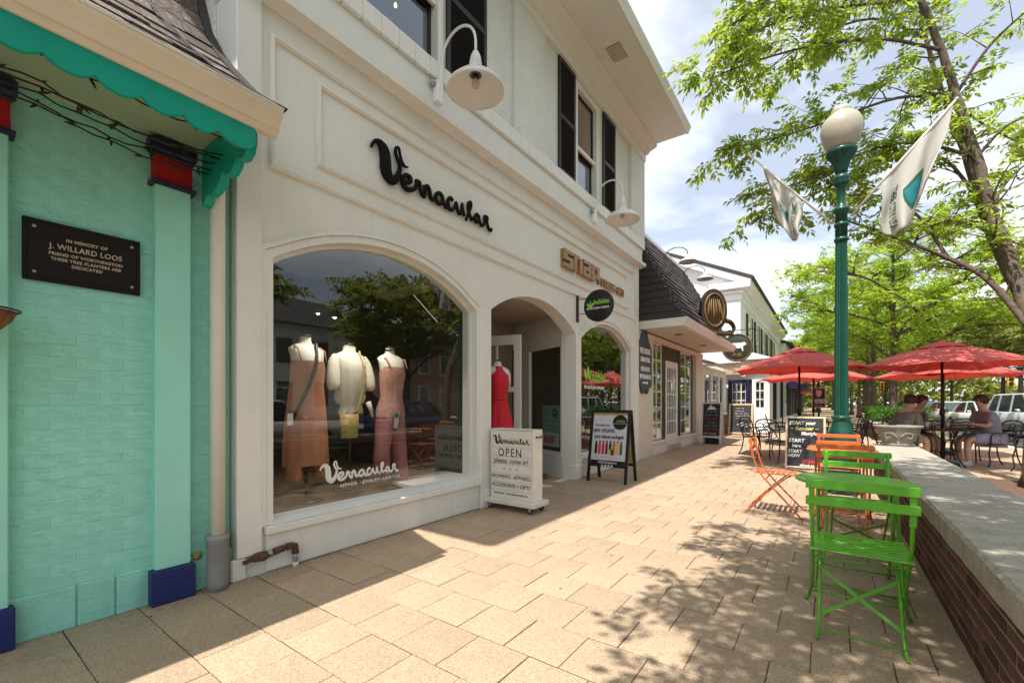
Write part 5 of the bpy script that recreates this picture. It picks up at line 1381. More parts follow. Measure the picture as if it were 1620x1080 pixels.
def bistro_table(m, label, loc, R, H=.715, rotz=0.0, group=None):
    g = thing('bistro_table', label, 'table', loc, rotz, group)
    obj('table_top', MB().lathe([(R-.008, H-.018), (R, H-.014), (R, H-.003), (R-.006, H), (R*.5, H+.0005), (.01, H+.0005)], (0,0,0), 48, cap=True), m, g, world=False)
    for s in (-1, 1):
        for q in (-1, 1):
            x = .22*s - .018*q*s
            P = [(x, q*.24, .010), (x, q*.215, .03), (x, 0, H/2), (x, -q*.17, H-.02)]
            obj('leg', MB().tube(catmull(P, 3), .0105, 8), m, g, world=False)
    for q in (-1, 1):
        obj('foot_rail', MB().tube([(-.24, q*.225, .03), (.24, q*.225, .03)], .008, 6), m, g, world=False)
        obj('top_rail', MB().tube([(-.24, q*.15, H-.028), (.24, q*.15, H-.028)], .008, 6), m, g, world=False)
    return g
GG, OG = 'green bistro chairs', 'orange bistro chairs'
bistro_chair(green_metal, 'green slatted folding chair with its back turned to the open paving', (.125, 3.115, 0), .0, GG)
bistro_chair(green_metal, 'green slatted folding chair facing the other across the green table', (.185, 4.47, 0), pi + .03, GG)
bistro_table(green_metal, 'round green folding bistro table beside the low brick wall', (.135, 3.86, 0), .345)
bistro_chair(orange_metal, 'orange folding chair standing side on at the left of the orange table', (-.50, 5.89, 0), -pi/2, OG)
bistro_chair(orange_metal, 'orange folding chair right behind the green chairs', (.115, 5.66, 0), .0, OG)
bistro_chair(orange_metal, 'orange folding chair in front of the lamp post base', (.085, 6.93, 0), pi, OG)
bistro_table(orange_metal, 'round orange folding bistro table between the orange chairs', (.10, 6.30, 0), .33)

# ------------------------------------------------------------------ street lamp with flags
sl = thing('street_lamp', 'green cast iron street lamp with cream acorn globe and two flags', 'street lamp', (.13, 7.75, 0))
LX, LY = .13, 7.75
obj('base', MB().lathe([(.26, 0), (.26, .10), (.225, .13), (.21, .5), (.205, .72), (.19, .80)], (LX, LY, 0), 16, smooth=False), post_green, sl)
obj('base_bell', MB().lathe([(.148, .80), (.146, .83), (.125, .89), (.104, .97), (.096, 1.01), (.112, 1.02), (.115, 1.04), (.112, 1.06), (.098, 1.07)], (LX, LY, 0), 24), post_green, sl)
obj('shaft', MB().lathe([(.088, 1.06), (.086, 1.10), (.076, 2.4), (.068, 3.56)], (LX, LY, 0), 32, smooth=False, flute=.13), post_green, sl)
for z in (3.55, 3.76, 3.97): obj('collar', MB().lathe([(.072, z-.03), (.084, z-.02), (.087, z), (.084, z+.02), (.072, z+.03)], (LX, LY, 0), 24), post_green, sl)
obj('upper_shaft', MB().lathe([(.072, 3.57), (.070, 3.92), (.098, 3.95), (.10, 3.99), (.058, 4.01), (.05, 4.07), (.047, 4.28), (.078, 4.32), (.10, 4.35), (.086, 4.38), (.108, 4.405), (.092, 4.44), (.068, 4.47)], (LX, LY, 0), 24), post_green, sl)
obj('capital', MB().lathe([(.068, 4.47), (.078, 4.54), (.106, 4.64), (.148, 4.72), (.178, 4.75), (.188, 4.78), (.182, 4.805), (.158, 4.81)], (LX, LY, 0), 32, flute=.09), post_green, sl)
gl = obj('globe', MB().lathe([(.145, 4.808), (.175, 4.85), (.225, 4.96), (.248, 5.08), (.243, 5.17), (.21, 5.25), (.15, 5.31), (.118, 5.325), (.123, 5.34), (.118, 5.38), (.09, 5.415), (.05, 5.435), (.01, 5.44)], (LX, LY, 0), 36), globe_mat, sl)
def flag(sgn, tipx, tipz, bx, bz, label, f0, f1, hang, seed):
    g = thing('flag', label, 'flag', (bx, LY, bz), 0, 'flags on the lamp post')
    a = Vector((bx, LY, bz)); t = Vector((tipx, LY, tipz))
    obj('flag_pole', MB().tube([a, t], [.017, .014], 10), pole_white, g)
    obj('finial', MB().lathe([(.004,-.02),(.02,-.008),(.022,.006),(.008,.02)], t, 10), pole_white, g)
    # cloth hanging from the pole between f0 and f1 with soft folds
    rng = random.Random(seed); NU, NV = 22, 22
    def cl(u, v):
        p = a.lerp(t, f0 + (f1-f0)*u)
        drop = hang*(.55 + .45*sin(pi*(u*.8+.1)))*v
        wav = .045*sin(u*13 + v*3 + seed)*v**.7 + .02*sin(u*23 + seed*2)*v
        pull = (a.lerp(t, f0 + (f1-f0)*.15) - p)*(.34*v**1.3)
        wav = (.10*sin(u*11 + v*2.2 + seed) + .035*sin(u*23 + seed*2))*v**.8
        return Vector((p.x + pull.x + .03*sin(v*6 + u*5)*v, p.y + wav, p.z - drop + pull.z*.35))
    def patch(name, u0, u1, v0, v1, m_, off, fn=None, n=NU):
        mb = MB(); V = []; F = []
        for i in range(n+1):
            for j in range(n+1):
                u = u0 + (u1-u0)*i/n; v = v0 + (v1-v0)*j/n
                if fn: u, v = fn(i/n, j/n)
                q = cl(u, v); V.append((q.x, q.y + off, q.z))
        for i in range(n):
            for j in range(n): k = i*(n+1)+j; F.append((k, k+1, k+n+2, k+n+1))
        mb.add(V, F, True); return raw(name, mb, m_, g)
    c = patch('cloth', 0, 1, 0, 1, flag_white, 0)
    sm = c.modifiers.new('thick', 'SOLIDIFY'); sm.thickness = .003; sm.offset = 0
    # printed emblem: a shield in two colours, and the town lettering
    def sh(i, j): return (.52 + .32*(i-.5)*(1-.88*j**2), .46 + .36*j)
    def shb(i, j): return (.52 + .23*(i-.5)*(1-.85*j**2), .52 + .25*j)
    patch('emblem_shield', 0, 1, 0, 1, flag_green, -.0055, sh, 14)
    patch('emblem_field', 0, 1, 0, 1, flag_teal, -.0085, shb, 14)
    # lettering wraps with the cloth
    cu = bpy.data.curves.new('flag_text', 'FONT'); cu.body = 'TREE CITY USA'; cu.size = .16; cu.align_x = 'CENTER'; cu.offset = .003
    tt = bpy.data.objects.new('flag_text', cu); me = bpy.data.meshes.new_from_object(tt); bpy.data.objects.remove(tt); bpy.data.curves.remove(cu)
    for v_ in me.vertices:
        q = cl(.16 + .9*v_.co.y, .60 + .62*v_.co.x*.95); v_.co = (q.x, q.y - .007, q.z)
    obj('lettering', me, flag_green, g)
flag(-1, -1.02, 5.12, .03, 3.80, 'white town flag hanging limp over the shop side of the lamp post', .34, .82, .80, 2)
flag(1, 1.29, 5.07, .24, 3.86, 'white town flag with teal shield on the tree side of the lamp post', .30, .98, 1.0, 5)

# ------------------------------------------------------------------ french door shop with mansard
fs = thing('mansard_shop', 'low cream shop with dark shingle mansard roof and french door', 'building', (-4.5, 12.5, 0))
FXX = -3.40
obj('wall', MB().box(-4.2, FXX, 9.31, 10.42, 0, 2.85), cream_wall, fs)
obj('wall', MB().box(-4.2, FXX, 14.55, 15.45, 0, 2.85), cream_wall, fs)
obj('wall', MB().box(-4.2, FXX-.003, 10.42, 14.55, 2.72, 2.85), cream_wall, fs)
obj('rear_block', MB().box(-9, -4.25, 9.75, 15.4, 0, 5.6), cream_wall, fs)
obj('stallboard', MB().box(FXX-.30, FXX-.005, 10.42, 11.55, 0, .26, .005), white_trim, fs)
obj('stallboard', MB().box(FXX-.30, FXX-.005, 12.75, 14.55, 0, .26, .005), white_trim, fs)
obj('stall_sill', MB().box(FXX-.30, FXX+.03, 10.42, 11.57, .26, .32, .005), white_trim, fs)
obj('stall_sill', MB().box(FXX-.30, FXX+.03, 12.73, 14.55, .26, .32, .005), white_trim, fs)
obj('dark_frame', MB().box(FXX-.16, FXX-.06, 11.30, 11.56, .32, 2.72), mat('dark_brown_paint', (.03, .014, .012), rough=.5), fs)
obj('dark_frame', MB().box(FXX-.16, FXX-.06, 12.76, 12.98, .32, 2.72), MATS['dark_brown_paint'], fs)
obj('dark_frame', MB().box(FXX-.16, FXX-.06, 14.15, 14.35, .32, 2.72), MATS['dark_brown_paint'], fs)
obj('transom', MB().box(FXX-.16, FXX-.07, 11.56, 12.76, 2.38, 2.72), MATS['dark_brown_paint'], fs)
obj('shop_room', MB().box(-4.24, -4.22, 10.0, 14.6, 0, 2.8), dark_room, fs)
obj('door_step', MB().box(FXX-.4, FXX+.02, 11.56, 12.74, 0, .14, .01), concrete, fs)
def lights(par, y0, y1, z0, z1, nc, nr, x, m_=white_trim, b=.028, axis='x', pane_m=None):
    """small-paned glazing: bars and panes as parts"""
    cw = (y1-y0)/nc; ch = (z1-z0)/nr
    def bx(mb, a0, a1, b0, b1, d0, d1): return mb.box(d0, d1, a0, a1, b0, b1) if axis == 'x' else mb.box(a0, a1, d0, d1, b0, b1)
    for i in range(nc+1): obj('glazing_bar', bx(MB(), y0+i*cw-b/2, y0+i*cw+b/2, z0, z1, x-.02, x+.012), m_, par)
    for k in range(nr+1): obj('glazing_bar', bx(MB(), y0, y1, z0+k*ch-b/2, z0+k*ch+b/2, x-.018, x+.010), m_, par)
    for i in range(nc):
        for k in range(nr):
            a0, a1, b0, b1 = y0+i*cw+b/2, y0+(i+1)*cw-b/2, z0+k*ch+b/2, z0+(k+1)*ch-b/2
            V = [(x-.004,a0,b0),(x-.004,a1,b0),(x-.004,a1,b1),(x-.004,a0,b1)] if axis == 'x' else [(a0,x-.004,b0),(a1,x-.004,b0),(a1,x-.004,b1),(a0,x-.004,b1)]
            raw('pane', MB().add(V, [(0,1,2,3)]), pane_m or shop_glass, par)
lw1 = obj('shop_window', MB().box(FXX-.13, FXX-.07, 10.42, 10.46, .32, 2.72), white_trim, fs); lights(lw1, 10.50, 11.28, .36, 2.70, 2, 6, FXX-.08)
lw2 = obj('shop_window', MB().box(FXX-.13, FXX-.07, 14.35, 14.40, .32, 2.72), white_trim, fs); lights(lw2, 13.0, 14.13, .36, 2.70, 2, 6, FXX-.08)
fd = obj('french_door', MB().box(FXX-.14, FXX-.065, 11.60, 11.74, .14, 2.36).box(FXX-.14, FXX-.065, 12.58, 12.72, .14, 2.36).box(FXX-.14, FXX-.066, 11.74, 12.58, 2.2, 2.36).box(FXX-.14, FXX-.066, 11.74, 12.58, .14, .40), white_trim, fs)
lights(fd, 11.74, 12.58, .40, 2.20, 4, 5, FXX-.09, b=.03)
obj('door_handle', MB().tube([(FXX-.06, 12.64, 1.0), (FXX-.02, 12.64, 1.0), (FXX-.02, 12.55, 1.0)], .012, 8), black_iron, fd)
# canopy: soffit, fascia and mansard with shingles
EX = -2.55
obj('canopy_soffit', MB().box(-4.2, EX+.10-.12, 9.60, 15.55, 2.90, 2.935), cream_wall, fs)
obj('canopy_fascia', MB().sweep([(EX-.03, 2.885), (EX+.06, 2.89), (EX+.08, 2.96), (EX+.12, 3.0), (EX+.13, 3.06), (EX-.03, 3.06)], 9.58, 15.58), white_trim, fs)
obj('canopy_end', MB().box(-3.6, EX-.03, 9.58, 9.62, 2.885, 3.06), white_trim, fs)
for (x, y) in ((-2.95, 10.9), (-2.95, 13.4)): obj('downlight', MB().lathe([(.09, 2.885), (.09, 2.8995)], (x, y, 0), 20), mat('downlight_dark', (.12,.07,.05), rough=.5) if 'downlight_dark' not in MATS else MATS['downlight_dark'], fs)
m0 = Vector((EX+.02, 0, 3.06)); m1 = Vector((-4.0, 0, 5.65))
ms = MB().add([(m0.x, 9.62, m0.z), (m0.x, 15.5, m0.z), (m1.x, 15.5, m1.z), (m1.x, 10.15, m1.z), (-4.4, 9.62, m0.z), (-4.6, 10.15, m1.z), (-4.6, 15.5, m1.z), (-4.6, 15.5, m0.z)],
    [(0,1,2,3), (0,3,5,4), (3,2,6,5), (1,7,6,2)])
raw('mansard', ms, shingle_dark, fs)
rg = random.Random(77); rows = 15; dvec = m1 - m0; Lm = dvec.length; dn_ = dvec.normalized(); nn = Vector((-dn_.z, 0, dn_.x)); nn = nn if nn.x > 0 else -nn
bulk = MB()
for r_ in range(rows):
    t0 = r_/rows; ys = 9.62 + .53*t0; y = 15.5 - (.16 if r_ % 2 else 0)
    while y > ys + .05:
        w = .315; yl = max(y - w, ys)
        a = m0 + dn_*(Lm*t0); bvec = m0 + dn_*(Lm*min(1, t0 + 1.25/rows)); th = rg.uniform(.02, .035)
        pts = [Vector((a.x, yl+.004, a.z)) + nn*.012, Vector((a.x, y-.004, a.z)) + nn*.012, Vector((bvec.x, y-.004, bvec.z)) + nn*.004, Vector((bvec.x, yl+.004, bvec.z)) + nn*.004]
        top = [p + nn*th for p in pts[:2]] + [p + nn*th*.3 for p in pts[2:]]
        mbs = MB().add(pts + top, [(4,5,6,7),(0,1,5,4),(1,2,6,5),(2,3,7,6),(3,0,4,7)])
        obj('shingle', mbs, shingle_dark, fs); y -= w
for r_ in range(rows):
    t0 = r_/rows; x0 = m0.x + (m1.x - m0.x)*t0; z0 = m0.z + (m1.z-m0.z)*t0; yv = 9.62 + .53*t0
    z1 = m0.z + (m1.z-m0.z)*min(1, t0 + 1.2/rows); yv1 = 9.62 + .53*min(1, t0 + 1.2/rows)
    xx = x0
    while xx > -4.35:
        bulk.add([(xx, yv-.03, z0), (xx-.25, yv-.03, z0), (xx-.25, yv1-.008, z1), (xx, yv1-.008, z1), (xx, yv-.008, z0), (xx-.25, yv-.008, z0)], [(0,1,2,3), (0,1,5,4)]); xx -= .255
obj('end_shingles', bulk, shingle_dark, fs, kind='stuff')
obj('roof_edge', MB().box(-4.25, -3.96, 10.1, 15.55, 5.65, 5.74), white_trim, fs)
for k in range(16):
    y = 9.7 + .01*k; z = 3.2 + .15*k; x = m0.x - (z-3.06)*.56 + .05
    obj('roof_light', MB().lathe([(.002,-.012),(.008,0),(.002,.012)], (x + .03 - .1*(k*7 % 5)*.2, 9.62 + .2*(z-3.06) - .045, z + .05*sin(k*3.1)), 6), vinyl_white, fs)
# dark slate-blue shop sign on the cream wall
bsn = thing('carved_blue_sign', 'dark slate blue carved sign with white lettering on the cream wall', 'sign', (FXX, 9.72, 1.5))
op = [(-.45, .02), (-.40, -.10), (-.28, -.08), (-.20, -.22), (-.10, -.24), (-.06, -.18), (0, -.14), (.06, -.18), (.10, -.24), (.20, -.22), (.28, -.08), (.40, -.10), (.45, .02), (.45, .78), (.34, .88), (.22, .98), (.16, 1.12), (.08, 1.16), (0, 1.08), (-.08, 1.16), (-.16, 1.12), (-.22, .98), (-.34, .88), (-.45, .78)]
obj('board', MB().prism(op, frame((FXX, 9.73, 1.69), FX), .002, .045), mat('slate_blue', (.055, .072, .10), rough=.55, var=.15), bsn)
for (t, z, s, sx) in (('FREE PARKING', 2.40, .17, .62), ('BEHIND STORE', 2.21, .14, .62), ('ENTER FROM', 2.0, .14, .70), ('NEW ENGLAND AVE', 1.83, .14, .56)):
    text('lettering', t, s, frame((FXX+.046, 9.73, z), FX), chalk_white, bsn, .002, sx=sx, bold=.005)
obj('arrow_bar', MB().prism([(-.18,-.02),(.10,-.02),(.10,-.045),(.18,0),(.10,.045),(.10,.02),(-.18,.02)], frame((FXX+.046, 9.73, 1.70), FX), 0, .003), chalk_white, bsn)
# lamps on the mansard
def mlamp(y, label):
    z = 4.9; x = m0.x + (m1.x-m0.x)*(z-m0.z)/(m1.z-m0.z)
    g = thing('barn_lamp', label, 'wall lamp', (x, y, z), 0, 'barn lamps on the mansard')
    obj('base_bar', MB().bar((x+.10, y, z-.55), (x+.02, y, z-.05), .07, .05, (1,0,0)), pine_pale, g)
    pts = [(x+.05, y, z-.1), (x+.04, y, z+.15)] + [(x+.34 + .30*cos(pi - pi*k/7), y, z+.15 + .22*sin(pi - pi*k/7)) for k in range(8)] + [(x+.64, y, z+.12)]
    obj('arm', MB().tube(catmull(pts, 2), .012, 8), black_iron, g)
    obj('shade', MB().lathe([(.025, .13), (.05, .11), (.075, .05), (.17, .0), (.23, -.06), (.225, -.065), (.16, -.01), (.05, .04)], (x+.64, y, z), 30, cap=False), mat('barn_shade', (.55, .58, .57), rough=.3) if 'barn_shade' not in MATS else MATS['barn_shade'], g)
mlamp(11.7, 'grey barn lamp on the shaded half of the shingle mansard'); mlamp(13.6, 'grey barn lamp on the sunlit half of the shingle mansard')
# carved oval sign on the canopy
ov = thing('carved_oval_sign', 'dark carved oval sign with gold scrolls on the mansard canopy edge', 'sign', (EX+.1, 13.2, 3.1))
goldm = mat('old_gold', (.22, .13, .04), rough=.45, var=.3, scale=20); darkc = mat('carved_dark', (.045, .03, .018), rough=.5, var=.3, scale=15)
OU = Vector((.60, .80, 0)); ON = Vector((.80, -.60, 0)); OC = Vector((EX+.02, 12.55, 3.70))
def opt(u, v, n): return OC + OU*u + Vector((0,0,v)) + ON*n
obj('oval_board', MB().prism([(.42*cos(2*pi*k/36), .56*sin(2*pi*k/36)) for k in range(36)], (OC, OU, (0,0,1), ON), 0, .08), darkc, ov)
obj('oval_rim', MB().tube([opt(.31*cos(2*pi*k/36), .43*sin(2*pi*k/36), .085) for k in range(36)], .022, 8, closed=True), goldm, ov)
for s_ in (-1, 1):
    obj('scroll', MB().tube(catmull([tuple(opt(s_*.42, -.26, .05)), tuple(opt(s_*.56, -.30, .05)), tuple(opt(s_*.66, -.42, .05)), tuple(opt(s_*.62, -.55, .05)), tuple(opt(s_*.50, -.52, .05))], 4), [.07 - .0025*i for i in range(17)], 8), darkc, ov)
obj('scroll_base', MB().obox(opt(0, -.60, .04), OU, ON, (0,0,1), .62, .05, .06), darkc, ov)
obj('gilt_line', MB().obox(opt(0, -.59, .095), OU, ON, (0,0,1), .58, .006, .014), goldm, ov)
for k in range(6): obj('gilt_leaf', MB().tube([opt(-.22 + .09*k, -.30 + .04*(k % 2), .09), opt(-.20 + .085*k, .0 + .1*sin(k*2.1), .095), opt(-.16 + .06*k, .28, .09)], [.018, .024, .006], 6), goldm, ov)

# ------------------------------------------------------------------ white shop bay and gabled building
bay = thing('white_shop_bay', 'low white shop bay with sloping metal roof beyond the mansard shop', 'building', (-4, 17.5, 0))
BX = -3.45
obj('wall', MB().box(-5.2, BX, 15.46, 15.75, 0, 2.5), white_bright, bay)
obj('wall', MB().box(-5.2, BX, 19.4, 19.75, 0, 2.5), white_bright, bay)
obj('stall_riser', MB().box(-5.2, BX+.05, 15.75, 19.4, 0, .78), brick_mat, bay)
rg = random.Random(12); sb = MB().box(-.03, .03, -.1, .1, -.028, .028, .004).mesh('brick'); sb.materials.append(mat('tan_brick', (.34, .15, .075), rough=.8, var=.25, scale=10, rand=.25))
for c in range(11):
    for q in range(17): put('brick', sb, None, bay, (BX+.052, 15.86 + q*.21 + (.1 if c % 2 else 0), .035 + c*.068))
obj('sill', MB().box(BX-.1, BX+.12, 15.7, 19.45, .79, .86, .01), white_bright, bay)
obj('lintel', MB().box(-5.2, BX, 15.75, 19.4, 2.25, 2.5), white_bright, bay)
for (a, b_) in ((16.0, 17.0), (17.3, 18.3), (18.55, 19.3)):
    w_ = obj('window', MB().box(BX-.08, BX-.02, a-.1, a, .86, 2.25).box(BX-.08, BX-.02, b_, b_+.1, .86, 2.25), white_bright, bay)
    raw('pane', MB().add([(BX-.06,a,.87),(BX-.06,b_,.87),(BX-.06,b_,2.24),(BX-.06,a,2.24)], [(0,1,2,3)]), shop_glass, w_)
obj('bay_room', MB().box(-5.15, -5.1, 15.8, 19.4, .1, 2.4), dark_room, bay)
obj('bay_roof', MB().add([(BX+.35, 15.6, 2.52), (BX+.35, 19.8, 2.52), (-5.3, 19.8, 3.25), (-5.3, 15.6, 3.25), (BX+.35, 15.6, 2.60), (BX+.35, 19.8, 2.60), (-5.3, 19.8, 3.33), (-5.3, 15.6, 3.33)], [(0,1,2,3),(4,5,6,7),(0,1,5,4),(1,2,6,5),(2,3,7,6),(3,0,4,7)]), mat('metal_roof', (.42,.40,.39), rough=.4, metal=.3), bay)

gb = thing('white_gabled_building', 'white two storey gabled building with brick chimney and narrow black shutters', 'building', (-6, 27, 0))
GX = -3.0; GY = 19.95
obj('wall', MB().box(-11, GX, GY, 37, 2.9, 6.1), white_bright, gb)
obj('ground_floor', MB().box(-11, -3.6, GY+.05, 37, 0, 2.9), cream_wall, gb)
obj('corner_pilaster', MB().box(GX-.55, GX+.05, GY-.05, GY+.5, 2.9, 5.45), white_bright, gb)
obj('entablature', MB().box(-5.2, GX+.09, GY-.09, 37.1, 5.45, 5.72).box(-5.3, GX+.16, GY-.16, 37.2, 5.7205, 5.85), white_bright, gb)
obj('eaves_cornice', MB().sweep([(GX-.1, 5.86), (GX+.22, 5.86), (GX+.38, 6.02), (GX+.46, 6.18), (GX-.1, 6.18)], GY-.28, 37.3), white_bright, gb)
obj('cornice_return', MB().box(-4.1, GX+.44, GY-.30, GY-.02, 5.87, 6.15, .03), white_bright, gb)
# gable with the ridge running along the street
rx, rz = -8.2, 8.9
obj('gable', MB().prism([(GX+.2, 6.12), (rx, rz-.25), (-13.5, 6.12)], ((0, GY, 0), (1,0,0), (0,0,1), (0,-1,0)), -.3, .0), white_bright, gb)
obj('roof', MB().prism([(GX+.50, 6.19), (rx, rz), (rx, rz+.12), (GX+.55, 6.30)], ((0, GY-.3, 0), (1,0,0), (0,0,1), (0,1,0)), 0, 17.6), shingle_dark, gb)
obj('roof', MB().prism([(rx-.001, rz), (-13.7, 6.19), (-13.75, 6.30), (rx-.001, rz+.12)], ((0, GY-.3, 0), (1,0,0), (0,0,1), (0,1,0)), 0, 17.6), shingle_dark, gb)
obj('rake_board', MB().prism([(GX+.44, 6.20), (rx, rz-.01), (rx, rz-.26), (GX+.2, 6.03)], ((0, GY-.02, 0), (1,0,0), (0,0,1), (0,-1,0)), 0, .25), white_bright, gb)
for k in range(5):
    y0 = GY + 2.2 + k*2.5
    w_ = obj('window', MB().box(GX, GX+.06, y0-.08, y0+.98, 3.3, 3.38).box(GX, GX+.05, y0-.08, y0, 3.38, 5.2).box(GX, GX+.05, y0+.9, y0+.98, 3.38, 5.2).box(GX, GX+.05, y0, y0+.9, 5.12, 5.2).box(GX, GX+.04, y0, y0+.9, 4.22, 4.28), white_trim, gb)
    raw('pane', MB().add([(GX+.012,y0,3.38),(GX+.012,y0+.9,3.38),(GX+.012,y0+.9,5.12),(GX+.012,y0,5.12)], [(0,1,2,3)]), dark_glass, w_)
    for q in (y0-.42, y0+1.0): obj('shutter', MB().box(GX+.01, GX+.06, q, q+.34, 3.3, 5.2, .01), shutter_black, gb)
ch = obj('chimney_core', MB().box(-4.75, -3.95, 26.0, 26.9, 5.9, 8.05), mortar_mat, gb)
cb = MB().box(-.1, .1, -.045, .045, -.03, .03, .004).mesh('brick'); cb.materials.append(mat('chimney_brick', (.30, .10, .062), rough=.85, var=.3, scale=10, rand=.4))
for c in range(29):
    for q in range(4):
        o = put('brick', cb, None, ch, (-4.67 + q*.205 + (.03 if c % 2 else -.03), 26.0, 5.98 + c*.07))
        if q < 4: o2 = put('brick', cb, None, ch, (-3.95, 26.1 + q*.21 + (.03 if c % 2 else 0), 5.98 + c*.07)); o2.rotation_euler = (0, 0, pi/2)
obj('chimney_cap', MB().box(-4.85, -3.85, 25.9, 27.0, 8.05, 8.18, .02), brick_mat, gb)
# projecting ground floor with the two doors
gf = thing('projecting_shop_porch', 'tan shop porch with black door and white door below the gabled building', 'building', (-3, 20.5, 0))
obj('wall', MB().box(-3.6, -1.95, 20.0, 30, 2.42, 3.0), mat('tan_render', (.52, .38, .28), rough=.7, var=.06), gf)
obj('roof_slope', MB().add([(-1.75, 19.9, 3.0), (-1.75, 30, 3.0), (-3.02, 30, 3.45), (-3.02, 19.9, 3.45), (-3.02, 19.9, 3.0), (-3.02, 30, 3.0)], [(0,1,2,3),(0,3,4),(0,4,5,1),(1,5,2)]), white_bright, gf)
obj('back_wall', MB().box(-3.6, -1.95, 20.18, 20.3, 0, 2.42), white_bright, gf)
bd = obj('black_door', MB().box(-3.42, -3.28, 20.06, 20.16, .05, 2.2).box(-2.78, -2.64, 20.06, 20.16, .05, 2.2).box(-3.28, -2.78, 20.065, 20.16, 2.05, 2.2).box(-3.28, -2.78, 20.065, 20.16, .05, 1.0), navy_dark, gf)
lights(bd, -3.28, -2.78, 1.0, 2.05, 3, 3, 20.10, axis='y', b=.035)
wd_ = obj('white_door', MB().box(-2.55, -2.43, 20.06, 20.16, .05, 2.2).box(-2.12, -2.0, 20.06, 20.16, .05, 2.2).box(-2.43, -2.12, 20.065, 20.16, 2.08, 2.2).box(-2.43, -2.12, 20.065, 20.16, .05, 1.05), white_bright, gf)
lights(wd_, -2.43, -2.12, 1.05, 2.08, 2, 3, 20.10, axis='y', b=.035)
obj('door_dark', MB().box(-3.45, -2.0, 20.165, 20.178, .05, 2.2), dark_room, gf)
obj('lamp_globe', MB().lathe([(.01,-.09),(.07,-.06),(.09,0),(.07,.06),(.01,.09)], (-2.85, 19.9, 2.35), 14), vinyl_white, gf)
for k in range(5):
    y0 = 21.2 + k*1.7
    obj('shop_pillar', MB().box(-2.1, -1.95, y0, y0+.18, 0, 2.42), navy_dark if k % 2 else white_bright, gf)
    raw('pane', MB().add([(-2.03,y0+.2,.5),(-2.03,y0+1.68,.5),(-2.03,y0+1.68,2.3),(-2.03,y0+.2,2.3)], [(0,1,2,3)]), shop_glass, gf)
obj('stall_riser', MB().box(-2.12, -1.99, 21.3, 29.8, 0, .5), white_bright, gf)
obj('interior', MB().box(-3.55, -3.5, 20.3, 29.9, 0, 2.4), dark_room, gf)
# round hanging sign with a white cow
cs = thing('cow_sign', 'round dark hanging sign with white cow over the chalkboards', 'sign', (-2.55, 16.6, 2.9))
SC = Vector((-2.55, 16.55, 3.12))
cowm = mat('sign_dark_green', (.035, .04, .028), rough=.5, var=.25)
obj('disc', MB().lathe([(.46,-.03),(.48,-.02),(.48,.02),(.46,.03)], SC, 40, axis=Matrix(((1,0,0),(0,0,1),(0,-1,0)))), cowm, cs)
obj('rim', MB().tube([(SC.x + .45*cos(2*pi*k/36), SC.y-.03, SC.z + .45*sin(2*pi*k/36)) for k in range(36)], .022, 6, closed=True), mat('rim_brown', (.16,.10,.06), rough=.6), cs)
cow = [(-.22,.02),(-.24,.10),(-.20,.14),(.16,.14),(.22,.16),(.28,.10),(.26,.04),(.20,.05),(.18,-.02),(.19,-.14),(.15,-.14),(.14,-.04),(-.12,-.04),(-.13,-.14),(-.17,-.14),(-.18,-.02)]
obj('cow_shape', MB().prism(cow, frame((SC.x, SC.y-.031, SC.z+.02), FY), 0, .006), chalk_white, cs)
text('lettering', 'PUB', .15, frame((SC.x, SC.y-.031, SC.z-.24), FY), goldm, cs, .003, bold=.004)
obj('bracket', MB().tube(catmull([(-3.6, 16.58, 3.72), (-3.2, 16.58, 3.72), (-2.0, 16.58, 3.72)], 3), .014, 6), black_iron, cs)
obj('bracket_scroll', MB().tube(catmull([(-3.55, 16.58, 3.25), (-3.3, 16.58, 3.45), (-3.0, 16.58, 3.62), (-2.6, 16.58, 3.72), (-2.55, 16.58, 3.60)], 4), .009, 6), black_iron, cs)
# far shops with awnings
fs2 = thing('far_shop_row', 'far row of pale shops with navy and red awnings beside the avenue', 'building', (-4, 45, 0))
obj('wall', MB().box(-12, -2.6, 37.5, 62, 0, 5.6), white_bright, fs2)
obj('roof', MB().prism([(-2.2, 5.6), (-7, 7.6), (-12, 5.6)], ((0, 37.4, 0), (1,0,0), (0,0,1), (0,1,0)), 0, 24.8), shingle_dark, fs2)
for k in range(8):
    y0 = 38.2 + k*2.9
    w_ = obj('window', MB().box(-2.6, -2.54, y0, y0+1.2, 3.2, 4.7), white_trim, fs2)
    raw('pane', MB().add([(-2.535,y0+.1,3.3),(-2.535,y0+1.1,3.3),(-2.535,y0+1.1,4.6),(-2.535,y0+.1,4.6)], [(0,1,2,3)]), dark_glass, w_)
    obj('shop_front', MB().box(-2.59, -2.52, y0-.2, y0+2.0, .3, 2.3), navy_dark if k % 3 else dark_room, fs2)
for (y0, y1, m_) in ((38, 44, navy_dark), (44.5, 49, red_paint), (50, 56, umbrella_red)):
    obj('awning', MB().prism([(-2.6, 3.1), (-1.3, 2.45), (-1.3, 2.25), (-2.6, 2.3)], ((0, y0, 0), (1,0,0), (0,0,1), (0,1,0)), 0, y1-y0), m_, fs2)
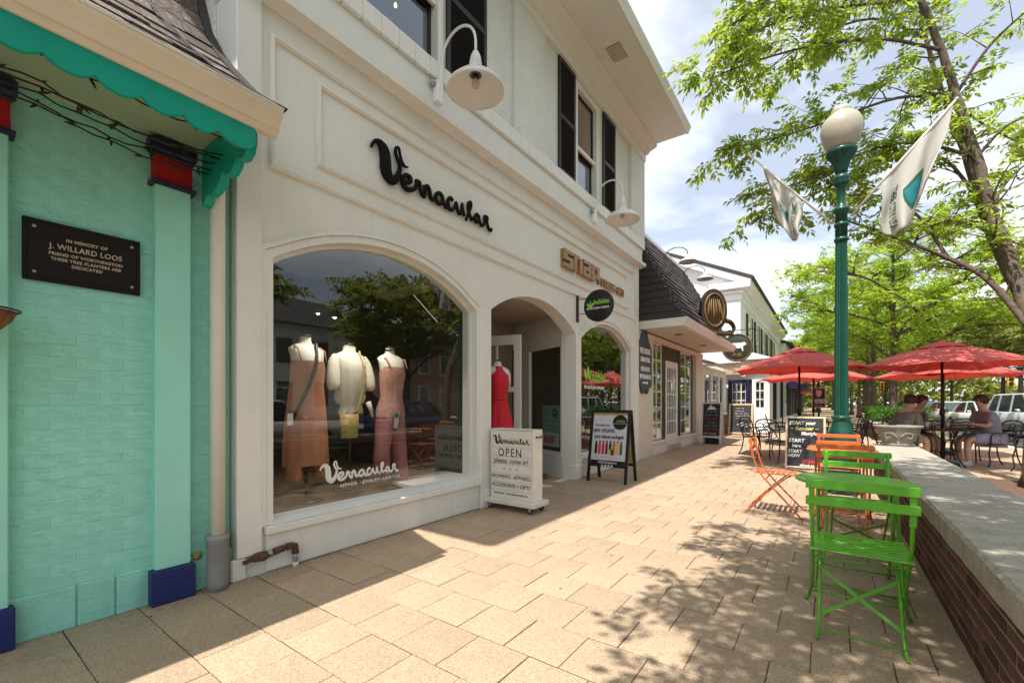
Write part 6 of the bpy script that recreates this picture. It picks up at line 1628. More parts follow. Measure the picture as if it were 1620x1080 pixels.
# brick houses across the street, seen in the shop glass and between the trees
def block(y0, y1, h, m_, label, x=22.5):
    g = thing('brick_house', label, 'house', (x+4, (y0+y1)/2, 0))
    obj('wall', MB().box(x, x+9, y0, y1, 0, h), m_, g)
    obj('roof', MB().prism([(x-.5, h), (x+4.5, h+2.8), (x+9.5, h)], ((0, y0-.4, 0), (1,0,0), (0,0,1), (0,1,0)), 0, y1-y0+.8), shingle_dark, g)
    n_ = int((y1-y0)/2.6)
    for k in range(n_):
        for z in (1.0, 3.9):
            yy = y0 + 1.0 + k*2.6
            w_ = obj('window', MB().box(x-.06, x, yy-.08, yy+1.18, z-.08, z+1.78), white_bright, g)
            raw('pane', MB().add([(x-.065,yy,z),(x-.065,yy+1.1,z),(x-.065,yy+1.1,z+1.7),(x-.065,yy,z+1.7)], [(0,1,2,3)]), dark_glass, w_)
tanb = mat('tan_brick_far', (.34, .22, .15), rough=.9, var=.15, scale=3)
redb = mat('red_brick_far', (.24, .095, .07), rough=.9, var=.2, scale=3)
block(-8, 6, 6.2, redb, 'red brick house across the street from the shops')
block(8, 20, 6.6, white_bright, 'white rendered house across the street from the shops')
block(23, 38, 6.0, tanb, 'tan brick house across the street from the patio tables')
block(42, 60, 6.4, redb, 'red brick house across the street by the crossing')

# ------------------------------------------------------------------ patio furniture
def patio_chair(label, loc, rotz, group):
    """cast iron armchair; local +x is the way the sitter faces"""
    g = thing('patio_chair', label, 'chair', loc, rotz, group)
    m = black_iron
    obj('seat', MB().box(-.22, .22, -.23, .23, .435, .452, .006), m, g, world=False)
    for s in (-1, 1):
        obj('leg', MB().tube(catmull([(.20, s*.22, .44), (.235, s*.235, .25), (.215, s*.235, .10), (.26, s*.245, .008)], 4), .0125, 8), m, g, world=False)
        obj('leg', MB().tube(catmull([(-.20, s*.21, .44), (-.22, s*.22, .25), (-.26, s*.225, .10), (-.32, s*.235, .008)], 4), .0125, 8), m, g, world=False)
        obj('arm', MB().tube(catmull([(-.24, s*.235, .64), (-.05, s*.265, .665), (.16, s*.265, .66), (.215, s*.255, .60), (.20, s*.235, .44)], 4), .0125, 8), m, g, world=False)
    fr = catmull([(-.20, -.22, .43), (-.25, -.235, .62), (-.30, -.235, .80), (-.325, -.15, .885), (-.33, 0, .905), (-.325, .15, .885), (-.30, .235, .80), (-.25, .235, .62), (-.20, .22, .43)], 4)
    obj('back_frame', MB().tube(fr, .0135, 8), m, g, world=False)
    def bx(y, z): return (-.205 - (z-.45)*.30, y, z)
    for q in range(2):
        s = -1 if q else 1
        obj('back_scroll', MB().tube(catmull([bx(s*.20, .50), bx(s*.12, .66), bx(0, .76), bx(-s*.13, .82), bx(-s*.19, .78)], 4), .008, 6), m, g, world=False)
        obj('back_scroll', MB().tube([bx(s*.10 + .075*cos(2*pi*k/18), .60 + .085*sin(2*pi*k/18)) for k in range(18)], .008, 6, closed=True), m, g, world=False)
    obj('back_scroll', MB().tube([bx(.065*cos(2*pi*k/18), .77 + .07*sin(2*pi*k/18)) for k in range(18)], .008, 6, closed=True), m, g, world=False)
    obj('back_rail', MB().tube([bx(-.225, .49), bx(.225, .49)], .009, 6), m, g, world=False)
    return g
def patio_table(label, loc, R, group):
    g = thing('patio_table', label, 'table', loc, 0, group)
    obj('table_top', MB().lathe([(R-.01, .705), (R, .71), (R, .725), (R-.008, .73), (.03, .731)], (0,0,0), 40), black_iron, g, world=False)
    for k in range(4):
        a = pi/4 + k*pi/2; c, s = cos(a), sin(a)
        obj('leg', MB().tube(catmull([(c*R*.75, s*R*.75, .70), (c*R*.45, s*R*.45, .45), (c*R*.5, s*R*.5, .18), (c*R*.72, s*R*.72, .01)], 4), .014, 8), black_iron, g, world=False)
    obj('ring', MB().tube([(R*.47*cos(2*pi*k/24), R*.47*sin(2*pi*k/24), .30) for k in range(24)], .009, 6, closed=True), black_iron, g, world=False)
    return g
def parasol(label, loc, R, top, rim, rotz=0.0, group='red cafe parasols'):
    g = thing('parasol', label, 'umbrella', loc, rotz, group)
    obj('pole', MB().tube([(0,0,0.02), (0,0,top-.02)], .022, 12), mat('parasol_pole', (.03,.015,.012), rough=.4) if 'parasol_pole' not in MATS else MATS['parasol_pole'], g, world=False)
    obj('base', MB().lathe([(.26, 0), (.26, .05), (.10, .09), (.035, .11), (.035, .28)], (0,0,0), 24), black_iron, g, world=False)
    obj('crank', MB().lathe([(.035,-.06),(.045,0),(.035,.06)], (0,0,1.05), 12).tube([(.03,0,1.05),(.08,0,1.05),(.08,.0,1.12)], .008, 6), black_iron, g, world=False)
    N = 8; V = []; F = []; nr_, na = 8, 6
    H = top - .12 - rim
    for i in range(nr_+1):
        t = i/nr_
        for k in range(N):
            for q in range(na):
                u = q/na; a0 = 2*pi*k/N; a1 = 2*pi*(k+1)/N
                # straight panel between two ribs, sagging a little inwards and scalloped at the edge
                p0 = Vector((cos(a0), sin(a0), 0)); p1 = Vector((cos(a1), sin(a1), 0)); p = p0.lerp(p1, u)
                r = R*(.07 + .93*t); z = rim + H*(1 - t) + .05*sin(pi*t) - .045*sin(pi*u)*t*(1-t)*2 + .05*t**4*sin(pi*u)
                V.append((p.x*r, p.y*r, z))
    C = N*na
    for i in range(nr_):
        for k in range(C): F.append((i*C+k, i*C+(k+1)%C, (i+1)*C+(k+1)%C, (i+1)*C+k))
    mb = MB(); mb.add(V, F, True); cn = raw('canopy', mb, umbrella_red, g) if False else None
    me = bpy.data.meshes.new('canopy'); me.from_pydata(V, [], F); me.polygons.foreach_set('use_smooth', [True]*len(F)); me.update()
    cn = put('canopy', me, umbrella_red, g, world=False)
    so = cn.modifiers.new('cloth', 'SOLIDIFY'); so.thickness = .004
    obj('vent_cap', MB().lathe([(R*.27, rim+H*.80+.04), (R*.19, rim+H*.90+.05), (R*.08, rim+H+.06), (.02, top-.03), (.012, top)], (0,0,0), 8, smooth=False), umbrella_red, g, world=False)
    for k in range(N):
        a = 2*pi*k/N
        obj('rib', MB().tube([(cos(a)*.05, sin(a)*.05, rim+H-.01), (cos(a)*R*.5, sin(a)*R*.5, rim+H*.5+.025), (cos(a)*R*.985, sin(a)*R*.985, rim-.004)], .009, 6), pine_frame, g, world=False)
    return g
CG = 'black iron patio chairs'
patio_table('round black iron table with parasol near the start chalkboard', (-.55, 11.6, 0), .48, 'black patio tables')
parasol('red parasol dappled with leaf shade over the table behind the start chalkboard', (-.55, 11.6, 0), 1.36, 2.52, 1.93, .35)
patio_chair('black iron chair turned to the table, on the shop side of the dappled parasol', (-1.42, 12.0, 0), -.45, CG)
patio_chair('black iron chair with its back to the start chalkboard', (-.95, 10.82, 0), 1.15, CG)
patio_chair('black iron chair between the dappled parasol pole and the lamp post', (.28, 11.35, 0), 2.9, CG)
patio_chair('black iron chair tucked on the far side of the dappled parasol table', (-.35, 12.4, 0), -1.9, CG)
patio_table('round black iron table below the plain sunlit parasol', (-.38, 15.3, 0), .48, 'black patio tables')
parasol('sunlit pink red parasol behind the dappled one beside the lamp post', (-.38, 15.3, 0), 1.45, 2.42, 1.88, .1)
patio_chair('black iron chair below the sunlit parasol, near the shop doors', (-1.25, 15.2, 0), .1, CG)
patio_chair('black iron chair below the sunlit parasol, near the street sign', (.45, 15.6, 0), 3.4, CG)
TX3, TY3 = 1.83, 12.25
patio_table('round black iron table where the three diners sit', (TX3, TY3, 0), .56, 'black patio tables')
parasol('large red parasol over the three diners', (TX3, TY3, 0), 1.44, 2.53, 1.94, .22)
parasol('red parasol half hidden behind the one over the diners', (2.25, 14.9, 0), 1.5, 2.40, 1.85, .5)
patio_table('round black iron table behind the diners', (2.25, 14.9, 0), .5, 'black patio tables')
patio_chair('black iron chair carrying the man in the dark patterned shirt', (1.08, 11.70, 0), .62, CG)
patio_chair('black iron chair carrying the man in the white collar', (1.32, 12.72, 0), -.55, CG)
patio_chair('black iron chair carrying the woman in the grey tee', (2.62, 12.62, 0), 3.55, CG)
patio_chair('empty black iron chair beside the tree trunk', (3.02, 11.9, 0), 2.6, CG)
patio_chair('empty black iron chair on the far side of the diners table', (2.3, 13.3, 0), -1.9, CG)
patio_chair('black iron chair behind the low wall by the stone planter', (.62, 13.8, 0), .3, CG)
# things on the diners table
for k, (dx, dy, h, r, m_, lab) in enumerate(((-.10, .12, .15, .035, galv, 'clear water glass beside the parasol pole'), (-.22, .0, .13, .035, vinyl_white, 'white paper cup by the men at the table'), (.05, -.18, .14, .035, galv, 'clear water glass near the parasol pole on the wall side'))):
    t_ = thing('drink', lab, 'cup', (TX3+dx, TY3+dy, .731))
    obj('cup', MB().lathe([(r*.75, .7325), (r, .7325+h), (r*.93, .7325+h), (r*.70, .745)], (TX3+dx, TY3+dy, 0), 16), m_, t_)
fb = thing('food_basket', 'brown paper lined food basket in front of the woman', 'food', (TX3+.22, TY3+.05, .73))
obj('basket', MB().lathe([(.09, .732), (.14, .79), (.13, .79), (.08, .745)], (TX3+.2, TY3+.02, 0), 18), mat('kraft_paper', (.36,.22,.08), rough=.8, var=.3, scale=20), fb)
obj('paper', MB().lathe([(.05, .76), (.12, .81), (.19, .83), (.12, .80), (.05, .765)], (TX3+.25, TY3+.05, 0), 9, smooth=False), mat('deli_paper', (.58,.55,.45), rough=.8), fb)

# ------------------------------------------------------------------ people
def skinmesh(name, V, E, R, m, parent, sub=2):
    me = bpy.data.meshes.new(name); me.from_pydata(V, E, []); me.update()
    o = put(name, me, m, parent, world=False)
    sk = o.modifiers.new('skin', 'SKIN'); sk.use_smooth_shade = True
    if not me.skin_vertices: 
        me.attributes  # ensures data is there
    lay = me.skin_vertices[0] if len(me.skin_vertices) else None
    if lay is None:
        bm = bmesh.new(); bm.from_mesh(me); bm.verts.layers.skin.verify(); bm.to_mesh(me); bm.free(); lay = me.skin_vertices[0]
    for i, r in enumerate(R):
        lay.data[i].radius = (r, r) if not hasattr(r, '__len__') else r
        lay.data[i].use_root = (i == 0)
    su = o.modifiers.new('sub', 'SUBSURF'); su.levels = sub; su.render_levels = sub
    return o
skin_m = mat('skin', (.60, .36, .26), rough=.55, var=.05)
def person(label, loc, rotz, shirt, shorts, hair, shoes, lean=.06, head_turn=0.0, arms=((.36,.10,.80),(.36,-.10,.80)), long_sleeve=False, glasses=False, hairlen=0.0, width=1.0, collar=None):
    """seated figure, local +x is the way it faces; seat 0.45 m"""
    g = thing('person', label, 'person', loc, rotz)
    L = lean; w = width
    sh = [(L*1.9, .185*w, 1.02), (L*1.9, -.185*w, 1.02)]
    V = [(-.02,0,.55), (L*.6-.02,0,.72), (L*1.4,0,.92), (L*1.9,0,1.06), (L*2.2+.01,0,1.14), (L*2.4+.035,0,1.215), (L*2.5+.035,0,1.30), (L*2.5+.02,0,1.365)]
    R = [(.15*w,.13), (.145*w,.115), (.16*w,.115), (.075,.07), (.052,.052), (.072,.078), (.078,.095), (.055,.065)]
    E = [(0,1),(1,2),(2,3),(3,4),(4,5),(5,6),(6,7)]
    for s, hand in ((1, arms[0]), (-1, arms[1])):
        o = len(V); S = Vector(sh[0] if s > 0 else sh[1]); Hd = Vector(hand); el = S.lerp(Hd, .5) + Vector((-.06, s*.07, -.13))
        V += [tuple(S), tuple(el), tuple(el.lerp(Hd, .85)), tuple(Hd)]; R += [.062, .046, .031, (.034,.022)]; E += [(3,o),(o,o+1),(o+1,o+2),(o+2,o+3)]
        dv = (Hd-el).normalized(); sd = dv.cross(Vector((0,0,1))).normalized()
        for f in range(4):
            b = Hd + sd*(.024 - .016*f); l_ = (.055,.065,.06,.045)[f]
            k = len(V); V += [tuple(b + dv*l_*.55 + Vector((0,0,-.004))), tuple(b + dv*l_ + Vector((0,0,-.022)))]; R += [.0085, .007]; E += [(o+3,k),(k,k+1)]
        k = len(V); V += [tuple(Hd + sd*s*.032 + dv*.012), tuple(Hd + sd*s*.038 + dv*.045 + Vector((0,0,-.01)))]; R += [.0095, .008]; E += [(o+3,k),(k,k+1)]
    for s in (1, -1):
        o = len(V); V += [(.03, s*.09*w, .53), (.24, s*.11, .545), (.45, s*.12, .53), (.455, s*.12, .30), (.43, s*.12, .095), (.49, s*.125, .045), (.58, s*.13, .035)]
        R += [.095*w, .085*w, .062, .055, .038, .04, .03]; E += [(0,o),(o,o+1),(o+1,o+2),(o+2,o+3),(o+3,o+4),(o+4,o+5),(o+5,o+6)]
    skinmesh('body', V, E, R, skin_m, g)
    hx = L*2.5 + .03; hz = 1.30
    tw = head_turn
    # shirt
    V = [(-.03,0,.53), (L*.6-.02,0,.72), (L*1.4,0,.92), (L*1.9,0,1.045)]; R = [(.175*w,.155), (.168*w,.145), (.18*w,.135), (.10,.09)]; E = [(0,1),(1,2),(2,3)]
    for s, hand in ((1, arms[0]), (-1, arms[1])):
        o = len(V); S = Vector(sh[0] if s > 0 else sh[1]); Hd = Vector(hand); el = S.lerp(Hd, .5) + Vector((-.06, s*.07, -.13))
        V += [tuple(S), tuple(S.lerp(el, .75))]; R += [.082, .072]; E += [(2,o),(o,o+1)]
        if long_sleeve: V += [tuple(el), tuple(el.lerp(Hd, .75))]; R += [.062, .046]; E += [(o+1,o+2),(o+2,o+3)]
    skinmesh('shirt', V, E, R, shirt, g)
    V = [(-.02,0,.56)]; R = [(.185*w,.15)]; E = []
    for s in (1, -1):
        o = len(V); V += [(.05, s*.10*w, .535), (.24, s*.112, .545), (.40, s*.12, .54)]; R += [.115*w, .108*w, .096]; E += [(0,o),(o,o+1),(o+1,o+2)]
    skinmesh('shorts', V, E, R, shorts, g)
    for s in (1, -1): obj('shoe', MB().loft([(.50, s*.125, .0, .13, .05), (.50, s*.125, .03, .135, .052), (.49, s*.125, .06, .11, .045), (.44, s*.122, .10, .055, .042)], 16), shoes, g, world=False)
    # hair: cap hugging the skull, open over the face
    me = MB(); N = 20; V = []; F = []
    for i in range(9):
        ph = pi*.02 + (pi*.70 + hairlen)*i/8
        for k in range(N):
            a = 2*pi*k/N; front = max(0, cos(a - tw)); ph2 = ph*(1 - .42*front**1.5)
            rr_ = .116 + .005*sin(5*a + i)
            V.append((hx - .012 + rr_*1.05*sin(ph2)*cos(a), rr_*.88*sin(ph2)*sin(a), hz + .012 + .118*cos(ph2)))
    for i in range(8):
        for k in range(N): F.append((i*N+k, i*N+(k+1)%N, (i+1)*N+(k+1)%N, (i+1)*N+k))
    F.append(tuple(range(N))); me.add(V, F, True); obj('hair', me, hair, g, world=False)
    fd_ = Vector((cos(tw), sin(tw), 0)); ls = Vector((-sin(tw), cos(tw), 0)); hc = Vector((hx, 0, hz-.005))
    obj('nose', MB().tube([hc + fd_*.088 + Vector((0,0,.02)), hc + fd_*.112 + Vector((0,0,-.012)), hc + fd_*.092 + Vector((0,0,-.022))], [.008, .014, .009], 8), skin_m, g, world=False)
    obj('mouth', MB().tube([hc + fd_*.086 + ls*.024 + Vector((0,0,-.052)), hc + fd_*.094 + Vector((0,0,-.052)), hc + fd_*.086 - ls*.024 + Vector((0,0,-.052))], .0055, 6), mat('lips', (.35,.10,.08), rough=.5) if 'lips' not in MATS else MATS['lips'], g, world=False)
    for s in (1, -1):
        obj('ear', MB().loft([(hx-.005, s*.082, hz-.04, .008, .006), (hx-.008, s*.087, hz-.005, .018, .009), (hx-.008, s*.085, hz+.025, .010, .006)], 10), skin_m, g, world=False)
        if not glasses: obj('eye', MB().lathe([(.002,-.007),(.008,0),(.002,.007)], hc + fd_*.084 + ls*s*.032 + Vector((0,0,.015)), 8), black_paint, g, world=False)
    if glasses:
        for s in (1, -1):
            obj('sunglass_lens', MB().obox(hc + fd_*.094 + ls*s*.034 + Vector((0,0,.014)), fd_, ls, (0,0,1), .004, .027, .019), black_paint, g, world=False)
            obj('sunglass_arm', MB().bar(hc + fd_*.092 + ls*s*.06 + Vector((0,0,.02)), hc - fd_*.01 + ls*s*.088 + Vector((0,0,.02)), .006, .008), vinyl_white, g, world=False)
    if collar: obj('collar', MB().loft([(L*1.9, 0, 1.07, .085, .09), (L*2.1, 0, 1.125, .066, .066)], 18, cap=False), collar, g, world=False)
    return g
grey_tee = mat('grey_tee', (.27, .27, .33), rough=.85, var=.06, scale=9)
lav = mat('lavender_shorts', (.33, .32, .42), rough=.85, var=.05)
camo = mat('dark_print_shirt', (.10, .105, .09), rough=.8, var=.7, scale=38, col2=(.32, .32, .28))
hair_red = mat('auburn_hair', (.07, .018, .012), rough=.5, var=.4, scale=60)
hair_brn = mat('brown_hair', (.045, .02, .013), rough=.5, var=.4, scale=60)
shoe_w = mat('white_shoe', (.5, .48, .52), rough=.6)
khaki = mat('khaki_shorts', (.30, .25, .18), rough=.8)
person('person in a grey tee and lavender shorts wearing sunglasses, hands over the table', (2.57, 12.60, 0), 3.55, grey_tee, lav, hair_red, shoe_w, lean=.05, glasses=True, arms=((.36,.07,.83),(.34,-.08,.82)), hairlen=.12, width=1.12)
person('person in a dark patterned shirt seated with back to the stone planter', (1.12, 11.74, 0), .62, camo, khaki, hair_brn, shoe_w, lean=.09, arms=((.40,.10,.79),(.40,-.12,.79)), width=1.12, long_sleeve=True)
person('person with white collar seated beside the one in the patterned shirt', (1.37, 12.68, 0), -.55, camo, khaki, hair_red, shoe_w, lean=.08, arms=((.38,.10,.79),(.38,-.10,.79)), collar=vinyl_white, long_sleeve=True)

# stone planter at the end of the low wall
pt = thing('stone_planter', 'carved grey stone planter on the end of the concrete wall cap', 'planter', (.82, 8.72, .607))
PC = (.82, 8.72)
obj('bowl', MB().loft([(PC[0], PC[1], .6085, .19, .13), (PC[0], PC[1], .64, .20, .14), (PC[0], PC[1], .66, .175, .12), (PC[0], PC[1], .70, .20, .14), (PC[0], PC[1], .80, .25, .175), (PC[0], PC[1], .87, .265, .185), (PC[0], PC[1], .88, .285, .20), (PC[0], PC[1], .91, .29, .205), (PC[0], PC[1], .915, .27, .185), (PC[0], PC[1], .89, .25, .17)], 32), tan_stone, pt)
for s in (-1, 1):
    obj('carved_scroll', MB().tube(catmull([(PC[0]+s*.02, PC[1]-.165, .74), (PC[0]+s*.08, PC[1]-.17, .80), (PC[0]+s*.15, PC[1]-.145, .79), (PC[0]+s*.14, PC[1]-.14, .73), (PC[0]+s*.09, PC[1]-.15, .74)], 4), .011, 6), tan_stone, pt)
obj('soil', MB().loft([(PC[0], PC[1], .892, .245, .165), (PC[0], PC[1], .90, .2, .13)], 24), mulch, pt)
# clipped hedge in a brick planter
hp = thing('hedge_planter', 'clipped green hedge in a low brick planter beyond the parasols', 'planter', (1.9, 21.5, 0))
obj('planter_core', MB().box(1.22, 2.6, 19.02, 24.5, 0, .54), mortar_mat, hp)
bb = MB().box(-.03, .03, -.1, .1, -.029, .029, .004).mesh('brick'); bb.materials.append(brick_mat)
for c in range(7):
    for q in range(6): o = put('brick', bb, None, hp, (1.34 + q*.21 + (.08 if c % 2 else 0), 19.015, .04 + c*.07)); o.rotation_euler = (0, 0, pi/2)
    for q in range(26): put('brick', bb, None, hp, (1.215, 19.12 + q*.207 + (.1 if c % 2 else 0), .04 + c*.07))
obj('coping', MB().box(1.16, 2.66, 18.95, 24.56, .542, .60, .01), cap_mat, hp)
nr = np.random.RandomState(8); NH = 9000
hp_ = np.stack([nr.uniform(1.2, 2.6, NH), nr.uniform(19.1, 24.4, NH), .6 + .47*nr.uniform(0, 1, NH)**.6], 1)
dd = nr.normal(0, 1, (NH, 3)); dd[:, 2] += .6; dd /= np.linalg.norm(dd, axis=1, keepdims=True); nn_ = nr.normal(0, 1, (NH, 3)); nn_ -= dd*np.sum(nn_*dd, 1, keepdims=True); nn_ /= np.linalg.norm(nn_, axis=1, keepdims=True)
put('foliage', leaf_mesh('foliage', hp_, dd, nn_, nr.uniform(.07, .13, NH), nr.uniform(.04, .07, NH)), leaf_hedge, hp)
# street sign
sg = thing('street_sign', 'small navy and white street sign on a black post beside the sunlit parasol', 'sign', (-.28, 16.6, 0))
obj('post', MB().tube([(-.28, 16.62, 0), (-.28, 16.62, 1.75)], .03, 10), black_iron, sg)
obj('sign_plate', MB().box(-.46, -.10, 16.57, 16.585, 1.10, 1.72, .004), vinyl_white, sg)
blue_p = mat('sign_blue', (.02, .07, .16), rough=.5)
obj('sign_field', MB().box(-.43, -.13, 16.562, 16.569, 1.37, 1.69), blue_p, sg); obj('sign_field', MB().box(-.43, -.13, 16.562, 16.569, 1.13, 1.24), blue_p, sg)
obj('sign_emblem', MB().prism([(-.07, .10), (.07, .10), (.075, -.01), (.04, -.09), (0, -.12), (-.04, -.09), (-.075, -.01)], frame((-.28, 16.5615, 1.54), FY), 0, .003), vinyl_white, sg)
scrawl(frame((-.28, 16.569, 1.305), FY), .30, .065, blue_p, sg, 71, .14); scrawl(frame((-.28, 16.5615, 1.185), FY), .26, .06, vinyl_white, sg, 72, .14)
obj('post_ball', MB().lathe([(.02, 1.75), (.045, 1.79), (.02, 1.84), (.004, 1.86)], (-.28, 16.62, 0), 12), black_iron, sg)

# ------------------------------------------------------------------ parked cars
tyre_m = mat('tyre', (.02, .02, .02), rough=.85); rim_m = mat('alloy', (.42, .43, .45), rough=.3, metal=.7); car_glass = mat('car_glass', (.03, .04, .05), rough=.08, spec=.8, var=.1)
headl = mat('headlight_lens', (.6, .62, .65), rough=.1, spec=.8); taill = mat('tail_light', (.35, .01, .01), rough=.2)
def car(label, loc, rotz, col, suv=False, name='parked_car'):
    """local +x is forward"""
    g = thing(name, label, 'car', loc, rotz)
    pm_ = mat('car_paint_%d' % len(MATS), col, rough=.22, var=.03, spec=.7)
    s = 1.17 if suv else 1.0; W = .90 if not suv else .95; gz = -.125
    top = lambda x: (.62 + .30*min(1, max(0, (2.30-x)/1.0))**.6*.55 if x > .9 else .86 if x > -1.55 else .88 - .06*max(0, (-1.6-x)))
    st = [2.28, 2.20, 2.0, 1.6, 1.2, .8, .3, -.3, -.9, -1.5, -1.9, -2.15, -2.22]; V = []; F = []
    for i, x in enumerate(st):
        e = .72 if i in (0, len(st)-1) else (.93 if i in (1, len(st)-2) else 1.0); w = W*e; zt = top(x)*s*(.93 if i == 0 else 1); zb = (.34 if i in (0, len(st)-1) else .20)*s
        sec = [(w*.86, zb), (w*.985, zb+.12), (w, .52*s), (w*.975, zt-.06), (w*.86, zt), (0, zt+.03)]
        ring = sec + [(-p[0], p[1]) for p in sec[-2::-1]]
        V += [(x, p[0], p[1]+gz) for p in ring]
    n_ = 11
    for i in range(len(st)-1):
        for k in range(n_-1): F.append((i*n_+k, i*n_+k+1, (i+1)*n_+k+1, (i+1)*n_+k))
        F.append((i*n_+n_-1, i*n_, (i+1)*n_, (i+1)*n_+n_-1))
    F += [tuple(range(n_)), tuple((len(st)-1)*n_+k for k in range(n_))]
    obj('body', MB().add(V, F, True), pm_, g, world=False)
    zb = .86*s; zr = (1.44 if not suv else 1.74); xf, xrf, xrr, xr = 1.0, .30, -.95, (-1.65 if not suv else -2.0)
    if suv: xrr = -1.6
    def cab(k, dz=0): return [(xf, W*.80*k, zb+gz-dz), (xrf, W*.66*k, zr+gz-.02), (xrr, W*.66*k, zr+gz-.03), (xr, W*.78*k, zb+gz-dz)]
    A = cab(1); B = [(x, -y, z) for (x, y, z) in A]
    obj('cabin_glass', MB().add(A + B, [(0,1,2,3), (4,5,6,7), (0,1,5,4), (1,2,6,5), (2,3,7,6), (0,3,7,4)]), car_glass, g, world=False)
    obj('roof', MB().loft([]) if False else MB().add([(xrf+.02, W*.67, zr+gz-.035), (xrr-.02, W*.67, zr+gz-.045), (xrr-.02, -W*.67, zr+gz-.045), (xrf+.02, -W*.67, zr+gz-.035), (xrf-.05, W*.6, zr+gz+.02), (xrr+.05, W*.6, zr+gz+.015), (xrr+.05, -W*.6, zr+gz+.015), (xrf-.05, -W*.6, zr+gz+.02)], [(0,1,2,3),(4,5,6,7),(0,1,5,4),(1,2,6,5),(2,3,7,6),(3,0,4,7)]), pm_, g, world=False)
    for q in (1, -1):
        for (a, b) in ((A[0], A[1]), (A[3], A[2])): obj('pillar', MB().bar((a[0], q*(a[1]+.005), a[2]), (b[0], q*(b[1]+.008), b[2]), .09, .05, (0, 1, 0)), pm_, g, world=False)
        obj('pillar', MB().bar((-.28, q*(W*.80), zb+gz), (-.32, q*(W*.665), zr+gz-.03), .09, .03, (0, 1, 0)), pm_, g, world=False)
        if suv: obj('pillar', MB().bar((-1.2, q*(W*.79), zb+gz), (-1.15, q*(W*.665), zr+gz-.03), .09, .03, (0, 1, 0)), pm_, g, world=False)
        obj('mirror', MB().loft([(.78, q*(W+.04), zb+gz+.02, .05, .05), (.78, q*(W+.08), zb+gz+.07, .07, .08), (.78, q*(W+.08), zb+gz+.13, .05, .06)], 10), pm_, g, world=False)
        obj('headlight', MB().obox((2.13, q*W*.66, .63*s+gz), (1,0,0), (0,1,0), (0,0,1), .10, .17, .065), headl, g, world=False)
        obj('tail_light', MB().obox((-2.13, q*W*.74, .74*s+gz), (1,0,0), (0,1,0), (0,0,1), .07, .13, .07), taill, g, world=False)
        for x in (1.35, -1.35):
            w_ = obj('wheel', MB().lathe([(.22, -.11), (.30, -.10), (.325, -.06), (.325, .06), (.30, .10), (.22, .11)], (x, q*(W-.10), .325+gz), 24, axis=Matrix(((1,0,0),(0,0,1),(0,-1,0)))), tyre_m, g, world=False)
            obj('rim', MB().lathe([(.04,-.125), (.20,-.112), (.215,-.09), (.215,.09), (.20,.112), (.04,.125)], (x, q*(W-.10), .325+gz), 10, axis=Matrix(((1,0,0),(0,0,1),(0,-1,0))), smooth=False), rim_m, w_, world=False)
    obj('grille', MB().obox((2.25, 0, .50*s+gz), (1,0,0), (0,1,0), (0,0,1), .04, .45, .09), black_paint, g, world=False)
    obj('number_plate', MB().obox((-2.23, 0, .58*s+gz), (1,0,0), (0,1,0), (0,0,1), .02, .15, .075), vinyl_white, g, world=False)
    return g
car('silver sport utility vehicle parked by the kerb nearest the diners', (6.75, 26.3, 0), -pi/2 + .2, (.50, .52, .54), True)
car('white saloon parked behind the silver sport utility vehicle', (6.55, 32.8, 0), -pi/2 + .2, (.70, .70, .70))
car('pale gold saloon parked behind the white one', (6.25, 38.6, 0), -pi/2 + .2, (.50, .47, .40))
car('blue car parked near the far trees', (6.1, 45.0, 0), -pi/2 + .15, (.03, .11, .30))
car('dark grey car parked furthest along the kerb by the traffic lights', (6.0, 51.0, 0), -pi/2 + .15, (.10, .10, .11))
car('silver saloon parked opposite the script shop window', (6.1, 5.9, 0), pi/2, (.48, .48, .48))
car('dark navy car parked opposite the shop doorway', (6.1, 11.4, 0), pi/2, (.012, .02, .06))
car('maroon car parked opposite the french door shop', (6.1, 17.0, 0), pi/2, (.16, .015, .02))
# traffic lights at the crossing
sig_y = mat('signal_yellow', (.72, .42, .02), rough=.5)
def signal(label, x, y, z, w=1.0, m_=None):
    g = thing('traffic_light', label, 'traffic light', (x, y, 0))
    obj('post', MB().tube([(x+w*1.2, y, -.13), (x+w*1.2, y, z+.9)], .09, 10), black_iron, g)
    obj('mast_arm', MB().tube([(x+w*1.2, y, z+.8), (x, y, z+.85)], .05, 8), black_iron, g)
    obj('housing', MB().box(x-w*.19, x+w*.19, y-.16, y+.16, z-w*.55, z+w*.55, .03), m_ or sig_y, g)
    for k in range(3): obj('lens', MB().lathe([(w*.12, 0), (w*.13, .05), (w*.10, .06)], (x, y-.16, z + (k-1)*w*.34), 14, axis=Matrix(((1,0,0),(0,0,-1),(0,1,0)))), black_paint, g)
    return g
signal('yellow traffic light hanging beyond the parasol over the diners', 10.7, 47.4, 3.0, 1.0)
signal('orange yellow traffic light far down the avenue between the trunks', 4.5, 61.0, 3.0, .9, mat('signal_orange', (.70, .26, .03), rough=.5))

